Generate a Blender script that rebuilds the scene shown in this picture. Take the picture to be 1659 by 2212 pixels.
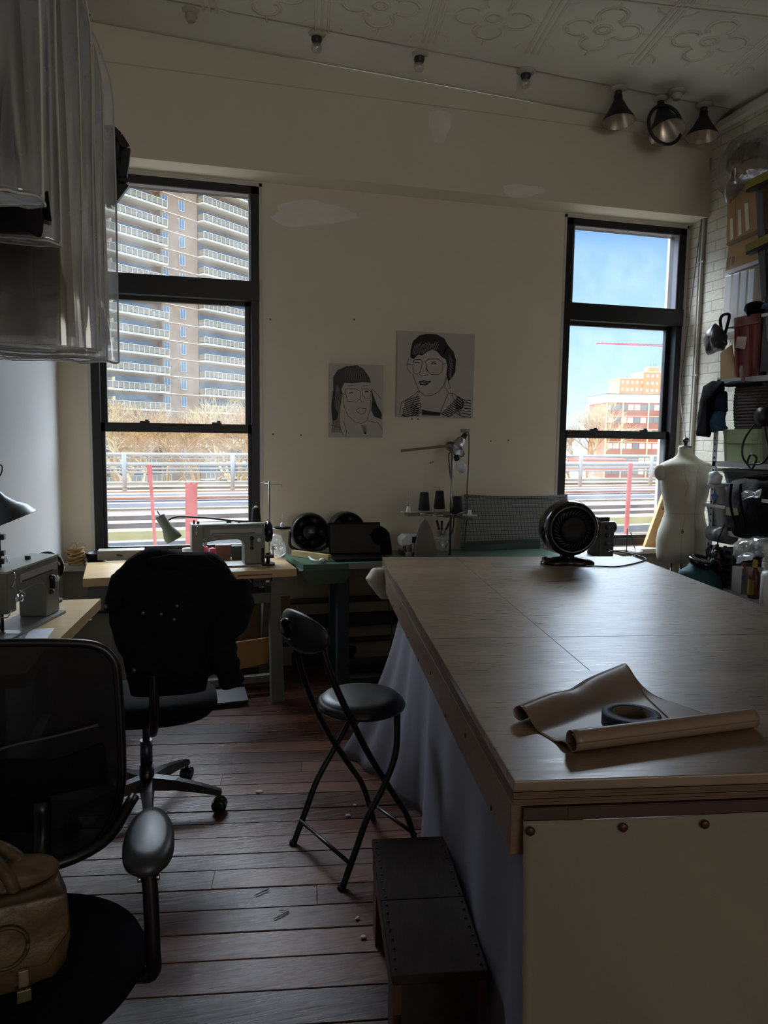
import bpy, bmesh, math, random
from mathutils import Vector, Matrix, noise
R = math.radians; PI = math.pi
for o in list(bpy.data.objects): bpy.data.objects.remove(o)
S = bpy.context.scene; C = S.collection

# ---------------------------------------------------------------- camera
FPX, CX, CY, EYE = 1600.0, 829.5, 1106.0, 1.53
_y, _p, _r = R(14.9), R(5.85), 0.0137
FW = Vector((math.sin(_y)*math.cos(_p), math.cos(_y)*math.cos(_p), -math.sin(_p)))
_r0 = Vector((math.cos(_y), -math.sin(_y), 0)); _u0 = _r0.cross(FW)
RT = _r0*math.cos(_r) + _u0*math.sin(_r); UP = -_r0*math.sin(_r) + _u0*math.cos(_r)
CAM = Vector((0, 0, EYE))
cd = bpy.data.cameras.new('camera'); cam = bpy.data.objects.new('camera', cd); C.objects.link(cam)
m = Matrix.Identity(4)
for i in range(3): m[i][0], m[i][1], m[i][2], m[i][3] = RT[i], UP[i], -FW[i], CAM[i]
cam.matrix_world = m
cd.sensor_fit = 'HORIZONTAL'; cd.sensor_width = 36; cd.lens = 36*FPX/1659; cd.clip_start = .05; cd.clip_end = 2000
S.camera = cam
def ray(x, y): return FW + RT*((x-CX)/FPX) - UP*((y-CY)/FPX)
def onz(x, y, z): d = ray(x, y); return CAM + d*((z-EYE)/d.z)
def ony(x, y, Y): d = ray(x, y); return CAM + d*(Y/d.y)
def onx(x, y, X): d = ray(x, y); return CAM + d*(X/d.x)

# ---------------------------------------------------------------- light
S.view_settings.view_transform = 'Standard'; S.view_settings.look = 'None'
S.view_settings.exposure = 0.0; S.view_settings.gamma = 1.0; S.view_settings.use_curve_mapping = False
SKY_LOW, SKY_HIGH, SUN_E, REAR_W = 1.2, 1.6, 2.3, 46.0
SKY_FILL = 20.0        # added glow in the unseen upper sky, brightens the room through the windows
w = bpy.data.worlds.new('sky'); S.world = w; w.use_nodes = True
nt = w.node_tree; nt.nodes.clear()
out = nt.nodes.new('ShaderNodeOutputWorld'); bg = nt.nodes.new('ShaderNodeBackground')
tc = nt.nodes.new('ShaderNodeTexCoord'); sp = nt.nodes.new('ShaderNodeSeparateXYZ'); cr = nt.nodes.new('ShaderNodeValToRGB')
nt.links.new(tc.outputs['Generated'], sp.inputs[0]); nt.links.new(sp.outputs['Z'], cr.inputs[0])
nt.links.new(cr.outputs[0], bg.inputs['Color'])
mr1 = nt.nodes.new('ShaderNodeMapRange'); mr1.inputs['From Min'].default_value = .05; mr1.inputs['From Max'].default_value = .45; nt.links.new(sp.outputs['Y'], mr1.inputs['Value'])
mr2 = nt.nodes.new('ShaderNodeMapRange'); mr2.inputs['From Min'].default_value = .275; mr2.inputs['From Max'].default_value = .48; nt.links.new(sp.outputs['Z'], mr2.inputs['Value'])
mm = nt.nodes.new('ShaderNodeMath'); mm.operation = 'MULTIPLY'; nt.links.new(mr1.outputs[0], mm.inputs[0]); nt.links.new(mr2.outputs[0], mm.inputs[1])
m3 = nt.nodes.new('ShaderNodeMath'); m3.operation = 'MULTIPLY'; m3.inputs[1].default_value = SKY_FILL; nt.links.new(mm.outputs[0], m3.inputs[0])
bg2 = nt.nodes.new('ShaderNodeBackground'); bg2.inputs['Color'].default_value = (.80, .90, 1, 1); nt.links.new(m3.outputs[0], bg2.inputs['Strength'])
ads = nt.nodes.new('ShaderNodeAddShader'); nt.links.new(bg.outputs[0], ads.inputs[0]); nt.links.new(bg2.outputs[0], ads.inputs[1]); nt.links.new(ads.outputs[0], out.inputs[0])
el = cr.color_ramp.elements
el[0].position = 0.0; el[0].color = (.80, .92, 1.0, 1)
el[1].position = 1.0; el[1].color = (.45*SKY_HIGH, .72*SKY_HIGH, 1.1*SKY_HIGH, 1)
e = el.new(.10); e.color = (.48, .76, .98, 1)
e = el.new(.26); e.color = (.235, .49, .87, 1)
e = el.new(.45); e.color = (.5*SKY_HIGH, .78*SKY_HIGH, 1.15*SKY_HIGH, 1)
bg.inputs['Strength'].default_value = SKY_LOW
sl = bpy.data.lights.new('sun', 'SUN'); sl.energy = SUN_E; sl.angle = R(.6); sl.color = (1, .92, .78)
sun = bpy.data.objects.new('sun', sl); C.objects.link(sun)
sun.rotation_euler = Vector((.45, .75, -.5)).to_track_quat('-Z', 'Y').to_euler()
def area(name, loc, d, sx, sy, power, col, portal=False):
    l = bpy.data.lights.new(name, 'AREA'); l.shape = 'RECTANGLE'; l.size = sx; l.size_y = sy; l.energy = power; l.color = col
    if portal: l.cycles.is_portal = True
    o = bpy.data.objects.new(name, l); C.objects.link(o); o.location = loc
    o.rotation_euler = Vector(d).to_track_quat('-Z', 'Y').to_euler(); return o
area('portal_west', (-.05, 5.0, 1.92), (0, -1, 0), 1.05, 2.4, 1, (1, 1, 1), True)
area('portal_east', (3.08, 5.0, 1.92), (0, -1, 0), 1.05, 2.4, 1, (1, 1, 1), True)
area('rear_fill', (1.5, -4.35, 1.95), (0, 1, 0), 2.6, 1.9, REAR_W, (1.0, .955, .87))  # added fill lamp behind the camera, no known source there

# ---------------------------------------------------------------- helpers
def lin(c): 
    c = c/255.0
    return c/12.92 if c <= .04045 else ((c+.055)/1.055)**2.4
MATS = {}
def mat(name, rgb, rough=.6, metal=0., spec=.5, var=0., vs=8., bump=0., bs=60., stretch=(1, 1, 1), coat=0., sheen=0., rv=0.):
    if name in MATS: return MATS[name]
    m = bpy.data.materials.new(name); m.use_nodes = True; MATS[name] = m
    n = m.node_tree.nodes; L = m.node_tree.links; b = n['Principled BSDF']
    col = (lin(rgb[0]), lin(rgb[1]), lin(rgb[2]), 1)
    b.inputs['Base Color'].default_value = col; b.inputs['Roughness'].default_value = rough
    b.inputs['Metallic'].default_value = metal; b.inputs['Specular IOR Level'].default_value = spec
    b.inputs['Coat Weight'].default_value = coat; b.inputs['Sheen Weight'].default_value = sheen
    t = n.new('ShaderNodeTexCoord'); mp = n.new('ShaderNodeMapping'); mp.inputs['Scale'].default_value = stretch
    L.new(t.outputs['Object'], mp.inputs[0])
    v = var if var else .06
    nz = n.new('ShaderNodeTexNoise'); nz.inputs['Scale'].default_value = vs; nz.inputs['Detail'].default_value = 5
    L.new(mp.outputs[0], nz.inputs['Vector'])
    r = n.new('ShaderNodeValToRGB'); r.color_ramp.elements[0].position = .3; r.color_ramp.elements[1].position = .7
    r.color_ramp.elements[0].color = tuple(c*(1-v) for c in col[:3])+(1,)
    r.color_ramp.elements[1].color = tuple(min(1, c*(1+v)) for c in col[:3])+(1,)
    L.new(nz.outputs['Fac'], r.inputs[0]); L.new(r.outputs[0], b.inputs['Base Color'])
    if rv:
        mr = n.new('ShaderNodeMapRange'); mr.inputs['To Min'].default_value = max(.03, rough-rv); mr.inputs['To Max'].default_value = min(1, rough+rv)
        L.new(nz.outputs['Fac'], mr.inputs['Value']); L.new(mr.outputs[0], b.inputs['Roughness'])
    if bump:
        bn = n.new('ShaderNodeTexNoise'); bn.inputs['Scale'].default_value = bs; bn.inputs['Detail'].default_value = 4
        L.new(mp.outputs[0], bn.inputs['Vector'])
        bb = n.new('ShaderNodeBump'); bb.inputs['Strength'].default_value = bump; bb.inputs['Distance'].default_value = .01
        L.new(bn.outputs['Fac'], bb.inputs['Height']); L.new(bb.outputs[0], b.inputs['Normal'])
    return m
def clearmat(name, transp, tint=(1, 1, 1), diff=(.8, .82, .85), rough=.15, gloss=.12, streak=0., back=.5):
    """see-through film or glass: transparent + dusty translucent + gloss"""
    m = bpy.data.materials.new(name); m.use_nodes = True; MATS[name] = m
    n = m.node_tree.nodes; L = m.node_tree.links; n.clear()
    o = n.new('ShaderNodeOutputMaterial'); t = n.new('ShaderNodeBsdfTransparent'); t.inputs[0].default_value = (*tint, 1)
    tr = n.new('ShaderNodeBsdfTranslucent'); tr.inputs[0].default_value = (*diff, 1)
    df = n.new('ShaderNodeBsdfDiffuse'); df.inputs[0].default_value = (*diff, 1)
    g = n.new('ShaderNodeBsdfGlossy'); g.inputs['Roughness'].default_value = rough; g.inputs[0].default_value = (.9, .9, .9, 1)
    a = n.new('ShaderNodeMixShader'); a.inputs[0].default_value = 1-back
    L.new(tr.outputs[0], a.inputs[1]); L.new(df.outputs[0], a.inputs[2])
    b = n.new('ShaderNodeMixShader'); b.inputs[0].default_value = 1-transp
    if streak:
        tc = n.new('ShaderNodeTexCoord'); nz = n.new('ShaderNodeTexNoise'); nz.inputs['Scale'].default_value = 7; nz.inputs['Detail'].default_value = 6
        mr = n.new('ShaderNodeMapRange'); mr.inputs['From Min'].default_value = .35; mr.inputs['From Max'].default_value = .7
        mr.inputs['To Min'].default_value = max(0, 1-transp-streak); mr.inputs['To Max'].default_value = min(1, 1-transp+streak)
        L.new(tc.outputs['Object'], nz.inputs['Vector']); L.new(nz.outputs['Fac'], mr.inputs['Value']); L.new(mr.outputs[0], b.inputs[0])
    L.new(t.outputs[0], b.inputs[1]); L.new(a.outputs[0], b.inputs[2])
    c = n.new('ShaderNodeMixShader'); c.inputs[0].default_value = gloss
    L.new(b.outputs[0], c.inputs[1]); L.new(g.outputs[0], c.inputs[2]); L.new(c.outputs[0], o.inputs[0])
    return m

def V(*a): return Vector(a)
def wm(o):
    M = o.matrix_basis.copy(); p = o.parent
    while p: M = p.matrix_basis @ M; p = p.parent
    return M
def frame(d):
    d = Vector(d).normalized(); a = Vector((0, 0, 1)) if abs(d.z) < .95 else Vector((1, 0, 0))
    x = a.cross(d).normalized(); return x, d.cross(x)
class MB:
    def __init__(s): s.b = bmesh.new(); s.mi = 0
    def _f(s, vs):
        try: f = s.b.faces.new(vs); f.material_index = s.mi; return f
        except ValueError: return None
    def box(s, c, d, rz=0, rot=None, bev=0, taper=1.0):
        M = Matrix.Translation(Vector(c)) @ (rot.to_4x4() if rot else Matrix.Rotation(rz, 4, 'Z'))
        v = []
        for k in (-1, 1):
            t = taper if k == -1 else 1
            for (i, j) in ((-1, -1), (1, -1), (1, 1), (-1, 1)): v.append(s.b.verts.new(M @ Vector((i*d[0]/2*t, j*d[1]/2*t, k*d[2]/2))))
        fs = [s._f([v[i] for i in q]) for q in ((3, 2, 1, 0), (4, 5, 6, 7), (0, 1, 5, 4), (1, 2, 6, 5), (2, 3, 7, 6), (3, 0, 4, 7))]
        if bev:
            es = {e for f in fs for e in f.edges}
            r = bmesh.ops.bevel(s.b, geom=list(es), offset=bev, segments=2, affect='EDGES', profile=.7)
            for f in r['faces']: f.material_index = s.mi
        return s
    def span(s, a, b, bev=0): 
        return s.box([(a[i]+b[i])/2 for i in range(3)], [abs(b[i]-a[i]) for i in range(3)], bev=bev)
    def bar(s, a, b, w, h, up=None):
        """rectangular bar from a to b, w across, h high"""
        a, b = Vector(a), Vector(b); d = (b-a).normalized(); u = Vector(up) if up else (Vector((0, 0, 1)) if abs(d.z) < .95 else Vector((0, 1, 0)))
        x = d.cross(u).normalized(); z = x.cross(d); v = []
        for p in (a, b):
            for (i, j) in ((-1, -1), (1, -1), (1, 1), (-1, 1)): v.append(s.b.verts.new(p + x*i*w/2 + z*j*h/2))
        for q in ((3, 2, 1, 0), (4, 5, 6, 7), (0, 1, 5, 4), (1, 2, 6, 5), (2, 3, 7, 6), (3, 0, 4, 7)): s._f([v[i] for i in q])
        return s
    def tube(s, pts, r, n=8, cap=True, smooth=True):
        pts = [Vector(p) for p in pts]; rs = r if isinstance(r, (list, tuple)) else [r]*len(pts); rings = []
        d0 = (pts[1]-pts[0]).normalized(); x, y = frame(d0)
        for i, p in enumerate(pts):
            d = ((pts[min(i+1, len(pts)-1)]-pts[max(i-1, 0)])).normalized()
            x = (x - d*x.dot(d)); x = x.normalized() if x.length > 1e-6 else frame(d)[0]; y = d.cross(x)
            rings.append([s.b.verts.new(p + (x*math.cos(2*PI*k/n) + y*math.sin(2*PI*k/n))*rs[i]) for k in range(n)])
        for i in range(len(rings)-1):
            for k in range(n):
                f = s._f([rings[i][k], rings[i][(k+1) % n], rings[i+1][(k+1) % n], rings[i+1][k]])
                if f: f.smooth = smooth
        if cap: s._f(rings[0][::-1]); s._f(rings[-1])
        return s
    def cyl(s, a, b, r, r2=None, n=20): return s.tube([a, b], [r, r if r2 is None else r2], n)
    def lathe(s, prof, org=(0, 0, 0), axis=(0, 0, 1), n=28, sx=1., sy=1.):
        """prof: list of (radius, height along axis)"""
        x, y = frame(axis); d = Vector(axis).normalized(); o = Vector(org); rings = []
        for (r, h) in prof:
            if r < 1e-5: rings.append([s.b.verts.new(o + d*h)])
            else: rings.append([s.b.verts.new(o + d*h + x*(r*sx*math.cos(2*PI*k/n)) + y*(r*sy*math.sin(2*PI*k/n))) for k in range(n)])
        for i in range(len(rings)-1):
            A, B = rings[i], rings[i+1]
            for k in range(n):
                k2 = (k+1) % n
                if len(A) == 1 and len(B) == 1: continue
                if len(A) == 1: f = s._f([A[0], B[k2], B[k]])
                elif len(B) == 1: f = s._f([A[k], A[k2], B[0]])
                else: f = s._f([A[k], A[k2], B[k2], B[k]])
                if f: f.smooth = True
        return s
    def rings(s, rl, closed=True, cap=True):
        """loft through rings of points"""
        R_ = [[s.b.verts.new(Vector(p)) for p in r] for r in rl]; n = len(R_[0])
        for i in range(len(R_)-1):
            for k in range(n if closed else n-1):
                f = s._f([R_[i][k], R_[i][(k+1) % n], R_[i+1][(k+1) % n], R_[i+1][k]])
                if f: f.smooth = True
        if cap and closed: s._f(R_[0][::-1]); s._f(R_[-1])
        return s
    def grid(s, fn, nu, nv):
        vs = [[s.b.verts.new(Vector(fn(i/nu, j/nv))) for j in range(nv+1)] for i in range(nu+1)]
        for i in range(nu):
            for j in range(nv):
                f = s._f([vs[i][j], vs[i+1][j], vs[i+1][j+1], vs[i][j+1]])
                if f: f.smooth = True
        return s
    def prism(s, pts, dvec):
        """polygon extruded by dvec"""
        a = [s.b.verts.new(Vector(p)) for p in pts]; b = [s.b.verts.new(Vector(p)+Vector(dvec)) for p in pts]; n = len(a)
        s._f(a[::-1]); s._f(b)
        for k in range(n): s._f([a[k], a[(k+1) % n], b[(k+1) % n], b[k]])
        return s
    def poly(s, pts): s._f([s.b.verts.new(Vector(p)) for p in pts]); return s
    def ribbon(s, pts, w, nrm):
        nrm = Vector(nrm); pts = [Vector(p) for p in pts]; prev = None
        for i, p in enumerate(pts):
            d = (pts[min(i+1, len(pts)-1)]-pts[max(i-1, 0)]).normalized(); x = nrm.cross(d).normalized()*w/2
            cur = (s.b.verts.new(p-x), s.b.verts.new(p+x))
            if prev: s._f([prev[0], cur[0], cur[1], prev[1]])
            prev = cur
        return s
    def ball(s, c, r, n=16, sz=1.): 
        return s.lathe([(r*math.sin(PI*i/10), -r*sz*math.cos(PI*i/10)) for i in range(11)], c, n=n)
    def puff(s, outline, nrm, depth, amp=.01, freq=6., seed=0, N=56, smooth=True, back=1.0):
        """inflated closed shape from a star-shaped outline (crumpled cloth, bags, cushions)"""
        o = [Vector(p) for p in outline]; n = len(o); c = sum(o, Vector())/n
        seg = [(o[(i+1) % n]-o[i]).length for i in range(n)]; T = sum(seg); res = []
        i = 0; acc = 0
        for k in range(N):
            t = T*k/N
            while acc+seg[i] < t: acc += seg[i]; i += 1
            res.append(o[i].lerp(o[(i+1) % n], (t-acc)/seg[i]))
        nrm = Vector(nrm).normalized()
        def dis(p, a): 
            q = p*freq + Vector((seed*3.1, seed*1.7, seed))
            return Vector((noise.noise(q), noise.noise(q+Vector((7, 0, 0))), noise.noise(q+Vector((0, 9, 0)))))*a
        rl = []
        for side, dp in ((1, depth), (-1, depth*back)):
            rr = []
            for sc in (1.0, .97, .9, .78, .62, .42, .2):
                th = dp*math.sqrt(max(0, 1-sc**2.4))*side
                rr.append([c.lerp(p, sc)+nrm*th + dis(c.lerp(p, sc)+nrm*side*.1, amp) for p in res])
            if side == 1: rl += rr[::-1]
            else:
                rl += rr[1:]
        s.rings(rl)
        return s
    def build(s, name, m, parent=None, world=False, smooth=None, label=None, sub=0):
        me = bpy.data.meshes.new(name)
        bmesh.ops.recalc_face_normals(s.b, faces=s.b.faces[:])
        s.b.to_mesh(me); s.b.free()
        for mm in (m if isinstance(m, (list, tuple)) else [m]): me.materials.append(mm)
        o = bpy.data.objects.new(name, me); C.objects.link(o)
        if parent:
            o.parent = parent
            if world: me.transform(wm(parent).inverted())
        if smooth is not None: 
            for p in me.polygons: p.use_smooth = smooth
        if sub:
            md = o.modifiers.new('s', 'SUBSURF'); md.levels = sub; md.render_levels = sub
        if label: o['label'] = label
        return o
def tag(o, label, cat, group=None, kind=None):
    o['label'] = label; o['category'] = cat
    if group: o['group'] = group
    if kind: o['kind'] = kind
    return o
def thing(name, label, cat, loc=(0, 0, 0), rz=0, group=None):
    o = bpy.data.objects.new(name, None); C.objects.link(o); o.location = loc; o.rotation_euler = (0, 0, rz); o.empty_display_size = .05
    return tag(o, label, cat, group)
def dup(root, loc=None, rz=None, label=None, par=None):
    r = root.copy(); C.objects.link(r)
    if par is not None: r.parent = par
    if loc is not None: r.location = loc
    if rz is not None: r.rotation_euler = (0, 0, rz)
    if label: r['label'] = label
    for ch in list(root.children): dup(ch, par=r)
    return r
def struct(o): o['kind'] = 'structure'; return o
def one(mb, name, m, label, cat, group=None, **k):
    """a thing that is a single mesh, in world coordinates, origin moved to its base"""
    bb = [v.co for v in mb.b.verts]; lo = Vector((min(v.x for v in bb), min(v.y for v in bb), min(v.z for v in bb))); hi = Vector((max(v.x for v in bb), max(v.y for v in bb), 0))
    org = Vector(((lo.x+hi.x)/2, (lo.y+hi.y)/2, lo.z))
    for v in mb.b.verts: v.co -= org
    o = mb.build(name, m, **k); o.location = org
    return tag(o, label, cat, group)
def curve(pts, n=8):
    """Catmull-Rom through points"""
    P = [Vector(p) for p in pts]; P = [P[0]*2-P[1]]+P+[P[-1]*2-P[-2]]; o = []
    for i in range(1, len(P)-2):
        for k in range(n):
            t = k/n; a, b, c, d = P[i-1:i+3]
            o.append(.5*((2*b)+(c-a)*t+(2*a-5*b+4*c-d)*t*t+(3*b-a-3*c+d)*t**3))
    return o+[P[-2]]
# ---------------------------------------------------------------- materials
WALL = mat('cream_wall_paint', (214, 206, 188), .75, var=.03, vs=1.3, bump=.08, bs=25)
LWALL = mat('white_wall_paint', (206, 206, 206), .5, var=.03, vs=1.5, bump=.05, bs=20)
CEIL = mat('tin_ceiling_paint', (214, 211, 200), .55, var=.06, vs=2.5, bump=.1, bs=12)
BLK = mat('black_window_metal', (20, 21, 24), .45, spec=.4)
GLASS = clearmat('dusty_window_glass', .955, diff=(.9, .9, .9), rough=.05, gloss=.02, streak=.02)
BLACKP = mat('black_plastic', (13, 13, 15), .32, var=.1)
BLACKG = mat('black_gloss_plastic', (9, 9, 11), .16)
BLACKM = mat('black_enamel_tube', (12, 13, 15), .38)
BLACKF = mat('black_fabric', (10, 10, 12), .95, spec=.15, var=.15, vs=40, bump=.3, bs=300)
DENIM = mat('black_denim', (19, 20, 24), .95, spec=.12, var=.2, vs=20, bump=.3, bs=400)
CHROME = mat('chrome', (190, 192, 196), .22, metal=1)
STEEL = mat('brushed_steel', (140, 142, 145), .35, metal=1, var=.1)
ALU = mat('spun_aluminium', (185, 188, 192), .3, metal=1, var=.08, vs=20)
WHITEP = mat('white_plastic', (205, 208, 210), .4)
GREY = mat('machine_grey_enamel', (112, 112, 104), .35, var=.06)
GREYL = mat('machine_light_panel', (150, 150, 142), .35)
DGREY = mat('dark_grey_metal', (48, 50, 52), .45, var=.1)
RED = mat('red_paint', (178, 58, 48), .5, var=.1)

# ---------------------------------------------------------------- room
XL, XR, YB, YR = -.745, 3.59, 4.86, -4.5
ROT = R(-9.2)                     # floor boards, table and ceiling grid against the window wall
PD = Vector((math.cos(ROT), math.sin(ROT), 0)); PN = Vector((-math.sin(ROT), math.cos(ROT), 0))   # along / across the boards
W1, W2 = (-.56, .455), (2.59, 3.56); WZ0, WZ1 = .74, 3.07
T = .22
b = MB()
def wp(x0, x1, z0, z1): b.span((x0, YB, z0), (x1, YB+T, z1))
wp(XL-.2, W1[0], 0, 4); wp(W1[1], W2[0], 0, 4); wp(W2[1], XR+.2, 0, 4)
for W in (W1, W2): wp(W[0], W[1], 0, WZ0); wp(W[0], W[1], WZ1, 4)
n = mat('wall_patched', (214, 206, 188), .75, var=.03, vs=1.3, bump=.08, bs=25)
o = struct(b.build('wall_back', WALL))
def ceil_z(x, y=4.6): return 3.815-.036*(x-1.5)
# soffit above the windows: front board and underside
b = MB(); y0 = YB-.2
b.rings([[(x, y0, 3.10), (x, YB, 3.10), (x, YB, 3.9), (x, y0, 3.9)] for x in (XL, XR)])
o = struct(b.build('trim_soffit', WALL, smooth=False))
b = MB()
b.span((XL, y0-.006, 3.6), (XR, y0, 3.604)); 
struct(b.build('trim_joint_line', mat('pale_bead', (196, 188, 170), .7)))
# cornice
b = MB()
cp = [(0, -.085), (-.03, -.082), (-.07, -.065), (-.12, -.035), (-.17, -.008), (-.2, .0), (-.215, .0), (-.215, .03), (0, .03)]
b.rings([[(x, y0+p[0], ceil_z(x)+p[1]) for p in cp] for x in (XL, XR)])
struct(b.build('trim_cornice', CEIL, smooth=True))
# ceiling slab with tin relief
b = MB()
b.rings([[(x, YR-.2, ceil_z(x)), (x, YB+.2, ceil_z(x)), (x, YB+.2, ceil_z(x)+.2), (x, YR-.2, ceil_z(x)+.2)] for x in (XL-.2, XR+.2)])
struct(b.build('ceiling', CEIL, smooth=False))
b = MB(); TS = .62
O = onz(915, 90, 3.8); 
def cpt(u, v):
    p = Vector((O.x, O.y, 0)) + PD*u + PN*v
    return p
def ridge(pts, w=.012, h=.007):
    q = []
    for p in pts:
        if p.x < XL+.02 or p.x > XR-.02: return
        q.append(Vector((p.x, p.y, ceil_z(p.x)-.001)))
    b.tube(q, w/2+.002, 5)
def cline(u0, v0, u1, v1, w=.012):
    k = 8; ridge([cpt(u0+(u1-u0)*i/k, v0+(v1-v0)*i/k) for i in range(k+1)], w)
for i in range(-5, 6):
    for j in range(-5, 0):
        u, v = i*TS, j*TS+.04
        for d in (0, .035, .07): cline(u+d, v, u+d, v+TS)
        for d in (.0, .035): cline(u, v+d, u+TS, v+d)
        cx, cy = u+TS/2+.035, v+TS/2
        for q in range(4):      # quatrefoil lobes
            a0 = q*PI/2; ex, ey = math.cos(a0), math.sin(a0)
            for rr in (.085, .066):
                ridge([cpt(cx+ex*.135+rr*math.cos(a0+t), cy+ey*.135+rr*math.sin(a0+t)) for t in [(-2.3+4.6*k/14) for k in range(15)]], .009)
            px, py = -ey, ex
            cline(cx+ex*.2, cy+ey*.2, cx+ex*.27, cy+ey*.27, .01)
        for rr in (.05, .03): ridge([cpt(cx+rr*math.cos(2*PI*k/16), cy+rr*math.sin(2*PI*k/16)) for k in range(17)], .009)
        for sx in (-1, 1):
            for sy in (-1, 1):
                ridge([cpt(cx+sx*(.27-.07*math.cos(t)), cy+sy*(.27-.07*math.sin(t))) for t in [PI/2*k/6 for k in range(7)]], .009)
struct(b.build('trim_tin_relief', CEIL))
b = MB(); cline(-2.8, .06, 2.9, .06, .006); cline(-2.8, .10, 2.9, .10, .004)
struct(b.build('trim_ceiling_seam', mat('seam_dark', (70, 68, 62), .8)))
# left wall, right brick wall, rear wall
b = MB(); b.span((XL-.2, YR-.2, 0), (XL, YB+.2, 4)); struct(b.build('wall_left', LWALL))
def brick_mat():
    m = mat('painted_brick', (205, 198, 182), .6, var=.08, vs=6, bump=.35, bs=40)
    n = m.node_tree.nodes; L = m.node_tree.links; bs = n['Principled BSDF']
    t = n.new('ShaderNodeTexCoord'); s = n.new('ShaderNodeSeparateXYZ'); c = n.new('ShaderNodeCombineXYZ')
    L.new(t.outputs['Object'], s.inputs[0]); ad = n.new('ShaderNodeMath'); ad.operation = 'ADD'
    L.new(s.outputs['Y'], ad.inputs[0]); L.new(s.outputs['X'], ad.inputs[1]); L.new(ad.outputs[0], c.inputs[0]); L.new(s.outputs['Z'], c.inputs[1])
    nz = n.new('ShaderNodeTexNoise'); nz.inputs['Scale'].default_value = 9
    vm = n.new('ShaderNodeVectorMath'); vm.operation = 'MULTIPLY_ADD'; vm.inputs[1].default_value = (.04, .04, .04)
    L.new(nz.outputs['Color'], vm.inputs[0]); L.new(c.outputs[0], vm.inputs[2])
    br = n.new('ShaderNodeTexBrick'); br.inputs['Scale'].default_value = 1; br.inputs['Brick Width'].default_value = .21
    br.inputs['Row Height'].default_value = .07; br.inputs['Mortar Size'].default_value = .006; br.inputs['Mortar Smooth'].default_value = .6
    br.inputs['Color1'].default_value = (1, 1, 1, 1); br.inputs['Color2'].default_value = (.92, .92, .92, 1); br.inputs['Mortar'].default_value = (.60, .58, .54, 1)
    L.new(vm.outputs[0], br.inputs['Vector'])
    mx = n.new('ShaderNodeMix'); mx.data_type = 'RGBA'; mx.blend_type = 'MULTIPLY'; mx.inputs[0].default_value = .8
    old = bs.inputs['Base Color'].links[0].from_socket
    L.new(old, mx.inputs[6]); L.new(br.outputs['Color'], mx.inputs[7]); L.new(mx.outputs[2], bs.inputs['Base Color'])
    bp = n.new('ShaderNodeBump'); bp.inputs['Strength'].default_value = .5; bp.inputs['Distance'].default_value = .008
    ob = bs.inputs['Normal'].links[0].from_node; L.new(ob.outputs[0], bp.inputs['Normal'])
    L.new(br.outputs['Color'], bp.inputs['Height']); L.new(bp.outputs[0], bs.inputs['Normal'])
    return m
BRICK = brick_mat()
b = MB(); b.span((XR, YR-.2, 0), (XR+.2, YB+.2, 4)); struct(b.build('wall_right', BRICK))
b = MB(); b.span((XL, YR-.2, 0), (.1, YR, 4)); b.span((2.9, YR-.2, 0), (XR, YR, 4)); b.span((.1, YR-.2, 0), (2.9, YR, .9)); b.span((.1, YR-.2, 2.95), (2.9, YR, 4))
struct(b.build('wall_rear', WALL))
b = MB(); b.span((.1, YR-.12, .9), (2.9, YR-.1, 2.95))
struct(b.build('trim_added_rear_panel', mat('rear_panel_matte', (200, 200, 190), .9)))  # made-up panel closing the rear opening, added to go with the fill lamp
# lower part of the window wall: painted brick and a ledge
b = MB(); b.span((XL, YB-.05, 0), (XR, YB, .70)); struct(b.build('trim_lower_brick', mat('lower_brick', (150, 142, 122), .7, var=.12, vs=3, bump=.3, bs=18)))
b = MB(); b.span((XL, YB-.17, .70), (XR, YB+.0, .735), bev=.006); struct(b.build('trim_ledge', mat('worn_ledge_paint', (176, 168, 150), .6, var=.15, vs=6)))
b = MB()
for z, r in ((.44, .02), (.16, .02)): b.tube([(XL+.02, YB-.09, z), (2.4, YB-.09, z+.0)], r, 8)
struct(b.build('trim_heating_pipes', mat('dark_pipe', (52, 50, 46), .6)))
b = MB(); b.span((.75, YB-.12, .26), (2.6, YB-.05, .34)); struct(b.build('baseboard_back', mat('dark_rail_wood', (28, 30, 32), .6)))

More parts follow.
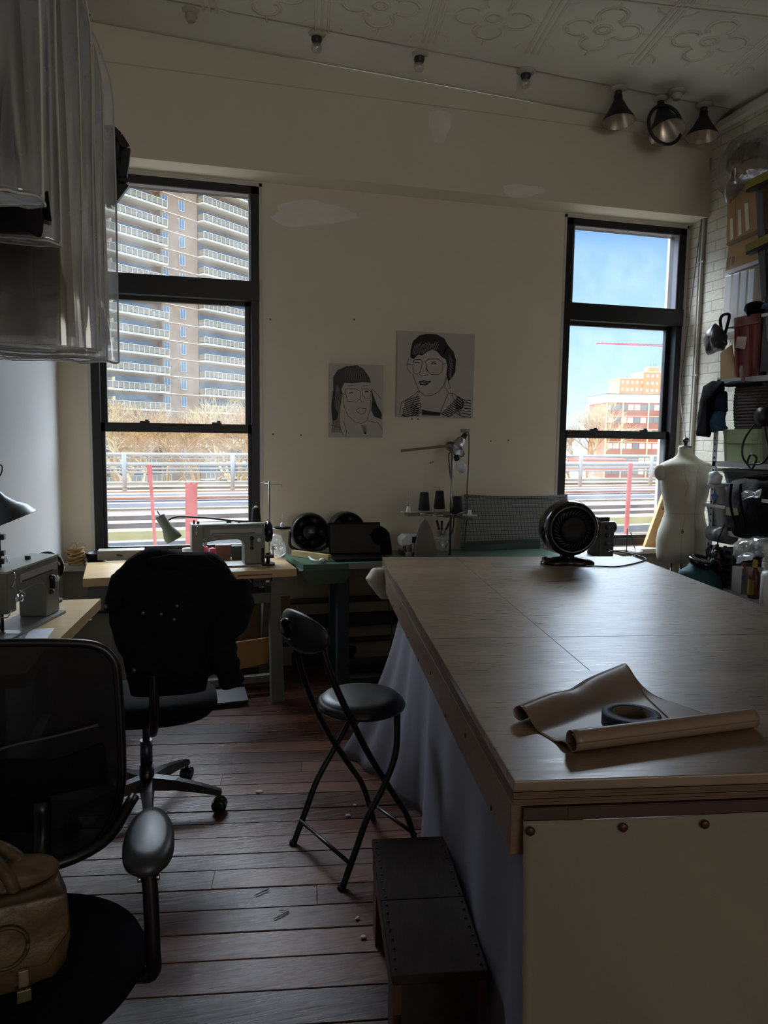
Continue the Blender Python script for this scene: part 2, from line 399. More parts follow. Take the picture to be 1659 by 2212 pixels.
# floor boards: one mesh with gaps
def board_mat():
    m = mat('worn_floor_boards', (84, 52, 40), .42, var=.25, vs=3)
    n = m.node_tree.nodes; L = m.node_tree.links; bs = n['Principled BSDF']
    t = n.new('ShaderNodeTexCoord'); mp = n.new('ShaderNodeMapping'); mp.inputs['Rotation'].default_value = (0, 0, -ROT); mp.inputs['Scale'].default_value = (1, 18, 1)
    L.new(t.outputs['Object'], mp.inputs[0])
    a = n.new('ShaderNodeTexNoise'); a.inputs['Scale'].default_value = 3.2; a.inputs['Detail'].default_value = 9; a.inputs['Roughness'].default_value = .65
    L.new(mp.outputs[0], a.inputs['Vector'])
    g = n.new('ShaderNodeTexNoise'); g.inputs['Scale'].default_value = 1.7; g.inputs['Detail'].default_value = 4; L.new(t.outputs['Object'], g.inputs['Vector'])
    at = n.new('ShaderNodeAttribute'); at.attribute_name = 'board'
    r = n.new('ShaderNodeValToRGB'); E = r.color_ramp.elements
    E[0].position = .28; E[0].color = (.026, .009, .006, 1); E[1].position = .75; E[1].color = (.165, .068, .042, 1)
    e = E.new(.5); e.color = (.078, .030, .020, 1)
    m1 = n.new('ShaderNodeMath'); m1.operation = 'MULTIPLY_ADD'; m1.inputs[1].default_value = .45; m1.inputs[2].default_value = .28
    L.new(at.outputs['Fac'], m1.inputs[0])
    m2 = n.new('ShaderNodeMath'); m2.operation = 'MULTIPLY_ADD'; m2.inputs[1].default_value = .55
    L.new(a.outputs['Fac'], m2.inputs[0]); L.new(m1.outputs[0], m2.inputs[2])
    m3 = n.new('ShaderNodeMath'); m3.operation = 'SUBTRACT'; m3.inputs[1].default_value = .22; L.new(m2.outputs[0], m3.inputs[0])
    L.new(m3.outputs[0], r.inputs[0]); L.new(r.outputs[0], bs.inputs['Base Color'])
    mr = n.new('ShaderNodeMapRange'); mr.inputs['From Min'].default_value = .35; mr.inputs['From Max'].default_value = .65
    mr.inputs['To Min'].default_value = .16; mr.inputs['To Max'].default_value = .44
    L.new(g.outputs['Fac'], mr.inputs['Value'])
    m4 = n.new('ShaderNodeMath'); m4.operation = 'MULTIPLY_ADD'; m4.inputs[1].default_value = .5; m4.inputs[2].default_value = -.25
    L.new(a.outputs['Fac'], m4.inputs[0]); m5 = n.new('ShaderNodeMath'); m5.operation = 'ADD'; L.new(m4.outputs[0], m5.inputs[0]); L.new(mr.outputs[0], m5.inputs[1])
    L.new(m5.outputs[0], bs.inputs['Roughness'])
    bp = n.new('ShaderNodeBump'); bp.inputs['Strength'].default_value = .45; bp.inputs['Distance'].default_value = .006
    L.new(a.outputs['Fac'], bp.inputs['Height']); L.new(bp.outputs[0], bs.inputs['Normal'])
    return m
b = MB(); rnd = random.Random(4); lay = b.b.faces.layers.float.new('board'); PW = .112
y = -6.0; rows = []
while y < 6.2:
    wdt = PW*rnd.uniform(.85, 1.2); x = -4+rnd.uniform(0, 2)
    while x < 7:
        ln = rnd.uniform(1.6, 3.4); val = rnd.random(); dz = rnd.uniform(-.0015, .0015)
        a0 = PD*x+PN*y; n0 = len(b.b.faces)
        b.b.faces.ensure_lookup_table()
        fs = []
        g = .0045; bev = .0015
        def pt(u, v, z): return b.b.verts.new(PD*u+PN*v+Vector((0, 0, z)))
        q = [pt(x+.001, y+g/2, -.03), pt(x+.001, y+g/2, -bev), pt(x+.001, y+g/2+bev, dz), pt(x+.001, y+wdt-g/2-bev, dz), pt(x+.001, y+wdt-g/2, -bev), pt(x+.001, y+wdt-g/2, -.03)]
        p = [pt(x+ln-.001, y+g/2, -.03), pt(x+ln-.001, y+g/2, -bev), pt(x+ln-.001, y+g/2+bev, dz), pt(x+ln-.001, y+wdt-g/2-bev, dz), pt(x+ln-.001, y+wdt-g/2, -bev), pt(x+ln-.001, y+wdt-g/2, -.03)]
        for k in range(5):
            f = b.b.faces.new([q[k], q[k+1], p[k+1], p[k]]); f[lay] = val
        for e_ in (q, p):
            f = b.b.faces.new(e_ if e_ is p else e_[::-1]); f[lay] = val
        x += ln
    y += wdt
# trim to the room
for co, no in (((XL, 0, 0), (-1, 0, 0)), ((XR, 0, 0), (1, 0, 0)), ((0, YB, 0), (0, 1, 0)), ((0, YR, 0), (0, -1, 0))):
    bmesh.ops.bisect_plane(b.b, geom=b.b.verts[:]+b.b.edges[:]+b.b.faces[:], plane_co=co, plane_no=no, clear_outer=True)
o = struct(b.build('floor', board_mat()))
b = MB(); b.span((XL-.2, YR-.2, -.12), (XR+.2, YB+.2, -.028)); struct(b.build('trim_subfloor', mat('subfloor_black', (14, 12, 11), .95)))

# windows
GB = .045
def window(name, W, zt, zm, drop):
    x0, x1 = W; yf = YB-.004
    fr = MB()
    fw = .05
    fr.span((x0, yf, WZ0), (x0+fw, YB+.12, WZ1)); fr.span((x1-fw, yf, WZ0), (x1, YB+.12, WZ1))
    fr.span((x0, yf, WZ1-.045), (x1, YB+.12, WZ1)); fr.span((x0, yf, WZ0), (x1, YB+.12, WZ0+.05))
    fr.span((x0, yf-.01, 2.37), (x1, YB+.12, 2.49))
    root = struct(fr.build(name, BLK))
    # inner stops and rail catches
    us = MB(); ux0, ux1 = x0+fw, x1-fw; ys0, ys1 = YB+.065, YB+.10
    us.span((ux0, ys0, 1.55), (ux0+.035, ys1, 2.37)); us.span((ux1-.035, ys0, 1.55), (ux1, ys1, 2.37)); us.span((ux0, ys0, 1.545), (ux1, ys1, 1.59)); us.span((ux0, ys0, 2.345), (ux1, ys1, 2.37))
    us.build('upper_sash', BLK, root)
    ls = MB(); ys0, ys1 = YB+.02, YB+.055
    ls.span((ux0, ys0, WZ0+.05), (ux0+.022, ys1, 1.59)); ls.span((ux1-.022, ys0, WZ0+.05), (ux1, ys1, 1.59)); ls.span((ux0, ys0, 1.535), (ux1, ys1, 1.592)); ls.span((ux0, ys0, WZ0+.05), (ux1, ys1, WZ0+.075))
    s = ls.build('lower_sash', BLK, root)
    for f in (.28, .76):
        c = MB(); cx = ux0+(ux1-ux0)*f; c.box((cx, ys0+.01, 1.598), (.06, .02, .012), bev=.003); c.box((cx+.012, ys0+.01, 1.608), (.022, .016, .012), bev=.003); c.build('sash_catch', BLACKP, s)
    for nm, a, c_ in (('transom_pane', (ux0, YB+.05, 2.49), (ux1, YB+.053, WZ1-.045)), ('upper_pane', (ux0+.035, YB+.08, 1.59), (ux1-.035, YB+.083, 2.345)), ('lower_pane', (ux0+.022, YB+.035, WZ0+.075), (ux1-.022, YB+.038, 1.535))):
        g = MB(); g.span(a, c_); g.build(nm, GLASS, root)
    # jamb lining strips catching light
    t = MB(); t.span((ux0+.008, YB+.0, 2.49), (ux0+.014, YB+.05, WZ1-.045)); t.span((ux1-.014, YB+.0, 2.49), (ux1-.004, YB+.05, WZ1-.045)); t.span((ux0, YB+.0, WZ1-.052), (ux1, YB+.05, WZ1-.046))
    t.build('bead', mat('grey_bead', (120, 116, 128), .4), root)
    return root
window('window_1', W1, 0, 0, 0); window('window_2', W2, 0, 0, 0)
b = MB()
for W in (W1, W2):
    for x in (W[0]-.018, W[1]): b.span((x, YB-.004, WZ0), (x+.018, YB, WZ1+.02))
    b.span((W[0]-.018, YB-.004, WZ1), (W[1]+.018, YB, WZ1+.02))
struct(b.build('trim_window_casing', mat('casing_paint', (188, 184, 176), .5)))
# paint patches and nail holes on the wall
b = MB(); NP = (0, -1, 0)
def blob(cx, cy, rx, ry, Y, sd, eps=.0015):
    c = ony(cx, cy, Y); k = 22; rr = random.Random(sd); q = []
    for i in range(k):
        a = 2*PI*i/k; f = 1+.14*math.sin(3*a+sd)+.06*math.sin(7*a)
        p = ony(cx+rx*f*math.cos(a), cy+ry*f*math.sin(a), Y); q.append((p.x, Y-eps, p.z))
    b.poly(q)
blob(672, 462, 88, 28, YB, 1); blob(1128, 412, 45, 14, YB-.2, 2, .0015); blob(950, 270, 24, 36, YB-.2, 3)
struct(b.build('trim_paint_patches', mat('patch_paint', (224, 221, 214), .75)))
b = MB()
for (x, y) in ((584, 690), (590, 938), (650, 940), (765, 690), (1060, 953), (1098, 951), (890, 905), (903, 905), (930, 1000), (935, 998), (1208, 912), (180, 400)):
    p = ony(x, y, YB); b.lathe([(.006, 0), (.004, .003), (0, .003)], (p.x, YB, p.z), (0, -1, 0), 8)
struct(b.build('trim_nail_holes', mat('nail_hole', (90, 84, 74), .8)))
# ---------------------------------------------------------------- outside
rnd = random.Random(11)
STREET = -7.5
b = MB(); b.span((-160, YB+1.5, STREET-.2), (320, 420, STREET)); struct(b.build('trim_street_ground', mat('street_ground', (150, 140, 120), .9, var=.15, vs=.05)))
CONC = mat('balcony_concrete', (216, 206, 190), .8)
TBR = mat('pale_tower_brick', (166, 136, 112), .85, var=.1, vs=.8)
RAILG = mat('balcony_rail_panel', (138, 128, 110), .6, var=.1, vs=1)
WBL = mat('window_blue_glass', (98, 128, 158), .25)
WFR = mat('window_white_frame', (215, 215, 215), .6)
YEL = mat('divider_cream', (235, 218, 170), .7)
# apartment tower: facade runs away to the right
AZ = R(48.0); TD = Vector((math.sin(AZ), math.cos(AZ), 0)); TN = Vector((math.cos(AZ), -math.sin(AZ), 0))
d0 = ray(357, 937); Q0 = CAM + d0*(118/ (d0.dot(FW)))   # facade point at the end of the left balconies
Q0.z = 0
def fs(px):     # distance along facade for a column of the view
    d = ray(px, 937); k = (Q0-Vector((0, 0, 0))).dot(TN)/d.dot(TN); return (Vector((d.x*k, d.y*k, 0))-Q0).dot(TD)
FH = 2.8
Z0 = CAM.z + (937-891)/FPX*118          # a slab level seen low in the left window
root = thing('apartment_tower', 'tall pale brick apartment tower with stacked white balconies seen through left window', 'building', (Q0.x, Q0.y, STREET), PI/2-AZ)
# local frame: X along facade, Y into the building, Z up
sA, sB, sW1, sW2, sC, sD = fs(150), 0, fs(363), fs(398), fs(431), fs(640)
b = MB(); zb = 0; zt = 20.2*FH
b.span((sA-14, 1.0, zb), (sB-.3, 18, zt)); b.span((sB-.3, 0.0, zb), (sC, 18, zt)); b.span((sC, 1.0, zb), (sD+12, 18, zt)); b.build('wall', TBR, root)
zl = Z0-STREET
k0 = -int((zl-1)//FH)
first = True
def tower_row(k, lead=None):
    z = zl+k*FH
    if lead is None:
        parts = []
        for (s0, s1, nd, capx) in ((sA-10, sB, 3, None), (sC+.2, sD+8, 3, 1)):
            m_ = MB(); m_.span((s0, -1.3, z), (s1, 1.0, z+.28)); bal = m_.build('balcony', CONC, root)
            r_ = MB(); n = int((s1-s0)/.95)
            r_.span((s0, -1.28, z+.4), (s1, -1.24, z+1.25))
            r_.span((s1-.05, -1.26, z+.4), (s1, 1, z+1.25)); r_.span((s0, -1.26, z+.4), (s0+.05, 1, z+1.25))
            r_.build('railing_panel', RAILG, bal)
            r_ = MB()
            for i in range(n+1): xx = s0+(s1-s0)*i/n; r_.span((xx-.025, -1.34, z+.2), (xx+.025, -1.27, z+1.32))
            r_.span((s0, -1.34, z+1.26), (s1, -1.27, z+1.33)); r_.build('railing_posts', WFR, bal)
            d_ = MB(); xx = s0+(s1-s0)*(.62 if s0 < 0 else .42); d_.span((xx, -1.2, z+.28), (xx+.12, 1, z+1.9)); d_.build('divider', YEL, bal)
            w_ = MB(); w_.span((s0+.8, .93, z+.35), (s1-1.5, .98, z+2.4)); gl = w_.build('glazing', WBL, bal)
            parts.append(bal)
        for s in (sW1, sW2):
            m_ = MB(); m_.span((s-.55, -.06, z+1.0), (s+.55, .02, z+2.45)); w_ = m_.build('window', WBL, root)
            m_ = MB()
            for dx in (-.57, -.03, .51): m_.span((s+dx, -.1, z+.95), (s+dx+.06, -.02, z+2.5))
            m_.span((s-.57, -.1, z+.9), (s+.57, -.02, z+.97)); m_.build('frame', WFR, w_); parts.append(w_)
        m_ = MB(); m_.span((sB, -.08, z+.02), (sC, .02, z+.16)); parts.append(m_.build('string_course', CONC, root))
        return parts
    dz = (k)*FH
    for p in lead:
        c = dup(p, par=root); c.location.z += dz
lead = tower_row(0)
for k in range(k0, 16):
    if k: tower_row(k, lead)
# far towers and the long low block seen through the right window
BRK = mat('orange_brick', (196, 128, 88), .85, var=.08, vs=.5)
b2 = thing('apartment_block', 'long orange brick block with white roof parapet behind the viaduct in right window', 'building', (0, 0, 0))
def at(px, py, dist): d = ray(px, py); return CAM + d*(dist/d.dot(FW))
P0 = at(1311, 850, 170); P1 = at(1700, 852, 170); TZ = P0.z
ux = (P1-P0); ux.z = 0; ux.normalize(); uy = Vector((-ux.y, ux.x, 0)); 
b2.location = (P0.x, P0.y, STREET); b2.rotation_euler = (0, 0, math.atan2(ux.y, ux.x)); H = TZ-STREET
b = MB(); b.span((0, 0, 0), (60, 14, H-2)); b.build('wall', mat('brick_red_brown', (168, 98, 72), .85, var=.08, vs=.5), b2)
b = MB(); b.span((-.3, -.3, H-2), (60.3, 14.3, H-.15)); b.build('parapet', mat('white_parapet', (238, 232, 218), .7), b2)
b = MB(); b.span((-.4, -.4, H-.15), (60.4, 14.4, H)); b.build('roof_edge', mat('roof_edge_grey', (90, 96, 104), .7), b2)
for xx in (0, 3.7, 9.6, 13.2, 19, 25, 31): b = MB(); b.span((xx, -.18, 0), (xx+.28, .0, H-2)); b.build('pilaster', YEL, b2)
rr = random.Random(3); FH2 = 2.95
for k in range(6):
    z = H-2-.15-(k+1)*FH2+1.4
    b = MB(); b.span((0, -.1, z-1.5), (60, .0, z-1.35)); b.build('string_course', YEL, b2)
    x = .5; prev = None
    while x < 26:
        b = MB(); b.span((x, -.08, z), (x+1.25, .02, z+1.25)); w_ = b.build('window', mat('flat_window_dark', (120, 128, 130), .4) if rr.random() < .6 else mat('flat_window_blind', (222, 214, 196), .6), b2)
        x += 1.5
b3 = thing('brick_tower', 'distant sand-coloured stepped brick tower above the long block in right window', 'building')
P0 = at(1339, 818, 300); P1 = at(1700, 820, 300); ux = (P1-P0); ux.z = 0; ux.normalize()
b3.location = (P0.x, P0.y, STREET); b3.rotation_euler = (0, 0, math.atan2(ux.y, ux.x)); H = P0.z-STREET
b = MB(); b.span((0, 0, 0), (9.5, 14, H)); b.span((9.3, -.8, 0), (40, 14, H+2.6)); b.build('wall', mat('sand_brick', (214, 150, 104), .85, var=.08, vs=.5), b3)
b = MB(); b.span((12.6, 3, H+2.6), (17, 9, H+5)); b.build('roof_house', mat('sand_brick', (0, 0, 0)), b3)
b = MB(); b.span((-.2, -.2, H), (9.3, 14.2, H+.35)); b.span((9.2, -1, H+2.6), (40, 14.2, H+3)); b.span((12.5, 2.8, H+5), (17.1, 9, H+5.3)); b.build('coping', CONC, b3)
b = MB()
for x in (4.5, 14, 15.2, 16): b.cyl((x, 5, H), (x, 5, H+(1.6 if x < 9 else 6.8)), .07, n=5)
b.build('antenna', DGREY, b3)
for k in range(5):
    for i in range(9):
        x = .8+i*1.95; z = H-1.9-k*2.9+(2.5 if x > 9.4 else 0); b = MB(); b.span((x, -.9 if x > 9.4 else -.08, z), (x+.9, 0, z+1.1)); b.build('window', mat('flat_window_blind', (0, 0, 0)), b3)
# crane jib in the sky
c = thing('tower_crane', 'far red crane jib crossing the sky in the right window', 'crane')
A = at(1288, 742, 330); B = at(1428, 748, 330); E_ = B+(B-A)*.6
b = MB(); 
for dz in (0, .9): b.bar(A+Vector((0, 0, dz*.2)), E_+Vector((0, 0, dz)), .25, .3)
n = 26
for i in range(n): p = A.lerp(E_, i/n); q = A.lerp(E_, (i+.5)/n); r_ = A.lerp(E_, (i+1)/n); b.bar(p, q+V(0, 0, .8), .12, .12); b.bar(q+V(0, 0, .8), r_, .12, .12)
b.build('jib', mat('crane_red', (170, 60, 80), .6), c, world=True)
b = MB(); b.bar(V(E_.x, E_.y, STREET), V(E_.x, E_.y, E_.z+6), 1.6, 1.6, up=(0, 1, 0)); b.build('mast', mat('crane_red', (0, 0, 0)), c, world=True)

# elevated railway
DIR = Vector((math.sin(R(85)), math.cos(R(85)), 0)); DN = Vector((-DIR.y, DIR.x, 0))
DZ = -1.15
def strip(px, v0, v1, z0, dep, col, name, label, cat, L0=-30, L1=60, rough=.7, group=None, solid=True):
    """a long member running with the tracks, its near top edge on row v0 at height z0"""
    p = onz(px, v0, z0); p2 = at(px, v1, (p-CAM).dot(FW)); h = max(.03, p.z-p2.z)
    b = MB(); a = p+DIR*L0; e = p+DIR*L1
    c0 = (a+e)/2+DN*(dep/2)-Vector((0, 0, h/2)); b.box(c0, (L1-L0, dep, h), rz=math.atan2(DIR.y, DIR.x))
    return one(b, name, mat('track_'+'_'.join(map(str, col)), tuple(int(c_*.8) for c_ in col), rough, var=.12, vs=.6), label, cat, group)
p = onz(380, 1192, DZ-.2); nd = p.dot(DN)
b = MB(); a = DN*(nd+.5); b.rings([[a+DIR*L+Vector((0, 0, z))+DN*w for (w, z) in ((0, DZ-.25), (0, DZ-.9), (26, DZ-.9), (26, DZ-.25))] for L in (-40, 90)])
struct(b.build('trim_viaduct_deck', mat('viaduct_ties', (98, 74, 62), .9, var=.35, vs=.9), smooth=False))
for px in (-200, 700, 1900):
    q = a+DIR*(onz(px, 1190, DZ).dot(DIR)); b = MB(); b.span((q.x-.4, q.y+1, STREET), (q.x+.4, q.y+1.8, DZ-.9)); one(b, 'viaduct_pier', RED, 'red steel pier holding up the elevated railway', 'pier', 'viaduct piers')
SN = mat('parapet_blue_grey', (105, 116, 128), .7)
strip(380, 1168, 1192, DZ-.05, .3, (112, 122, 132), 'viaduct_parapet', 'blue-grey steel parapet along the near edge of the railway', 'parapet')
strip(380, 1145, 1164, DZ+.1, .5, (222, 204, 120), 'walkway_beam', 'long yellow walkway beam just behind the blue-grey parapet', 'beam')
strip(380, 1128, 1139, DZ+.02, .3, (96, 70, 58), 'guard_timber', 'brown guard timber nearest behind the yellow beam', 'timber')
strip(380, 1112, 1122, DZ+.02, .4, (104, 74, 60), 'guard_timber', 'brown guard timber in the middle of the near track', 'timber')
strip(380, 1097, 1101, DZ+.05, .15, (228, 210, 150), 'contact_rail_cover', 'thin cream contact rail cover above the brown timbers', 'rail')
strip(380, 1086, 1094, DZ+.25, .25, (196, 206, 222), 'service_pipe', 'pale blue service pipe across the tracks, the lower one', 'pipe', rough=.4)
strip(380, 1080, 1083, DZ+.12, .2, (70, 78, 104), 'steel_channel', 'dark blue steel channel above the lower pale pipe', 'beam')
strip(380, 1073, 1080, DZ+.12, .6, (214, 130, 84), 'rusted_girder', 'orange rusted girder between the two pale pipes', 'girder')
strip(380, 1066, 1071, DZ+.3, .25, (210, 214, 224), 'service_pipe', 'pale blue service pipe across the tracks, the upper one', 'pipe', rough=.4)
strip(380, 1060, 1063, DZ+.1, .4, (218, 156, 90), 'running_rail', 'orange-brown running rail above the upper pale pipe', 'rail')
strip(380, 1052, 1057, DZ+.15, .5, (190, 160, 110), 'running_rail', 'tan running rail on the far track', 'rail')
strip(380, 1041, 1048, DZ+.4, .4, (240, 228, 190), 'platform_edge', 'bright cream far edge beam of the railway', 'beam')
strip(1300, 1115, 1126, DZ+.0, .4, (200, 110, 78), 'timber_barrier', 'orange timber barrier low in the right window', 'barrier', -6, 40)
# far-side fence
fz = onz(380, 1045, DZ+.4); fd = (fz-CAM).dot(FW)
f = thing('trackside_fence', 'pale pipe fence along the far side of the railway', 'fence', tuple(fz))
b = MB()
for v in (982, 1003, 1012, 1020): q = at(380, v, fd); b.tube([q-DIR*30, q+DIR*60], .09 if v in (982, 1003) else .045, 6)
b.build('rail', mat('fence_pale', (168, 168, 164), .5), f, world=True)
qz = at(380, 981, fd).z
for i in range(-6, 16):
    q = fz + DIR*(i*4.75-2.2); b = MB(); b.cyl((q.x, q.y, fz.z-.3), (q.x, q.y, qz), .11, n=6); b.build('post', mat('fence_pale', (0, 0, 0)), f, world=True)
strip(380, 990, 992, DZ+1.4, .2, (160, 150, 130), 'signal_cable_tray', 'thin grey cable tray behind the pale trackside fence', 'tray')
# red steelwork near the building
def redpole(x0, y0, x1, y1, dist, wpx, label, name, cap=False):
    a, c = at(x0, y0, dist), at(x1, y1, dist); c = c+(c-a)*.6; wdt = wpx/FPX*dist
    b = MB(); b.bar(a, c, wdt, wdt*.6, up=(0, 1, 0))
    if cap: 
        b.bar(a+V(0, 0, .02), a-V(0, 0, .3), wdt*1.5, wdt*.8, up=(0, 1, 0))
    return a, c, wdt, b
a, c_, wd, b = redpole(323, 1006, 336, 1185, 13.6, 7, '', '', True)
one(b, 'signal_post', RED, 'slim red steel post with flared cap outside left window', 'post')
a, c_, wd, b = redpole(413, 1046, 414, 1185, 13.2, 25, '', '')
for dx in (-.9, 0, .9): b.ball(a+RT*(dx*wd/2)+V(0, 0, .02), .03, 8)
b.bar(a+V(0, -wd*.35, -.1), a+V(0, -wd*.35, -.36), .14, .02, up=(0, 1, 0))
one(b, 'red_column', RED, 'wide riveted red steel column stub outside left window', 'column')
a, c_, wd, b = redpole(1362, 1001, 1352, 1160, 13.6, 8.5, '', '')
one(b, 'signal_post', RED, 'red steel post outside the right window', 'post')
b = MB(); p = at(1288, 992, 62); b.box(p-V(0, 0, .4), (4.2, 2.4, 1.0), rz=math.atan2(DIR.y, DIR.x)); one(b, 'site_container', mat('container_orange', (212, 104, 72), .7), 'orange-red container beyond the fence in right window', 'container')
strip(1300, 1001, 1012, DZ+.9, 3, (236, 230, 214), 'train_shed_roof', 'long white low roof beyond the tracks', 'roof', -14, 60)
# bare winter trees
GOLD = mat('bare_branches', (168, 132, 84), .9, var=.2, vs=1)
PALEB = mat('pale_sycamore_branches', (196, 178, 140), .9, var=.15, vs=1)
def tree_mesh(seed, H, spread, big=True, lim=5):
    r_ = random.Random(seed); b = MB()
    def grow(p, d, L, r, lv):
        n = 3; pts = [p]; dd = d.copy()
        for i in range(n):
            dd = (dd+Vector((r_.uniform(-1, 1), r_.uniform(-1, 1), r_.uniform(-.3, .7)))*.22).normalized(); pts.append(pts[-1]+dd*L/n)
        b.tube(pts, [r*(1-.45*i/n) for i in range(n+1)], 4 if lv > 2 else 6, cap=False)
        if lv >= lim: return
        kids = 3 if lv < 2 else 4
        for i in range(kids):
            t = pts[-1] if i < 2 else pts[-2].lerp(pts[-1], r_.random())
            v = (dd+Vector((r_.uniform(-1, 1), r_.uniform(-1, 1), r_.uniform(-.5, .6)))*spread).normalized()
            grow(t, v, L*r_.uniform(.6, .8), r*.55, lv+1)
    grow(Vector((0, 0, 0)), Vector((0, 0, 1)), H*.34, H*.022, 0)
    return b
protos = []
specs = [(215, 60, 13.2), (262, 66, 12), (312, 58, 12.5), (355, 70, 13), (405, 60, 12), (440, 52, 12.5), (478, 64, 13.5), (520, 58, 12.6), (560, 62, 13.3), (1228, 120, 14.0), (1262, 115, 16.5), (1280, 118, 15.0), (1246, 108, 12.0)]
tl = ['golden bare tree at the left edge of left window', 'golden bare tree left of the red post', 'pale golden bare tree behind the slim red post', 'bushy bare tree between slim post and red column', 'bare tree behind the wide red column', 'bare tree just right of the wide red column', 'tall golden bare tree below the right balconies', 'golden bare tree right of centre in left window', 'golden bare tree at the right edge of left window', 'small hazy bare tree at left edge of right window', 'tallest bare tree in the right window', 'rounded bare tree just left of the orange brick block', 'low bare tree nearest the viaduct in right window']
for i, (px, dist, H_) in enumerate(specs):
    if i < 4: 
        b = tree_mesh(20+i, 12.5, .9 if i % 2 else .75, lim=5); o = b.build('bare_tree', PALEB if i == 2 else GOLD); protos.append(o)
    else: o = protos[i % 4].copy(); C.objects.link(o)
    p = at(px, 940, dist); o.location = (p.x, p.y, STREET); o.rotation_euler = (0, 0, i*1.3); o.scale = (H_/12.5,)*3
    tag(o, tl[i], 'tree', 'bare trees beyond the railway')

# ---------------------------------------------------------------- cutting table
ZT = .93; TL = 2.42; TW = 1.30
TA = onz(1110, 1688, ZT); TA.z = 0
def tp(u, v, z=0): p = TA + PD*u + PN*v; return Vector((p.x, p.y, z))     # table coordinates: u right, v away
# table direction a touch off the boards
def table_top_mat():
    m = mat('worn_plywood_top', (150, 128, 104), .33, var=.1, vs=2, coat=.6)
    n = m.node_tree.nodes; L = m.node_tree.links; bs = n['Principled BSDF']
    t = n.new('ShaderNodeTexCoord')
    def tex(sc, scale, det, rot=0):
        mp = n.new('ShaderNodeMapping'); mp.inputs['Scale'].default_value = sc; mp.inputs['Rotation'].default_value = (0, 0, rot); L.new(t.outputs['Object'], mp.inputs[0])
        a = n.new('ShaderNodeTexNoise'); a.inputs['Scale'].default_value = scale; a.inputs['Detail'].default_value = det; a.inputs['Roughness'].default_value = .62; L.new(mp.outputs[0], a.inputs['Vector']); return a
    a = tex((1, 2.6, 1), 3.0, 10, .2); g = tex((1, 1.6, 1), 2.2, 6, .4); s = tex((1, 14, 1), 9, 4, .5)
    r = n.new('ShaderNodeValToRGB'); E = r.color_ramp.elements
    E[0].position = .3; E[0].color = (.070, .040, .021, 1); E[1].position = .72; E[1].color = (.29, .195, .118, 1)
    e = E.new(.5); e.color = (.165, .105, .060, 1)
    mx = n.new('ShaderNodeMath'); mx.operation = 'MULTIPLY_ADD'; mx.inputs[1].default_value = .55; 
    L.new(a.outputs['Fac'], mx.inputs[0])
    m2 = n.new('ShaderNodeMath'); m2.operation = 'MULTIPLY'; m2.inputs[1].default_value = .45; L.new(g.outputs['Fac'], m2.inputs[0]); L.new(m2.outputs[0], mx.inputs[2])
    L.new(mx.outputs[0], r.inputs[0])
    L.new(r.outputs[0], bs.inputs['Base Color'])
    bs.inputs['Coat Roughness'].default_value = .26; bs.inputs['Specular IOR Level'].default_value = .8
    mr = n.new('ShaderNodeMapRange'); mr.inputs['From Min'].default_value = .3; mr.inputs['From Max'].default_value = .7; mr.inputs['To Min'].default_value = .24; mr.inputs['To Max'].default_value = .46
    L.new(s.outputs['Fac'], mr.inputs['Value']); L.new(mr.outputs[0], bs.inputs['Roughness'])
    bp = n.new('ShaderNodeBump'); bp.inputs['Strength'].default_value = .18; bp.inputs['Distance'].default_value = .004; L.new(a.outputs['Fac'], bp.inputs['Height']); L.new(bp.outputs[0], bs.inputs['Normal'])
    return m
PLY = mat('ply_edge', (88, 66, 46), .6, var=.25, vs=10, stretch=(1, 1, 40))
FRAMEW = mat('table_frame_pine', (108, 80, 58), .5, var=.2, vs=5, stretch=(6, 1, 6), bump=.15, bs=30)
LG = PN*TL; 
tbl = thing('cutting_table', 'large worn plywood cutting table with fabric skirt at right', 'table', (TA.x, TA.y, 0), ROT)
b = MB(); b.box((TW/2, TL/2, ZT-.010), (TW, TL, .020), bev=.003); b.build('tabletop', table_top_mat(), tbl)
b = MB()
for k in range(4): b.box((TW/2, TL/2, ZT-.024-k*.0065), (TW-.002*(k % 2), TL-.002*(k % 2), .0055))
b.build('plywood_edge', PLY, tbl)
b = MB(); b.span((.02, .0, ZT-.075), (TW-.02, .04, ZT-.05)); b.span((.10, -.001, ZT-.07), (TW-.1, .0, ZT-.052)); b.build('front_batten', mat('dark_batten', (58, 34, 24), .6, var=.2, vs=6), tbl)
b = MB(); b.span((.0, .01, ZT-.142), (.03, TL-.01, ZT-.048), bev=.002); b.build('side_apron', FRAMEW, tbl)
b = MB(); b.span((TW-.03, .01, ZT-.175), (TW, TL-.01, ZT-.048)); b.build('side_apron', FRAMEW, tbl)
b = MB(); b.span((.03, TL-.04, ZT-.175), (TW-.03, TL-.01, ZT-.048)); b.build('back_apron', FRAMEW, tbl)
for (x, y) in ((.055, .06), (TW-.06, .06), (.06, TL-.06), (TW-.06, TL-.06)): b = MB(); b.box((x+(.06 if x < .5 else 0), y+(.03 if y < .5 else 0), (ZT-.05)/2), (.07, .07, ZT-.052)); b.build('leg', mat('leg_dark_red', (70, 30, 22), .6), tbl)
b = MB()
rr = random.Random(8)
for i in range(9):
    y = .15+i*.25; b.lathe([(.006, 0), (.006, .0015), (0, .002)], (0, y, ZT-.11+rr.uniform(-.03, .03)), (-1, 0, 0), 8)
b.build('screw_holes', mat('screw_dark', (50, 28, 20), .7), tbl)
b = MB(); b.span((.50, TL-.30, ZT), (.72, TL-.18, ZT+.0006)); 
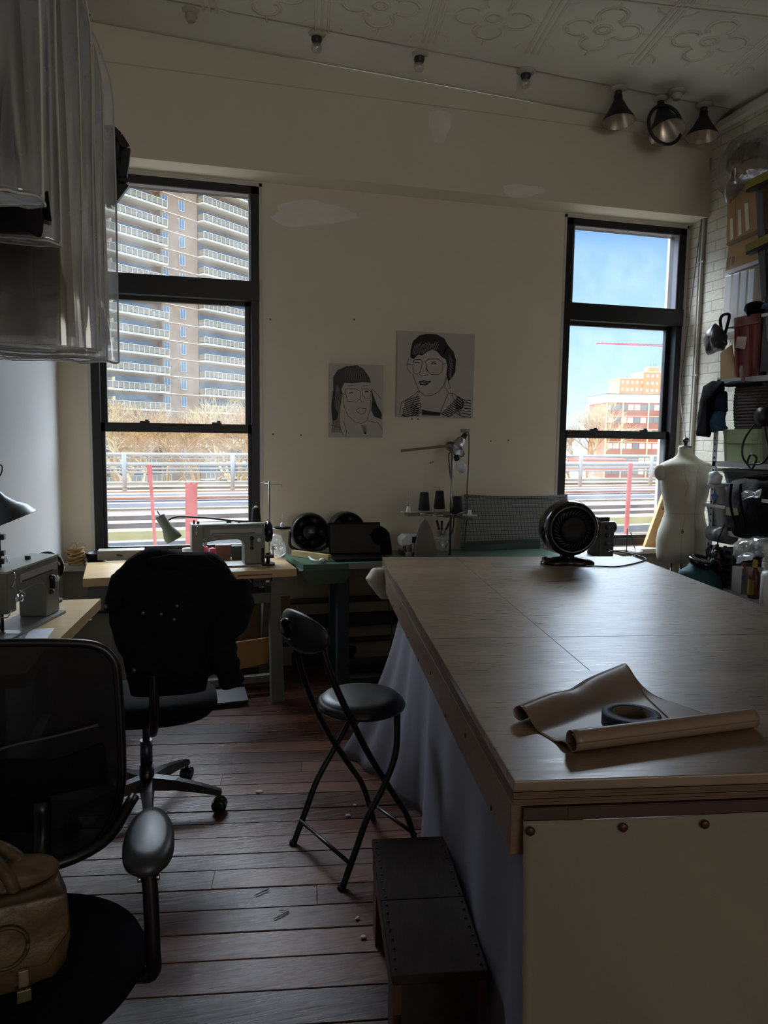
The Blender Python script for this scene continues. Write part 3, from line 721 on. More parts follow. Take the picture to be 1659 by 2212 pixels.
# scuffed dark patch near the far edge, burnt in
b.build('scorch_mark', mat('scorch', (88, 70, 54), .5, var=.3, vs=30), tbl)
jw = Matrix.Rotation(-ROT, 4, 'Z') @ (onz(1210, 1395, ZT)-Vector((TA.x, TA.y, ZT))); jc = Matrix.Rotation(-ROT, 4, 'Z') @ (onz(1050, 1378, ZT)-Vector((TA.x, TA.y, ZT)))
JM = mat('joint_dark', (40, 26, 18), .6)
b = MB(); b.span((jw.x, .6, ZT), (jw.x+.0018, TL-.02, ZT+.0004)); b.build('panel_joint', JM, tbl)
b = MB(); b.span((.01, jc.y, ZT), (TW-.01, jc.y+.0018, ZT+.0004)); b.build('panel_joint', JM, tbl)
# grey skirt down the left side
SK = mat('grey_skirt_cotton', (106, 102, 110), .85, var=.05, vs=6, bump=.1, bs=300)
def skirt(u, v):      # u along, v down
    y = TL*.90*(1-u)+.06; z = (ZT-.12)*(1-v)+.015
    far = max(0, (u*-1+.28)/.28)
    fold = .012*math.sin(u*34)*(.2+v)+.016*math.sin(u*13+1)*v + .05*far*v*(1+.5*math.sin(u*70))
    x = .088-fold-.02*v - (.20*far*v**2.2)
    return (x, y+.02*math.sin(u*21)*v, max(.006, z-.01*far*v))
b = MB(); b.grid(skirt, 160, 24); o = b.build('skirt', SK, tbl); md = o.modifiers.new('s', 'SOLIDIFY'); md.thickness = .002
# cream canvas hanging over the near end
CV = mat('cream_canvas', (122, 113, 98), .9, var=.04, vs=2, bump=.15, bs=500)
def canvas(u, v):
    x = .018+u*(TW-.01)+.0; z = ZT-.072-.003*math.sin(u*PI*2.5+.3)**2-v*(ZT-.10)
    d = math.exp(-((u-.06-v*.35)/.10)**2)*.055*v + math.exp(-((u-.17-v*.5)/.08)**2)*.040*v + .012*math.sin(u*9+v*3)*v
    ed = .004*noise.noise(Vector((0, v*40, 3)))*(1 if u < .01 else 0)
    return (x+.018*v*(1-u)+ed, -.004-d-.012*v, z)
b = MB(); b.grid(canvas, 90, 60); o = b.build('canvas_drape', CV, tbl); md = o.modifiers.new('s', 'SOLIDIFY'); md.thickness = .0015
for px, py in ((1127, 1744), (1327, 1739), (1483, 1738)):
    p = Matrix.Rotation(-ROT, 4, 'Z') @ (ony(px, py, TA.y)-TA); u = p.x if px < 1200 else p.x
    b = MB(); b.lathe([(.0085, 0), (.0085, .002), (.006, .004), (0, .0045)], (max(.03, u), -.009, ZT-.088), (0, -1, 0), 12); b.build('upholstery_tack', mat('rusty_tack', (66, 32, 24), .45, metal=.4), tbl)
# ---------------------------------------------------------------- folding stool
SC = Vector((.60, 2.545, 0)); SH = R(21)
st = thing('folding_stool', 'black folding stool with round padded seat and small backrest', 'stool', SC, SH)
b = MB(); b.lathe([(0, .545), (.135, .545), (.150, .552), (.157, .565), (.155, .575), (.148, .579), (.143, .583), (.138, .590), (.11, .597), (0, .600)], n=48); b.build('seat', mat('black_vinyl', (22, 24, 26), .42, bump=.05, bs=200), st)
b = MB(); b.lathe([(.150, .548), (.160, .553), (.163, .562), (.157, .570)], n=48); b.build('seat_rim', mat('dark_rim', (34, 36, 38), .25), st)
HW = .165
for s in (-1, 1):      # backrest posts run down and forward
    y = s*(HW-.02)
    b = MB(); b.tube(curve([(-.235, y*.62, .865), (-.20, y*.75, .74), (-.145, y*.92, .60), (-.06, y, .43), (.04, y*1.0, .27), (.11, y, .16), (.165, y, .0)], 6), .0115, 10); b.build('back_leg', BLACKM, st)
    y = s*(HW+.004)
    b = MB(); b.tube(curve([(.075, y*.72, .545), (.045, y*.92, .42), (-.015, y, .32), (-.085, y, .22), (-.135, y, .11), (-.185, y, .0)], 6), .0115, 10); b.build('front_leg', BLACKM, st)
    b = MB(); b.tube([(-.185, y, .012), (-.188, y, 0)], .014, 10); b.build('rubber_foot', BLACKP, st)
for x, z in ((.135, .09), (-.157, .085)): b = MB(); b.cyl((x, -HW, z), (x, HW, z), .007, n=8); b.build('stretcher', BLACKM, st)
b = MB(); pts = []
RY = Matrix.Rotation(R(-14), 3, 'Y')
rl = []
for k in range(12):
    a = k/11; yy = -.155+.31*a; t = math.sqrt(max(0.02, 1-(2*a-1)**2)); h = .062*t+.008; cx = -.235-.03*(1-(2*a-1)**2)
    rl.append([(cx+.020*math.cos(q)*(t*.8+.2), yy, .868+h*math.sin(q)) for q in [2*PI*i/16 for i in range(16)]])
b.rings(rl); b.build('backrest', mat('black_vinyl', (0, 0, 0)), st)
b = MB(); b.lathe([(.0, .006), (.03, .005), (.044, .0), (.046, -.008)], (-.283, .045, .868), (-1, 0, 0), 28, sx=1.25, sy=.8); b.build('backrest_cap', BLACKG, st)

# ---------------------------------------------------------------- step box
SD = [onz(803, 1812, .29), onz(945, 1785, .29), onz(1122, 2040, .29), onz(985, 2075, .29)]
so = onz(803, 1812, .29); sw, sl = .226, .585
sb = thing('step_box', 'dark scuffed wooden step bench beside the table skirt', 'step', (so.x, so.y, 0), ROT)
WD = mat('dark_step_wood', (46, 37, 32), .85, spec=.25, var=.25, vs=7, stretch=(4, 1, 4), bump=.2, bs=40)
WD2 = mat('reddish_step_wood', (70, 40, 28), .7, var=.2, vs=7, stretch=(1, 3, 1), bump=.2, bs=40)
b = MB(); b.span((0, -sl*.52, .265), (sw, 0, .29), bev=.004); b.build('top_board', WD, sb)
b = MB(); b.span((0, -sl, .264), (sw, -sl*.523, .289), bev=.004); b.build('top_board', WD, sb)
b = MB(); b.span((.004, -sl, .19), (.022, 0, .264)); b.build('side_rail', WD2, sb)
b = MB(); b.span((sw-.022, -sl, .19), (sw-.004, 0, .264)); b.build('side_rail', WD2, sb)
b = MB(); b.span((.022, -.022, 0), (sw-.022, -.002, .264)); b.build('end_panel', WD, sb)
b = MB(); b.span((.022, -sl, 0), (sw-.022, -sl+.022, .264)); b.build('end_panel', WD, sb)
for y in (-.11, -sl+.03): b = MB(); b.prism([(.006, y, .19), (.006, y+.1, .19), (.006, y+.1, 0), (.006, y+.02, 0)], (.02, 0, 0)); b.build('leg_board', WD2, sb)
b = MB(); b.lathe([(.004, 0), (.003, .002), (0, .0025)], (0, 0, 0), (0, 0, 1), 6); n0 = b.build('nail', mat('nail_dark', (20, 18, 17), .4, metal=.6), sb); first = True
for i in range(17):
    for x in (.012, sw-.012):
        n_ = n0 if first else n0.copy()
        if not first: C.objects.link(n_)
        first = False; n_.location = (x+.002*math.sin(i*5), -.02-i*(sl-.04)/16, .29)
SCRAP = mat('pale_scrap', (190, 186, 178), .8)
for i, (px, py) in enumerate(((1040, 1938), (1030, 1920))):
    p = onz(px, py, .2905); b = MB(); b.box(p+V(0, 0, .001), (.022 if i == 0 else .05, .012 if i == 0 else .004, .002), rz=.6*i+.2)
    one(b, 'fabric_scrap' if i == 0 else 'thread_end', SCRAP, 'pale fabric scrap lying on top of the step box' if i == 0 else 'loose pale thread lying on the step box', 'scrap' if i == 0 else 'thread')
fl = [(560, 1711, .03, .016, 'torn white scrap on the floor right of the chair caster'), (752, 1763, .02, .012, 'small white scrap on the floor between the stool legs'), (785, 2025, .018, .012, 'crumpled pale scrap on the floor near the step box leg'), (766, 1740, .012, .01, 'tiny pale scrap on the floor behind the stool'), (772, 1985, .012, .01, 'pale lint speck on the floor left of the step box')]
for px, py, a, c_, lb in fl:
    p = onz(px, py, .002); b = MB(); b.puff([p+V(a*math.cos(t)*.6, c_*math.sin(t)*.6, .003) for t in [k*PI/4 for k in range(8)]], (0, 0, 1), .003, .003, 60, px, N=16); one(b, 'fabric_scrap', SCRAP, lb, 'scrap')
for px, py, lb in ((605, 1975, 'curl of dark thread on the floor left of the step box'), (563, 1925, 'short dark thread curl on the floor below the armrest')):
    p = onz(px, py, .004); b = MB(); b.tube(curve([p+V(.03*math.sin(k*1.9), .02*math.cos(k*1.3), 0) for k in range(5)], 5), .0009, 5); one(b, 'thread_end', BLACKF, lb, 'thread')
# cloth scrap by the skirt and slim white legs
q = [onz(x, y, .01) for x, y in ((762, 1612), (822, 1603), (852, 1635), (845, 1645), (800, 1642), (772, 1635))]
b = MB(); b.puff(q, (0, 0, 1), .006, .006, 14, 3, N=32); one(b, 'cloth_offcut', mat('grey_offcut', (96, 96, 98), .9), 'pale grey cloth offcut lying on the floor behind the stool', 'cloth')
b = MB(); b.tube([onz(848, 1573, .02), onz(880, 1530, .14)], .012, 8); one(b, 'wooden_dowel', mat('pale_dowel', (168, 160, 150), .6), 'pale dowel end poking out from behind the table skirt', 'dowel')

# ---------------------------------------------------------------- office chairs
def chair_base(root, z0=.0, rz=0, r=.30):
    b = MB(); b.cyl((0, 0, .09), (0, 0, .20), .032, .027); b.build('hub', BLACKP, root)
    b = MB(); b.cyl((0, 0, .2), (0, 0, .30), .024); b.cyl((0, 0, .3), (0, 0, .42), .014); b.build('gas_lift', mat('lift_grey', (60, 62, 66), .35, metal=.6), root)
    for k in range(5):
        a = rz+2*PI*k/5; d = Vector((math.cos(a), math.sin(a), 0)); px = Vector((-d.y, d.x, 0))
        b = MB(); rl = []
        for t, wd, h, z in ((.02, .030, .05, .125), (.12, .022, .04, .118), (.22, .018, .03, .100), (r, .014, .02, .082)):
            c = d*t*1.0 if t < 1 else d*t
            c = d*(t)+Vector((0, 0, z)); rl.append([c+px*wd-V(0, 0, h/2), c+px*wd*.7+V(0, 0, h/2), c-px*wd*.7+V(0, 0, h/2), c-px*wd-V(0, 0, h/2)])
        b.rings(rl); arm = b.build('base_arm', BLACKP, root, smooth=False)
        cw = d*(r-.008); b = MB()
        for s in (-1, 1): b.lathe([(0, 0), (.022, .0), (.027, .004), (.027, .014), (.02, .018), (0, .018)], cw+px*(s*.004)+V(0, 0, .027), px*s, 18)
        b.cyl(cw+V(0, 0, .03), cw+V(0, 0, .085), .007); b.lathe([(.03, -.018), (.031, 0), (.03, .018)], cw+V(0, 0, .030), px, 14)
        b.build('caster', BLACKG, arm)
CB = Vector((-.175, 3.02, 0))
cb = thing('office_chair', 'black swivel office chair before the left window, jacket over its back', 'chair', CB, 0)
chair_base(cb, rz=R(-14), r=.30)
b = MB(); rl = []
for sc, z in ((.0, .435), (.6, .43), (.9, .437), (1, .465), (.985, .50), (.9, .52), (.6, .528), (0.0, .53)):
    rl.append([(.025+.255*sc*math.copysign(abs(math.cos(t))**.8, math.cos(t)), -.06+.25*sc*math.copysign(abs(math.sin(t))**.8, math.sin(t)), z+.02*(-.06+math.sin(t)*sc)*-1) for t in [2*PI*i/40 for i in range(40)]])
b.rings(rl, cap=False); b.build('seat', BLACKF, cb)
b = MB(); b.box((0, 0, .415), (.22, .26, .03), bev=.006); b.build('seat_mechanism', BLACKP, cb)
b = MB(); rl = []
for k in range(11):
    a = k/10; z = .60+a*.46; hw = .13+.03*math.sin(PI*a); rl.append([(hw*math.copysign(abs(math.cos(t))**.6, math.cos(t))+.10, -.335-.03*a*a+.022*math.sin(t)+.03*(math.cos(t)*hw/.2)**2, z) for t in [2*PI*i/24 for i in range(24)]])
b.rings(rl); b.build('backrest', BLACKF, cb)
b = MB(); b.tube(curve([(.03, -.1, .42), (.04, -.28, .44), (.05, -.35, .55), (.05, -.36, .75)], 5), .018, 8); b.build('back_bracket', BLACKP, cb)
# jacket draped over the backrest
YJ = 2.66
def J(*pp, y=YJ): return [ony(x, v, y) for x, v in pp]
jk = thing('denim_jacket', 'black jacket with metal snaps draped over the office chair back', 'jacket', ony(370, 1460, YJ))
b = MB()
ol = J((246, 1232), (272, 1208), (305, 1196), (345, 1188), (385, 1188), (420, 1189), (455, 1196), (488, 1222), (503, 1252), (512, 1300), (500, 1380), (480, 1430), (430, 1462), (380, 1466), (330, 1464), (288, 1462), (268, 1420), (243, 1385), (236, 1345), (240, 1300))
b.puff(ol, (0, -1, 0), .085, .032, 8, 5, N=110, back=.75)
b.build('body', DENIM, jk, world=True)
b = MB(); cl = [ony(x, y, Y) for x, y, Y in ((500, 1262, 2.68), (508, 1320, 2.64), (478, 1375, 2.6), (485, 1425, 2.58), (503, 1478, 2.58))]
pts = curve(cl, 6); n = len(pts); b.tube(pts, [.070-.030*i/n+.004*math.sin(i*1.7) for i in range(n)], 14); b.build('sleeve', DENIM, jk, world=True)
b = MB(); cl = [ony(x, y, Y) for x, y, Y in ((262, 1250, 2.66), (250, 1285, 2.62), (240, 1318, 2.62))]
pts = curve(cl, 5); n = len(pts); b.tube(pts, [.035-.010*i/n for i in range(n)], 12); b.build('sleeve', DENIM, jk, world=True)
b = MB(); b.puff(J((488, 1240), (512, 1275), (526, 1335), (528, 1352), (506, 1376), (498, 1330)), (0, -1, 0), .03, .01, 9, 2, N=36); b.build('front_panel', DENIM, jk, world=True)
b = MB(); b.puff(J((318, 1206), (370, 1196), (440, 1200), (470, 1222), (425, 1232), (360, 1228), (320, 1222), y=2.60), (0, -1, .3), .018, .006, 12, 2, N=40); b.build('collar', DENIM, jk, world=True)
for px, py, yy in ((309, 1324, 2.572), (348, 1327, 2.568), (376, 1338, 2.568), (382, 1309, 2.566), (228, 1311, 2.575), (290, 1448, 2.60)):
    b = MB(); p = ony(px, py, yy); b.lathe([(.0065, .012), (.0065, -.003), (.005, -.005), (0, -.004)], p, (0, 1, 0), 12); b.build('snap_button', mat('dull_snap', (84, 84, 88), .45, metal=.6), jk, world=True)

# foreground mesh chair
CA = Vector((-.36, 1.60, 0)); CZ = R(0)
ca = thing('mesh_office_chair', 'black mesh-back office chair in the left foreground', 'chair', CA, 0)
chair_base(ca, rz=R(30), r=.30)
b = MB(); rl = []
for sc, z in ((.0, .40), (.7, .40), (.95, .415), (1, .435), (.97, .455), (.8, .468), (.4, .472), (0.0, .472)):
    rl.append([(.0+.265*sc*math.cos(t), -.06+.245*sc*math.sin(t), z) for t in [2*PI*i/44 for i in range(44)]])
b.rings(rl, cap=False); b.build('seat', mat('navy_black_fabric', (11, 11, 16), .95, spec=.12, bump=.3, bs=300), ca)
yb = 1.93
def A_(x, y, Y=yb): return ony(x, y, Y)
ol = [A_(-190, 1480), A_(-175, 1420), A_(-120, 1393), (A_(0, 1389)), A_(150, 1389), A_(215, 1398), A_(248, 1430), A_(256, 1490), A_(262, 1600), A_(262, 1700), A_(240, 1775), A_(195, 1835), A_(150, 1856), A_(0, 1862), A_(-150, 1830), A_(-200, 1700)]
pts = curve(ol+[ol[0]], 5)
b = MB(); b.tube(pts, .011, 8); b.build('back_frame', BLACKP, ca, world=True)
MESHM = clearmat('black_mesh', .14, diff=(.004, .004, .005), rough=.5, gloss=.02)
cc = sum(pts, Vector())/len(pts)
b = MB(); b.rings([[cc.lerp(p, s)+V(0, .035*(1-s*s), 0) for p in pts[:-1]] for s in (1, .85, .6, .3, .02)]); b.build('mesh_panel', MESHM, ca, world=True)
def clean(fn): return fn
b = MB(); b.tube(curve([A_(-60, 1640, yb-.03), A_(20, 1612, yb-.03), A_(120, 1590, yb-.03), A_(212, 1566, yb-.03)], 5), .004, 6); b.build('lumbar_seam', mat('grey_seam', (58, 58, 60), .6), ca, world=True)
b = MB(); b.puff([A_(-120, 1640, yb), A_(120, 1640, yb), A_(225, 1600, yb), A_(235, 1690, yb), A_(100, 1720, yb), A_(95, 1800, yb), A_(-120, 1790, yb)], (0, -1, 0), .02, .003, 8, 1); b.build('lumbar_pad', BLACKF, ca, world=True)
# arm with pad
pc = onz(322, 1808, .67); 
b = MB(); rl = []
for sc, z in ((0, .645), (.8, .645), (1, .655), (1.0, .668), (.9, .680), (.65, .685), (0, .686)):
    rl.append([(pc.x+.052*sc*math.cos(t)*(1-.12*math.sin(t)), pc.y-.0+.125*sc*math.copysign(abs(math.sin(t))**.85, math.sin(t)), z) for t in [2*PI*i/40 for i in range(40)]])
b.rings(rl, cap=False); ap = b.build('armrest', mat('armrest_soft_plastic', (44, 46, 48), .38), ca, world=True)
b = MB(); rl = []
pb = [V(pc.x+.002, pc.y-.075, .645), V(pc.x+.006, pc.y-.085, .58), V(pc.x+.008, pc.y-.09, .48), V(pc.x+.004, pc.y-.07, .41), V(pc.x-.05, pc.y-.05, .40), V(pc.x-.13, pc.y-.05, .402)]
b.tube(curve(pb, 5), .016, 10); b.build('arm_post', BLACKP, ca, world=True)
for s in (-1, 1): b = MB(); b.cyl((pc.x+.003+s*.014, pc.y-.09, .632), (pc.x+.003+s*.022, pc.y-.09, .632), .007); b.build('arm_bolt', CHROME, ca, world=True)
b = MB(); b.tube(curve([(CA.x+.22, yb-.05, .62), (CA.x+.15, yb-.15, .56), (CA.x+.0, yb-.2, .55), (CA.x-.1, yb-.1, .6)], 5), .014, 8); b.build('back_bar', BLACKP, ca, world=True)
b = MB(); b.tube(curve([(CA.x, yb-.02, .62), (CA.x, yb-.05, .5), (CA.x, 1.72, .40)], 5), .022, 8); b.build('back_upright', BLACKP, ca, world=True)
# bronze leather bag on that seat
BR = mat('bronze_leather', (84, 68, 46), .42, var=.25, vs=14, bump=.5, bs=30)
bz = .475; bc = onz(30, 2060, .55); bx, by = -.375, 1.49
bag = thing('leather_handbag', 'crinkled bronze leather handbag on the foreground chair seat', 'handbag', (bx, by, bz), R(12)); bag.scale = (1.1, 1.1, 1.1)
b = MB(); rl = []
for z, sx, sy in ((0, .09, .05), (.01, .115, .07), (.06, .125, .078), (.13, .12, .07), (.165, .108, .055), (.17, .095, .045), (.14, .085, .035)):
    rl.append([(sx*math.copysign(abs(math.cos(t))**.55, math.cos(t))+.004*noise.noise(V(t*3, z*30, 1)), sy*math.copysign(abs(math.sin(t))**.7, math.sin(t))+.006*noise.noise(V(t*4, z*30, 5)), z) for t in [2*PI*i/48 for i in range(48)]])
b.rings(rl); b.build('body', BR, bag)
b = MB(); b.puff([(-.118, -.078, .10), (-.116, -.08, .168), (0, -.083, .172), (.116, -.08, .168), (.12, -.078, .10), (.08, -.088, .055), (-.06, -.088, .055)], (0, -1, 0), .008, .004, 20, 2, N=50); fpl = b.build('flap', BR, bag)
b = MB(); b.tube([(.02+.034*math.cos(t), -.093, .105+.036*math.sin(t)) for t in [2*PI*i/20 for i in range(21)]], .0035, 6); b.build('ring_stitch', mat('dark_bronze', (62, 44, 32), .5), fpl)
b = MB(); b.box((.045, -.094, .045), (.016, .008, .03), bev=.002); b.box((.045, -.092, .012), (.022, .006, .022), bev=.002); b.build('buckle', mat('old_brass', (150, 138, 108), .3, metal=.8), bag)
for sx, hh, yy in ((-.02, .10, -.035), (.0, .075, .01)):
    b = MB(); b.tube(curve([(sx-.07, yy, .13), (sx-.06, yy-.01, .20), (sx-.01, yy-.01, .17+hh), (sx+.045, yy, .20), (sx+.06, yy, .13)], 7), [.011]*29, 8); b.build('handle', BR, bag)
b = MB(); b.puff([(-.09, .0, .14), (-.08, .0, .20), (-.03, .01, .185), (.0, 0, .215), (.05, 0, .20), (.10, 0, .19), (.09, 0, .14)], (0, 1, 0), .035, .02, 18, 7, N=50); b.build('scarf', mat('brown_scarf', (96, 74, 54), .7, var=.3, vs=30), bag)

# ---------------------------------------------------------------- sewing tables
def tabletop_wood(name, rgb): return mat(name, rgb, .28, var=.07, vs=3, stretch=(1, 8, 1))
TOP = tabletop_wood('maple_laminate', (196, 168, 124)); LEGP = mat('leg_grey_green', (104, 104, 92), .5, var=.1)
ZS = .78
B0 = onz(179, 1250, ZS); B1 = onz(641, 1228, ZS); ang = math.atan2(B1.y-B0.y, B1.x-B0.x); LB = (B1-B0).length
tB = thing('sewing_table', 'maple-topped sewing table below the left window', 'table', (B0.x, B0.y, 0), ang)
b = MB(); b.span((0, 0, ZS-.045), (LB, .50, ZS), bev=.003); b.build('tabletop', TOP, tB)
b = MB(); b.span((LB-.33, -.001, ZS-.030), (LB-.14, .0, ZS-.022)); b.build('ruler_print', mat('ruler_ink', (120, 80, 50), .6), tB)
def leg_frame(root, x, pmat, L=.46, wd=.05):
    b = MB(); b.bar((x, .02+L/2-.04, ZS-.05), (x, .02+L/2-.04, .02), wd, wd*.7, up=(0, 1, 0)); b.build('leg', pmat, root)
    b = MB(); b.box((x, .25, ZS-.06), (.05, L, .03), bev=.004); b.box((x, .25, .02), (.06, L+.02, .04), bev=.004); b.build('leg_foot', pmat, root)
for x in (.16, LB-.10):
    b = MB(); b.rings([[(x-.02, .13, ZS-.05), (x+.03, .13, ZS-.05), (x+.03, .20, ZS-.05), (x-.02, .20, ZS-.05)], [(x-.03, .10, .40), (x+.035, .10, .40), (x+.035, .16, .4), (x-.03, .16, .4)], [(x-.035, .04, .0), (x+.04, .04, .0), (x+.04, .10, .0), (x-.035, .10, .0)]]); b.build('leg', LEGP, tB, smooth=False)
    b = MB(); b.rings([[(x-.02, .33, ZS-.05), (x+.03, .33, ZS-.05), (x+.03, .40, ZS-.05), (x-.02, .40, ZS-.05)], [(x-.035, .43, 0), (x+.04, .43, 0), (x+.04, .49, 0), (x-.035, .49, 0)]]); b.build('leg', LEGP, tB, smooth=False)
    b = MB(); b.box((x, .26, ZS-.06), (.06, .42, .03)); b.build('top_bracket', LEGP, tB)
b = MB(); b.span((.16, .20, .07), (LB-.10, .24, .11)); b.build('stretcher', LEGP, tB)
b = MB(); b.span((.14, .14, .56), (LB-.10, .17, .62)); b.build('cross_rail', LEGP, tB)
b = MB(); b.lathe([(0, 0), (.07, 0), (.08, .01), (.08, .16), (.06, .18), (.03, .19), (.03, .22), (0, .22)], (LB-.36, .25, .60), (1, 0, 0), 24); b.box((LB-.26, .25, .69), (.16, .1, .05)); b.build('motor', DGREY, tB)
b = MB(); b.box((LB-.19, .06, ZS-.075), (.10, .06, .05), bev=.004); sw_ = b.build('switch_box', DGREY, tB)
for k, c_ in enumerate((BLACKP, BLACKP, WHITEP)): b = MB(); b.box((LB-.22+k*.03, .029, ZS-.07), (.02, .004, .012)); b.build('switch', c_, sw_)
b = MB(); b.box((LB-.42, .12, .045), (.30, .18, .012), rot=Matrix.Rotation(R(12), 3, 'X')); b.build('treadle', DGREY, tB)
b = MB(); b.span((.0+.02, .03, .60), (.16, .1, .735)); b.build('drawer', mat('grey_drawer', (92, 92, 88), .5), tB)
# floor items under it
q = [ony(x, y, 4.45) for x, y in ((510, 1388), (582, 1377), (578, 1432), (508, 1448))]
b = MB(); b.prism(q, (0, .02, 0)); one(b, 'plywood_offcut', mat('yellow_ply', (170, 124, 70), .6, var=.1), 'yellow plywood offcut leaning under the sewing table', 'board')
b = MB(); b.box(ony(540, 1340, 4.6), (.5, .03, .30)); one(b, 'cardboard_sheet', mat('brown_card_dark', (110, 82, 54), .8), 'brown cardboard panel standing behind the sewing table legs', 'cardboard')
b = MB(); b.box(onz(455, 1480, .04), (.34, .22, .05), rz=.15, bev=.01); b.box(onz(455, 1470, .08), (.24, .15, .03), rz=.15, bev=.01); one(b, 'foot_pedal', mat('pedal_grey', (42, 44, 43), .5), 'grey treadle pedal on the floor under the sewing table', 'pedal')

# left-hand sewing table along the left wall
A0 = onz(218, 1293, ZS); A1 = onz(120, 1388, ZS)
tA = thing('sewing_table', 'maple-topped sewing table against the left wall', 'table', (A0.x, A0.y, 0))
xw = XL+.012
b = MB(); b.prism([(A0.x, A0.y, ZS-.045), (xw, A0.y+.005, ZS-.045), (xw, 2.45, ZS-.045), (A1.x-.03, 2.45, ZS-.045), (A1.x-.02, A1.y-.05, ZS-.045), (A1.x, A1.y, ZS-.045)], (0, 0, .045)); b.build('tabletop', TOP, tA, world=True)
for y in (A0.y-.12, 2.6):
    b = MB(); b.box((-.62, y, (ZS-.045)/2), (.05, .05, ZS-.045)); b.build('leg', LEGP, tA, world=True)
b = MB(); b.box((-.60, 3.0, ZS-.07), (.2, .6, .04)); b.build('under_rail', DGREY, tA, world=True)
b = MB(); b.box((-.60, 2.95, .3), (.04, .8, .04)); b.build('stretcher', LEGP, tA, world=True)
b = MB(); p = onz(180, 1348, .70); b.tube([p+V(-.03, 0, 0), p+V(.03, .03, .01)], .006, 8); b.build('knee_lever', CHROME, tA, world=True)

# ---------------------------------------------------------------- sewing machines
def sewing_machine(label, loc, rz, sc=1.0):
    r = thing('sewing_machine', label, 'sewing machine', loc, rz); s = sc
    def P(*a): return tuple(x*s for x in a)
    b = MB(); b.span(P(-.27, -.085, 0), P(.21, .085, .012), bev=.002); b.build('bed', mat('bed_grey', (120, 122, 118), .3), r)
    # pillar and arm as one casting, profile in XZ
    prof = [(.075, .012), (.205, .012), (.205, .24), (.20, .262), (-.21, .262), (-.235, .25), (-.24, .17), (-.235, .135), (-.175, .130), (-.165, .155), (-.10, .168), (.03, .172), (.065, .160), (.075, .13)]
    b = MB(); b.prism([P(x, -.06, z) for x, z in prof], P(0, .12, 0)); o = b.build('casting', GREY, r, smooth=False)
    md = o.modifiers.new('b', 'BEVEL'); md.width = .008*s; md.segments = 3; md.limit_method = 'ANGLE'
    b = MB(); b.span(P(-.245, -.062, .10), P(-.17, .062, .265), bev=.01*s); b.build('head', GREY, r)
    b = MB(); b.span(P(-.135, -.0635, .205), P(.185, -.058, .238), bev=.001); pl = b.build('name_panel', GREYL, r)
    b = MB(); b.span(P(-.125, -.066, .208), P(.14, -.063, .213)); b.build('dark_stripe', BLACKP, pl)
    b = MB(); b.span(P(-.245, -.065, .262), P(.205, .065, .270)); b.build('top_cover', mat('cover_light', (160, 160, 152), .3), r)
    b = MB(); b.lathe([(0, 0), (.045, 0), (.062, .006), (.066, .014), (.062, .03), (.045, .038), (.018, .04), (0, .04)], P(.215, 0, .205), (1, 0, 0), 32); b.cyl(P(.2, 0, .205), P(.22, 0, .205), .02*s); b.build('handwheel', BLACKG, r)
    b = MB(); b.lathe([(0, 0), (.013, 0), (.013, .01), (.010, .014), (0, .014)], P(.165, -.06, .165), (0, -1, 0), 20); b.build('stitch_dial', WHITEP, r)
    b = MB(); b.box(P(.12, -.07, .155), P(.012, .02, .05), bev=.002); b.lathe([(.011, 0), (.011, .018), (0, .02)], P(.12, -.06, .178), (0, -1, 0), 14); b.lathe([(.010, 0), (.010, .012), (0, .014)], P(.12, -.06, .115), (0, -1, 0), 14); b.build('reverse_lever', BLACKP, r)
    b = MB(); b.cyl(P(-.205, -.01, .10), P(-.205, -.01, .035), .004*s); b.cyl(P(-.205, -.01, .04), P(-.205, -.01, .016), .0012*s); b.build('needle_bar', CHROME, r)
    b = MB(); b.cyl(P(-.205, .014, .10), P(-.205, .014, .03), .004*s); b.box(P(-.205, .002, .022), P(.012, .03, .006)); b.box(P(-.205, -.018, .018), P(.010, .02, .003)); b.build('presser_foot', CHROME, r)
    b = MB(); b.lathe([(.014, 0), (.014, .004), (.006, .006), (.006, .014), (.013, .016), (.013, .02), (0, .022)], P(-.17, -.062, .15), (0, -1, 0), 18); b.tube(curve([P(-.17, -.08, .15), P(-.155, -.09, .165), P(-.185, -.08, .185)], 5), .0015*s, 5); b.build('tension_dial', CHROME, r)
    b = MB(); b.tube(curve([P(-.215, -.066, .20), P(-.22, -.085, .24), P(-.21, -.075, .262)], 4), .003*s, 6); b.build('take_up_lever', CHROME, r)
    b = MB(); b.cyl(P(-.225, 0, .268), P(-.225, 0, .292), .006*s); b.build('pressure_screw', BLACKP, r); b = MB(); b.cyl(P(-.20, 0, .268), P(-.20, 0, .285), .008*s); b.build('oil_cap', BLACKP, r); b = MB(); b.box(P(.05, 0, .277), P(.012, .02, .016)); b.build('thread_eyelet', BLACKP, r)
    b = MB(); b.tube(curve([P(-.23, .02, .10), P(-.25, -.06, .09), P(-.24, -.075, .12)], 5), .0025*s, 6); b.build('thread_guide', CHROME, r)
    b = MB(); b.span(P(-.2, -.08, .012), P(-.15, .08, .0135)); b.build('slide_plate', CHROME, r)
    return r
pB = onz(553, 1224, ZS)
mB = sewing_machine('grey sewing machine on the table below the left window', V(pB.x-.135, pB.y+.07, ZS), ang, .91)
bw = thing('bobbin_winder', 'black bobbin winder clamped beside the window sewing machine', 'bobbin winder', onz(580, 1222, ZS))
b = MB(); b.cyl((-.01, .03, 0), (-.01, .03, .012), .05); b.cyl((0, .03, .01), (0, .03, .07), .010); b.box((0, .03, .05), (.07, .02, .02), bev=.003); b.build('frame', BLACKP, bw)
b = MB(); b.lathe([(0, 0), (.045, .002), (.048, .008), (.045, .014), (0, .016)], (-.04, .03, .06), (1, 0, 0), 24); b.build('wheel', BLACKG, bw)
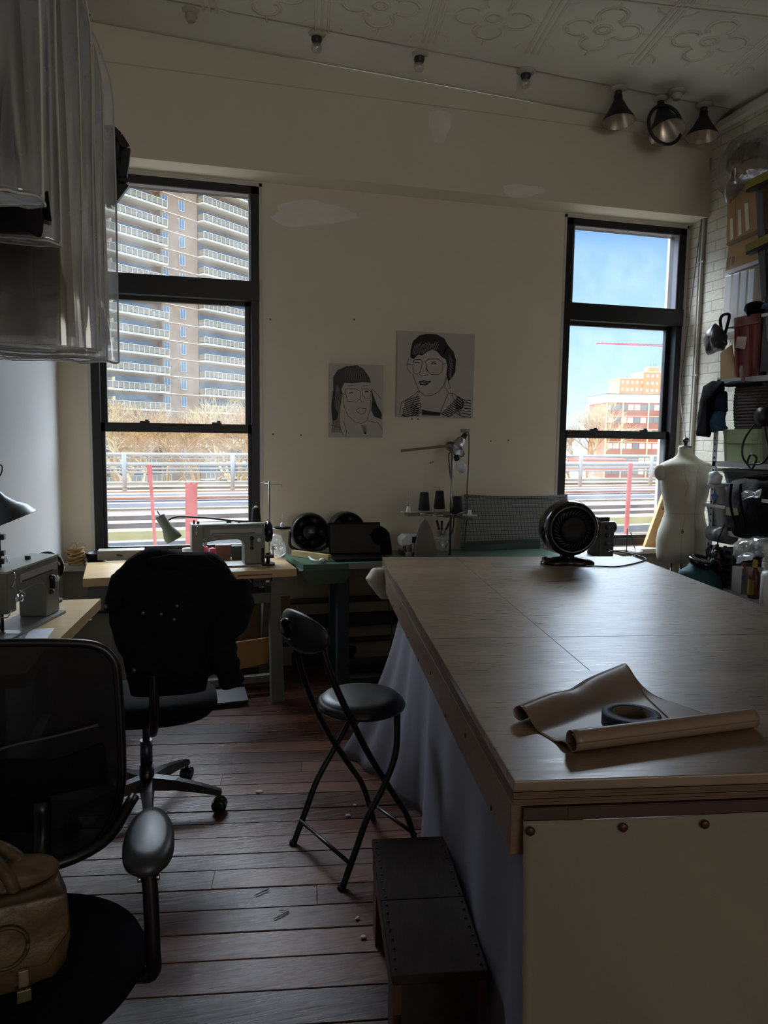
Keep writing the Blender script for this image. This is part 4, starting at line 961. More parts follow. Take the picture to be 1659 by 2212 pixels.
b = MB(); b.lathe([(.003, 0), (.003, .03), (.012, .03), (.012, .033), (.004, .035), (.004, .045), (.012, .047), (0, .05)], (.03, .03, .06), (0, 0, 1), 14); b.build('spindle', CHROME, bw)
pA = onz(105, 1335, ZS)
mA = sewing_machine('grey sewing machine on the left wall table, handwheel away from camera', V(-.625, 3.10, ZS), R(74), .92)
b = MB(); p = onz(135, 1300, ZS+.0); bw2 = dup(bw, p+V(-.02, 0, 0), R(60), 'black bobbin winder beside the left wall sewing machine')
b.b.free()
b = MB(); q = [onz(x, y, ZS+.002) for x, y in ((-40, 1362), (118, 1357), (92, 1392), (-60, 1410))]; b.poly(q); pp = one(b, 'paper_sheet', mat('white_paper', (206, 210, 222), .6), 'white striped paper pattern on the left table corner', 'paper')
org = pp.location; b = MB()
for k in range(6):
    f0, f1 = .10+k*.10, .135+k*.10
    if k == 5: f1 = .61
    b.poly([(q[0].lerp(q[1], f0+.0))+V(0, 0, .0008), (q[0].lerp(q[1], f1+.055))+V(0, 0, .0008), (q[3].lerp(q[2], f1+.055))+V(0, 0, .0008), q[3].lerp(q[2], f0)+V(0, 0, .0008)])
for v in b.b.verts: v.co -= org
b.build('grey_bands', mat('band_grey', (110, 120, 118), .6), pp)
# ---------------------------------------------------------------- green table and what stands on the window wall
C0 = onz(655, 1220, ZS); GT = mat('green_laminate', (74, 104, 86), .35, var=.08, vs=4)
tC = thing('sewing_table', 'green-topped sewing table between the two windows', 'table', (C0.x, C0.y, 0))
xe = 2.34
b = MB(); b.prism([(C0.x, C0.y, ZS-.035), (xe, C0.y, ZS-.035), (xe, 4.66, ZS-.035), (C0.x-.05, 4.66, ZS-.035)], (0, 0, .035)); b.build('tabletop', GT, tC, world=True)
b = MB(); b.prism([(C0.x+.27, C0.y-.003, ZS-.034), (xe-.3, C0.y-.003, ZS-.034), (xe-.3, C0.y-.003, ZS-.002), (C0.x+.27, C0.y-.003, ZS-.002)], (0, .002, 0)); b.build('ruler_strip', mat('white_ruler', (150, 150, 146), .5), tC, world=True)
b = MB(); b.rings([[(C0.x-.02, C0.y+.01, ZS-.036), (C0.x+.30, C0.y+.01, ZS-.036), (C0.x+.30, C0.y+.4, ZS-.036), (C0.x-.02, C0.y+.4, ZS-.036)], [(C0.x+.04, C0.y+.01, ZS-.12), (C0.x+.25, C0.y+.01, ZS-.12), (C0.x+.25, C0.y+.4, ZS-.12), (C0.x+.04, C0.y+.4, ZS-.12)]]); b.build('drawer', mat('green_metal', (66, 88, 66), .45), tC, world=True, smooth=False)
BG = mat('blue_green_steel', (46, 60, 66), .45, var=.1)
for x in (.86, xe-.12):
    b = MB(); b.span((x, C0.y+.05, .0), (x+.07, C0.y+.11, ZS-.036)); b.build('leg', BG, tC, world=True)
    b = MB(); b.span((x+.0, C0.y+.3, .0), (x+.05, C0.y+.36, ZS-.036)); b.build('leg', BG, tC, world=True)
b = MB(); b.span((.93, C0.y+.2, .10), (xe-.12, C0.y+.24, .13)); b.build('stretcher', BG, tC, world=True)
b = MB(); b.span((.95, C0.y+.08, .02), (1.45, C0.y+.34, .05)); b.build('treadle', mat('treadle_green', (42, 52, 46), .6), tC, world=True)
# laptop
L0, L1 = onz(722, 1215, ZS), onz(828, 1213, ZS)
LPB = mat('laptop_black', (8, 8, 10), .6, spec=.15)
lp = thing('laptop', 'open black laptop on the green table', 'laptop', ((L0.x+L1.x)/2+.03, L0.y+.12, ZS), 0)
lw = L1.x-L0.x+.04
b = MB(); b.box((0, -.0, .008), (lw, .22, .016), bev=.003); b.build('keyboard_base', LPB, lp)
b = MB(); b.box((0, .120, .108), (lw, .010, .20), rot=Matrix.Rotation(R(-14), 3, 'X'), bev=.002); b.build('lid', LPB, lp)
b = MB(); b.box((0, .114, .108), (lw-.02, .001, .18), rot=Matrix.Rotation(R(-14), 3, 'X')); b.build('screen', mat('dark_screen', (6, 7, 11), .35, spec=.2), lp)
# round fans
def box_fan(label, loc, rz, r=.125, gloss=False, stand=True):
    f = thing('table_fan', label, 'fan', loc, rz); zc = r+.025
    b = MB(); b.lathe([(r*.93, -.045), (r, -.04), (r*1.0, .03), (r*.95, .045), (r*.90, .04), (r*.88, 0), (r*.90, -.04), (r*.93, -.045)], (0, 0, zc), (0, -1, 0), 48); b.build('housing', BLACKP, f)
    b = MB(); n = 44
    for k in range(n):
        a = 2*PI*k/n; c0, s0 = math.cos(a), math.sin(a); c1, s1 = math.cos(a+.25), math.sin(a+.25)
        b.tube([(r*.40*c0, -.046, zc+r*.40*s0), (r*.7*math.cos(a+.1), -.050, zc+r*.7*math.sin(a+.1)), (r*.93*c1, -.040, zc+r*.93*s1)], .0014, 4)
    b.lathe([(r*.42, .0), (r*.40, .006), (0, .009)], (0, -.045, zc), (0, -1, 0), 30)
    b.build('front_grille', BLACKP, f)
    b = MB(); b.lathe([(r*.88, .0), (r*.88, .01), (0, .03)], (0, .012, zc), (0, 1, 0), 40); b.build('motor_cover', BLACKP, f)
    b = MB(); b.box((0, -.056, zc), (.034, .001, .006)); b.build('badge', mat('badge_grey', (110, 112, 116), .4), f)
    b = MB()
    for k in range(5):
        a = 2*PI*k/5
        b.rings([[(rr*math.cos(a+o_), .01*math.sin(o_*3)-.01+d, zc+rr*math.sin(a+o_)) for (o_, d) in ((-.3, -.012), (.3, .012), (.3, .014), (-.3, -.010))] for rr in (r*.2, r*.5, r*.82)])
    b.lathe([(r*.25, -.02), (r*.25, .03), (0, .035)], (0, 0, zc), (0, -1, 0), 20)
    b.build('blade', mat('fan_blade', (30, 31, 34), .4), f)
    b = MB(); b.box((0, .01, .012), (r*1.2, .13, .022), bev=.008); b.build('base', BLACKP, f)
    for s in (-1, 1): b = MB(); b.tube(curve([(s*r*.55, .02, .015), (s*r*1.02, .02, .05), (s*r*1.07, .01, zc*.75), (s*r*1.06, 0, zc)], 5), .010, 8); b.build('bracket', BLACKP, f)
    return f
p = ony(669, 1188, 4.62); f1 = box_fan('black round fan on the green table, left of the laptop', V(p.x, 4.62, ZS), 0, .118)
dup(f1, V(ony(748, 1150, 4.66).x, 4.66, ZS), .1, 'black round fan half hidden behind the laptop'); 
b = MB(); q = [ony(x, y, 4.55) for x, y in ((785, 1205), (788, 1150), (805, 1138), (817, 1133), (832, 1140), (841, 1150), (846, 1180), (845, 1207))]
b.puff(q, (0, -1, 0), .06, .008, 9, 4); bp_ = one(b, 'black_pouch', BLACKF, 'black cloth pouch standing right behind the laptop', 'pouch')
b = MB(); q0, q1 = onz(633, 1194, ZS+.02), onz(712, 1205, ZS+.02); b.bar(q0, q1, .03, .035); one(b, 'wooden_stick', mat('pale_pine', (196, 172, 122), .55, var=.1), 'pale wooden batten lying on the green table', 'stick')
b = MB(); b.tube(curve([onz(x, y, ZS+.012) for x, y in ((668, 1203), (674, 1209), (690, 1212), (700, 1207), (706, 1202))], 6), .007, 8); b.ball(onz(696, 1210, ZS+.018), .018, 10, .7); one(b, 'white_clamp', WHITEP, 'white hooked cable clamp on the green table front', 'clamp')
# overlock head
ov = thing('overlock_machine', 'small white-capped overlock machine behind the cutting table corner', 'overlock machine', V(ony(885, 1195, 4.45).x, 4.45, ZS), 0)
b = MB(); b.span((-.05, -.07, .0), (.13, .09, .03), bev=.004); b.span((-.03, -.04, .03), (.0, .06, .08)); b.span((.05, -.05, .03), (.12, .06, .11), bev=.004); b.build('base', STEEL, ov)
b = MB(); b.prism([(-.07, -.06, .07), (.035, -.06, .085), (.045, -.06, .13), (-.04, -.06, .135), (-.07, -.06, .11)], (0, .11, 0)); b.build('cap', WHITEP, ov)
b = MB(); b.span((-.005, -.063, .088), (.038, -.060, .127)); b.build('display', mat('display_navy', (36, 42, 90), .3), ov)
for x in (-.03, .0, .03): b = MB(); b.cyl((x, -.03, .03), (x, -.03, .08), .004, n=8); b.build('needle_clamp', CHROME, ov)
b = MB(); b.lathe([(0, -.02), (.028, -.018), (.028, .012), (0, .014)], (.09, -.06, .07), (0, -1, 0), 20); b.cyl((.045, -.02, .13), (.045, -.02, .15), .005); b.build('tension_knob', CHROME, ov)
# iron standing on its heel
ip = ony(921, 1197, 4.30); ir = thing('steam_iron', 'steel clothes iron standing on its heel behind the cutting table', 'iron', V(ip.x, 4.30, ZS), 0)
b = MB(); pr = []
for t in [k/14 for k in range(15)]: pr.append((.062*math.cos(t*PI/2)**.75 if t < 1 else 0, t*.21))
pts = [(x, -.0, z+.012) for x, z in pr]+[(-x, -.0, z+.012) for x, z in pr[-2::-1]]
RX = Matrix.Rotation(R(-8), 3, 'X')
b.prism([RX @ Vector(p) for p in pts], RX @ Vector((0, .012, 0))); b.build('soleplate', mat('dull_soleplate', (104, 98, 90), .6, metal=.15, var=.15), ir)
b = MB(); b.prism([RX @ (Vector(p)*.9+Vector((0, .012, .01))) for p in pts], RX @ Vector((0, .035, 0))); b.build('body', DGREY, ir)
b = MB(); b.tube(curve([RX @ Vector(p) for p in ((0, .04, .03), (0, .09, .05), (0, .10, .12), (0, .05, .17))], 5), .013, 10); b.build('handle', BLACKP, ir)
b = MB(); b.box((0, .05, .01), (.10, .09, .02), bev=.005); b.build('heel', BLACKP, ir)
ir.scale = (1.12, 1.12, 1.12)
# jar of pens
jp = V(ony(954, 1185, 4.55).x, 4.55, ZS); jr = thing('pen_jar', 'clear jar of black marker pens behind the iron', 'jar', jp, 0)
GJ = clearmat('jar_glass', .72, diff=(.5, .55, .55), rough=.1, gloss=.1)
b = MB(); b.lathe([(0, 0), (.045, 0), (.047, .01), (.047, .075), (.04, .085)], n=24); b.lathe([(.044, .086), (.046, .088), (.046, .10), (.0, .10)], n=24); b.build('lower_jar', GJ, jr)
b = MB(); b.lathe([(0, .102), (.030, .102), (.033, .15), (.031, .15), (.028, .105)], n=24); b.build('cup', GJ, jr)
for i, (x, l, zz) in enumerate(((-.018, -.02, .21), (-.002, .0, .205), (.02, .045, .225))): b = MB(); b.tube([(x*.5, 0, .11), (x+l, 0, zz)], .008, 8); b.build('marker', BLACKP, jr)
# thread stand with cones
TX = ony(972, 1190, 4.42).x; YT = 4.42
def T3(x, y, Y=YT): return ony(x, y, Y)
ts = thing('thread_stand', 'tall metal thread stand with spool arms on the green table', 'thread stand', V(TX, YT, ZS))
b = MB(); b.cyl((TX, YT, ZS), (TX, YT, T3(970, 966).z), .008); b.build('pole', STEEL, ts, world=True)
b = MB(); b.bar(T3(866, 974, YT-.05), T3(975, 962, YT+.03), .004, .016, up=(0, 0, 1)); b.build('guide_arm', mat('arm_grey', (112, 106, 94), .5), ts, world=True)
zt = T3(972, 1115).z
b = MB(); b.bar(T3(878, 1112, YT-.15), T3(976, 1108, YT+.06), .03, .018); b.bar(T3(960, 1112, YT+.05), T3(1025, 1122, YT-.15), .03, .014); b.build('spool_arm', mat('arm_grey', (0, 0, 0)), ts, world=True)
b = MB(); b.tube([T3(908, 1110, YT-.2), T3(968, 1117, YT-.05)], .004, 6); b.tube([T3(972, 1116, YT-.05), T3(1010, 1104, YT-.2)], .004, 6); b.build('lower_guide', CHROME, ts, world=True)
spots = [(882, 1107, YT-.14, 0, 1063), (916, 1104, YT-.06, 1, 1062), (949, 1100, YT+.03, 1, 1054), (988, 1112, YT-.05, 1, 1066), (1014, 1114, YT-.14, 0, 0)]
CONE = mat('black_thread', (16, 17, 22), .8, bump=.4, bs=400)
for x, y, Y, cone, top in spots:
    p = T3(x, y, Y); b = MB(); b.lathe([(0, -.002), (.046, .0), (.050, .004), (.046, .004), (0, .003)], p, n=28); b.build('spool_tray', mat('pale_tray', (150, 150, 140), .4), ts, world=True)
    if top: b = MB(); b.cyl(p, T3(x, top, Y), .0022, n=6); b.build('spool_pin', STEEL, ts, world=True)
    if not cone: b = MB(); b.lathe([(.014, .004), (.010, .035), (0, .036)], p, n=14); b.build('spool_cap', WHITEP, ts, world=True)
lbs = ['black thread cone on the stand, the left one', 'black thread cone on the stand, the middle one', 'black thread cone on the stand, right of the pole']
i = 0
for x, y, Y, cone, top in spots:
    if cone:
        p = T3(x, y, Y)+V(0, 0, .006); b = MB(); b.lathe([(0, 0), (.033, 0), (.036, .004), (.026, .108), (.022, .112), (.010, .112), (0, .110)], n=24); o = b.build('thread_cone', CONE); o.location = p; tag(o, lbs[i], 'thread cone', 'black thread cones'); i += 1
# clip lamp and bare bulb
cl = thing('clip_lamp', 'aluminium bell-shaped clip lamp hanging on the wall by the thread stand', 'lamp', T3(1000, 945, 4.55))
p0, p1 = T3(1003, 942, 4.60), T3(976, 980, 4.55); ax = (p1-p0).normalized()
b = MB(); b.lathe([(.014, .02), (.030, .035), (.036, .06), (.042, .085), (.062, .115), (.072, .12), (.073, .122), (.060, .113), (.038, .083), (.030, .06), (.02, .035)], p0, ax, 32); b.build('shade', ALU, cl, world=True)
b = MB(); b.lathe([(0, -.02), (.016, -.018), (.018, .0), (.020, .03), (0, .03)], p0, ax, 16); b.build('socket', BLACKP, cl, world=True)
b = MB(); b.lathe([(0, .035), (.012, .04), (.026, .07), (.028, .085), (.02, .105), (0, .112)], p0, ax, 16); b.build('bulb', mat('frosted_bulb', (200, 202, 208), .3), cl, world=True)
b = MB(); b.box(T3(1005, 930, 4.8), (.03, .1, .02)); b.build('clip', STEEL, cl, world=True)
b = MB(); b.tube(curve([T3(x, y, Y) for x, y, Y in ((1003, 936, 4.62), (1010, 934, 4.66), (1013, 945, 4.68), (1012, 1000, 4.68), (1009, 1060, 4.68), (1010, 1110, 4.66), (1005, 1150, 4.62), (1004, 1190, 4.6))], 6), .004, 6); b.build('cord', BLACKP, cl, world=True)
bl = thing('hanging_bulb', 'bare frosted bulb in a black socket below the clip lamp', 'bulb', T3(994, 1010, 4.5))
p0, p1 = T3(984, 984, 4.5), T3(998, 1012, 4.5); ax = (p1-p0).normalized()
b = MB(); b.lathe([(0, 0), (.018, .002), (.020, .03), (.015, .034), (0, .034)], p0, ax, 16); b.build('socket', BLACKP, bl, world=True)
b = MB(); b.lathe([(.014, .034), (.018, .05), (.030, .075), (.032, .09), (.027, .11), (.012, .122), (0, .124)], p0, ax, 20); b.build('bulb', mat('frosted_bulb', (0, 0, 0)), bl, world=True)
b = MB(); b.tube(curve([T3(x, y, Y) for x, y, Y in ((984, 984, 4.5), (971, 978, 4.5), (970, 1000, 4.5), (976, 1055, 4.48), (980, 1090, 4.5), (979, 1140, 4.52), (962, 1185, 4.55))], 6), .004, 6); b.build('cord', BLACKP, bl, world=True)
# cutting mats leaning on the wall
def mat_grid():
    m = mat('grid_cutting_mat', (128, 134, 138), .5); n = m.node_tree.nodes; L = m.node_tree.links; bs = n['Principled BSDF']
    t = n.new('ShaderNodeTexCoord'); fac = None
    sp_ = n.new('ShaderNodeSeparateXYZ'); L.new(t.outputs['Object'], sp_.inputs[0])
    for ax_ in ('X', 'Z'):
        md = n.new('ShaderNodeMath'); md.operation = 'FRACT'; mu = n.new('ShaderNodeMath'); mu.operation = 'MULTIPLY'; mu.inputs[1].default_value = 1/.0254
        L.new(sp_.outputs[ax_], mu.inputs[0]); L.new(mu.outputs[0], md.inputs[0])
        lt = n.new('ShaderNodeMath'); lt.operation = 'LESS_THAN'; lt.inputs[1].default_value = .12; L.new(md.outputs[0], lt.inputs[0])
        if fac is None: fac = lt
        else: mx = n.new('ShaderNodeMath'); mx.operation = 'MAXIMUM'; L.new(fac.outputs[0], mx.inputs[0]); L.new(lt.outputs[0], mx.inputs[1]); fac = mx
    mix = n.new('ShaderNodeMix'); mix.data_type = 'RGBA'; mix.inputs[6].default_value = (.22, .24, .25, 1); mix.inputs[7].default_value = (.045, .055, .07, 1)
    L.new(fac.outputs[0], mix.inputs[0]); L.new(mix.outputs[2], bs.inputs['Base Color']); return m
q = [ony(990, 1200, 4.62), ony(1222, 1200, 4.62), ony(1226, 1068, 4.78), ony(1003, 1068, 4.80)]
cm = thing('cutting_mat', 'large grey gridded cutting mat leaning on the wall below the right window', 'cutting mat', q[0])
b = MB(); b.grid(lambda u, v: (q[0].lerp(q[1], u)).lerp(q[3].lerp(q[2], u), v)+V(0, -.03*math.sin(u*PI)*v, -.012*math.sin(u*PI)*v), 30, 12); o = b.build('sheet', mat_grid(), cm, world=True); md = o.modifiers.new('s', 'SOLIDIFY'); md.thickness = .003
b = MB()
for a_, c_ in (((.02, .02), (.02, .96)), ((.02, .96), (.98, .96)), ((.98, .96), (.98, .02))):
    pp_ = []
    for k in range(25):
        u = a_[0]+(c_[0]-a_[0])*k/24; v = a_[1]+(c_[1]-a_[1])*k/24; pp_.append((q[0].lerp(q[1], u)).lerp(q[3].lerp(q[2], u), v)+V(0, -.03*math.sin(u*PI)*v-.004, -.012*math.sin(u*PI)*v))
    b.tube(pp_, .002, 4)
b.build('border_line', mat('mat_ink', (48, 54, 62), .6), cm, world=True)
q2 = [ony(1003, 1203, 4.52), ony(1166, 1203, 4.52), ony(1166, 1164, 4.60), ony(1004, 1170, 4.60)]
b = MB(); b.prism(q2, (0, .004, 0)); one(b, 'cutting_mat', mat('dark_green_mat', (28, 58, 52), .5), 'small dark green cutting mat in front of the grey gridded one', 'cutting mat')
# machine at the right window
mp = V(ony(1296, 1180, 4.42).x, 4.42, ZS-.03)
rt = thing('machine_stand', 'dark machine stand behind the big fan at the right window', 'stand', V(mp.x, 4.42, 0))
b = MB(); b.span((-.22, -.2, ZS-.07), (.12, .2, ZS-.03)); b.build('tabletop', DGREY, rt)
for x in (-.18, .08):
    for y in (-.16, .16): b = MB(); b.span((x-.02, y-.02, 0), (x+.02, y+.02, ZS-.07)); b.build('leg', DGREY, rt)
mc = thing('overlock_machine', 'dark grey industrial machine head silhouetted in the right window behind the fan', 'overlock machine', mp+V(0, 0, 0))
MG = mat('machine_mid_grey', (72, 74, 74), .4)
b = MB(); b.span((-.05, -.08, .0), (.055, .08, .235), bev=.006); b.span((-.14, -.07, .17), (-.04, .07, .24), bev=.006); b.build('body', MG, mc)
b = MB(); b.span((-.05, -.05, .235), (.035, .05, .262), bev=.003); 
for k in range(6): b.span((-.045+k*.013, -.052, .240), (-.04+k*.013, -.05, .258))
b.build('vent_cap', DGREY, mc)
b = MB(); b.lathe([(0, 0), (.03, 0), (.042, .01), (.042, .03), (.03, .045), (0, .045)], (.055, -.01, .19), (1, 0, 0), 24); b.build('handwheel', BLACKG, mc)
for k in range(3): b = MB(); b.lathe([(.017, 0), (.016, .012), (0, .014)], (.0, -.08, .20-k*.055), (0, -1, 0), 18); b.build('tension_dial', DGREY, mc)
sp2 = thing('spool_holder', 'two bare spool pins over a clear tray by the right window', 'spool holder', mp+V(.15, -.1, 0))
b = MB(); b.lathe([(0, .0), (.05, .002), (.085, .015), (.083, .017), (.048, .005), (0, .003)], (.04, 0, .03), n=24, sy=.6); b.build('tray', clearmat('clear_tray', .5, gloss=.2), sp2)
b = MB(); b.cyl((-.01, 0, .03), (-.012, 0, .19), .003, n=6); b.build('pin', BLACKP, sp2); b = MB(); b.cyl((.06, 0, .03), (.015, 0, .165), .003, n=6); b.build('pin', BLACKP, sp2)
b = MB(); 
for k in range(3): b.cyl((k*.022, 0, .0), (k*.022, 0, .03), .003, n=6)
b.bar((-.01, 0, .0), (.06, 0, .0), .012, .006); b.build('bracket', STEEL, sp2)
# lamp and stand over window machine
ml = thing('machine_lamp', 'grey-green swing-arm lamp clamped over the window sewing machine', 'lamp', ony(493, 1145, 4.3))
p0, p1 = ony(345, 1113, 4.2), ony(376, 1166, 4.2); ax = (p1-p0).normalized()
LG_ = mat('lamp_grey_green', (136, 146, 132), .4)
b = MB(); b.lathe([(0, 0), (.024, .0), (.027, .004), (.027, .075), (.032, .09), (.045, .125), (.048, .155), (.046, .155), (.042, .125), (.028, .09), (0, .08)], p0, ax, 28); b.build('shade', LG_, ml, world=True)
b = MB(); b.cyl(p0, p0-ax*.018+V(-.004, 0, .008), .003, n=8); b.build('switch', BLACKP, ml, world=True)
b = MB(); b.tube(curve([ony(x, y, Y) for x, y, Y in ((362, 1124, 4.22), (378, 1117, 4.24), (400, 1116, 4.26), (460, 1120, 4.28), (493, 1124, 4.3), (556, 1128, 4.32))], 6), .0055, 8); b.build('arm', BLACKM, ml, world=True)
b = MB(); b.bar(ony(495, 1122, 4.3), ony(492, 1147, 4.3), .028, .02, up=(0, 1, 0)); b.build('clamp', BLACKP, ml, world=True)
t2 = thing('thread_stand', 'slim thread stand with one black cone by the left window edge', 'thread stand', ony(582, 1222, 4.36))
b = MB(); q = ony(582, 1218, 4.36); b.cyl((q.x, 4.36, ZS), (q.x, 4.36, ony(582, 1040, 4.36).z), .005, n=10); b.build('pole', STEEL, t2, world=True)
b = MB(); b.tube([ony(564, 1043, 4.4), ony(582, 1046, 4.36), ony(609, 1047, 4.34), ony(609, 1052, 4.34)], .002, 6); b.build('guide_arm', STEEL, t2, world=True)
for x, y in ((552, 1141), (610, 1143)): b = MB(); b.lathe([(0, -.001), (.052, 0), (.058, .004), (.052, .005), (0, .004)], ony(x, y, 4.36), n=28); b.build('spool_tray', mat('pale_tray', (0, 0, 0)), t2, world=True)
b = MB(); b.bar(ony(550, 1143, 4.36), ony(612, 1145, 4.36), .02, .006); b.build('spool_arm', STEEL, t2, world=True)
b = MB(); p = ony(610, 1141, 4.36); b.lathe([(.05, .004), (.048, .008), (0, .009)], p, n=24); b.build('felt_disc', BLACKF, t2, world=True)
b = MB(); b.lathe([(.014, .008), (.008, .034), (0, .035)], p, n=14); b.cyl(p, ony(610, 1111, 4.36), .002, n=6); b.build('spool_cap', WHITEP, t2, world=True)
b = MB(); b.lathe([(0, 0), (.030, 0), (.032, .004), (.022, .108), (.019, .112), (.010, .112), (0, .110)], n=24); o = b.build('thread_cone', CONE); o.location = ony(553, 1140, 4.36)+V(0, 0, .006); tag(o, 'black thread cone against the left window frame', 'thread cone', 'black thread cones by the left window')
b = MB(); b.lathe([(.010, 0), (.012, .006), (.008, .012), (0, .012)], n=16); o2 = b.build('cone_tip', mat('cream_tip', (200, 186, 140), .5), o); o2.location = (0, 0, .110)
q = [ony(x, y, 4.5) for x, y in ((580, 1165), (592, 1152), (610, 1160), (616, 1175), (618, 1195), (600, 1205), (585, 1195))]
FILM = clearmat('crinkled_film', .62, diff=(.75, .78, .8), rough=.12, gloss=.22, streak=.2)
b = MB(); b.puff(q, (0, -1, 0), .03, .014, 26, 9); one(b, 'plastic_bag', FILM, 'crumpled clear plastic bag right of the window sewing machine', 'plastic bag')
# small things on the ledge and table by the left window
RP = mat('straw_rope', (150, 118, 72), .85, var=.2, vs=30)
b = MB(); p = ony(166, 1237, 4.72); pts = []
for k in range(8*24):
    a = 2*PI*k/24; rr_ = .045+.006*math.sin(k*.37); pts.append(V(p.x+rr_*math.cos(a), 4.70+rr_*math.sin(a), .742+k*.0125/24+.004*math.sin(k*.9)))
b.tube(pts, .0065, 6)
for k in range(5): b.tube(curve([pts[-30+k*4], pts[-30+k*4]+V(.01*math.sin(k*2), .01, .02), pts[-30+k*4]+V(.03*math.sin(k*2), .01, .035)], 4), .002, 4)
one(b, 'rope_coil', RP, 'coil of straw-coloured rope on the ledge in the left corner', 'rope')
b = MB(); p = ony(207, 1220, 4.66); b.lathe([(0, 0), (.05, 0), (.064, .065), (.068, .072), (.062, .072), (.058, .06), (0, .055)], V(p.x, 4.72, .736), n=28); one(b, 'black_pot', BLACKP, 'empty black pot on the ledge beside the rope coil', 'pot')
b = MB(); p = ony(262, 1205, 4.6); b.box((p.x, 4.62, ZS+.03), (.26, .10, .055), bev=.003); tr = one(b, 'wooden_tray', mat('grey_wood', (120, 116, 104), .7, var=.2, vs=20, stretch=(1, 1, 10)), 'grey wooden box at the foot of the left window', 'box')
b = MB(); q = [ony(x, y, 4.6) for x, y in ((236, 1198), (246, 1192), (262, 1193), (290, 1197), (300, 1203), (240, 1203))]; b.puff(q, (0, -1, 0), .03, .006, 20, 3, N=30); one(b, 'dark_cloth', mat('dark_green_cloth', (34, 42, 38), .9), 'dark crumpled cloth on top of the grey wooden box', 'cloth')
for x, y, c_, lb in ((405, 1187, (196, 190, 196), 'pale tin lid showing above the jacket'), (438, 1184, (186, 62, 96), 'small pink spool showing above the jacket')):
    b = MB(); p = ony(x, y, 4.45); b.lathe([(0, 0), (.028, 0), (.030, p.z-ZS), (0, p.z-ZS+.004)], V(p.x, 4.5, ZS), n=20); one(b, 'tin' if x < 420 else 'spool', mat('c%d' % x, c_, .4), lb, 'tin' if x < 420 else 'spool')
b = MB(); p = ony(480, 1195, 4.5); b.span((p.x-.04, 4.47, ZS), (p.x+.05, 4.53, ZS+.09), bev=.004); one(b, 'small_box', mat('brown_box', (92, 62, 48), .7), 'brown box seen under the window machine arm, left one', 'box')
b = MB(); p = ony(505, 1195, 4.5); b.span((p.x-.015, 4.46, ZS), (p.x+.085, 4.53, ZS+.085), bev=.012); one(b, 'fabric_roll', mat('dark_olive', (56, 54, 46), .8), 'dark rolled cloth seen under the window machine arm, right one', 'roll')
b = MB(); p = ony(458, 1192, 4.45); b.lathe([(0, 0), (.022, 0), (.02, .08), (0, .085)], V(p.x, 4.42, ZS), n=16); one(b, 'spool', mat('pink_spool', (186, 62, 96), .5), 'pink spool just left of the brown box under the machine arm', 'spool')
# left clip lamp over the left table
ALU2 = mat('dull_aluminium', (104, 106, 110), .38, metal=.9, var=.15, vs=20)
l2 = thing('clip_lamp', 'large spun aluminium shade lamp cut off by the left edge', 'lamp', ony(-20, 1070, 3.05))
p0 = ony(-14, 1062, 2.95); 
p1 = ony(14, 1118, 2.95); ax = (p1-p0).normalized()
b = MB(); b.lathe([(.012, .0), (.022, .01), (.03, .03), (.055, .06), (.085, .085), (.103, .118), (.105, .12), (.100, .118), (.08, .088), (.05, .062), (.02, .03)], p0, ax, 40); b.build('shade', ALU2, l2, world=True)
b = MB(); b.lathe([(0, -.05), (.014, -.05), (.017, .0), (.02, .012), (0, .012)], p0, ax, 16); b.build('socket', BLACKP, l2, world=True)
b = MB(); b.tube(curve([p0-ax*.04, ony(-2, 1030, 2.95), ony(5, 1012, 2.95), ony(-2, 1006, 2.95), ony(-30, 1040, 2.95)], 5), .0025, 6); b.build('cord', mat('blue_cord', (40, 38, 72), .5), l2, world=True)
ls_ = thing('thread_stand', 'dark thread stand rod at the extreme left over the wall table', 'thread stand', ony(-6, 1290, 3.0))
b = MB(); q = ony(0, 1240, 2.98); b.cyl((q.x, q.y, ZS), (q.x, q.y, ony(0, 1150, 2.98).z), .007, n=8)
for v in (1160, 1195, 1212): b.box(ony(1, v, 2.98), (.03, .03, .02), bev=.003)
b.build('rod', BLACKP, ls_, world=True)
b = MB(); b.tube(curve([ony(x, y, 2.98) for x, y in ((2, 1200), (12, 1202), (16, 1215))], 5), .002, 5); b.build('guide', CHROME, ls_, world=True)
# ---------------------------------------------------------------- on the cutting table
fn = onz(1231, 1220, ZT)
vf = thing('air_circulator_fan', 'glossy black round air circulator fan on the far end of the cutting table', 'fan', V(fn.x, fn.y+.03, ZT), R(-12))
r = .132; zc = .176
b = MB(); b.lathe([(r*.74, -.075), (r*.86, -.085), (r*.99, -.05), (r*1.03, .0), (r*.98, .05), (r*.86, .085), (r*.76, .085), (r*.72, .05), (r*.72, -.04), (r*.74, -.075)], (0, 0, zc), (0, -1, 0), 64); b.build('housing', BLACKG, vf)
b = MB(); n = 30
for k in range(n):
    a = 2*PI*k/n
    b.tube([(rr*math.cos(a-sw_*1.0), -.082-.004*math.sin(rr*30), zc+rr*math.sin(a-sw_*1.0)) for rr, sw_ in ((r*.46, .0), (r*.56, .22), (r*.67, .38), (r*.78, .48))], .0026, 6)
b.build('swirl_grille', BLACKG, vf)
b = MB(); b.lathe([(r*.47, .0), (r*.49, .008), (r*.42, .014), (r*.2, .010), (0, .008)], (0, -.078, zc), (0, -1, 0), 40); b.build('centre_cap', mat('satin_black', (8, 8, 10), .55, spec=.2), vf)
b = MB()
for k in range(3):
    a = 2*PI*k/3
    b.rings([[(rr*math.cos(a+o_), d, zc+rr*math.sin(a+o_)) for (o_, d) in ((-.45, -.03), (.45, .02), (.45, .024), (-.45, -.026))] for rr in (r*.15, r*.4, r*.66)])
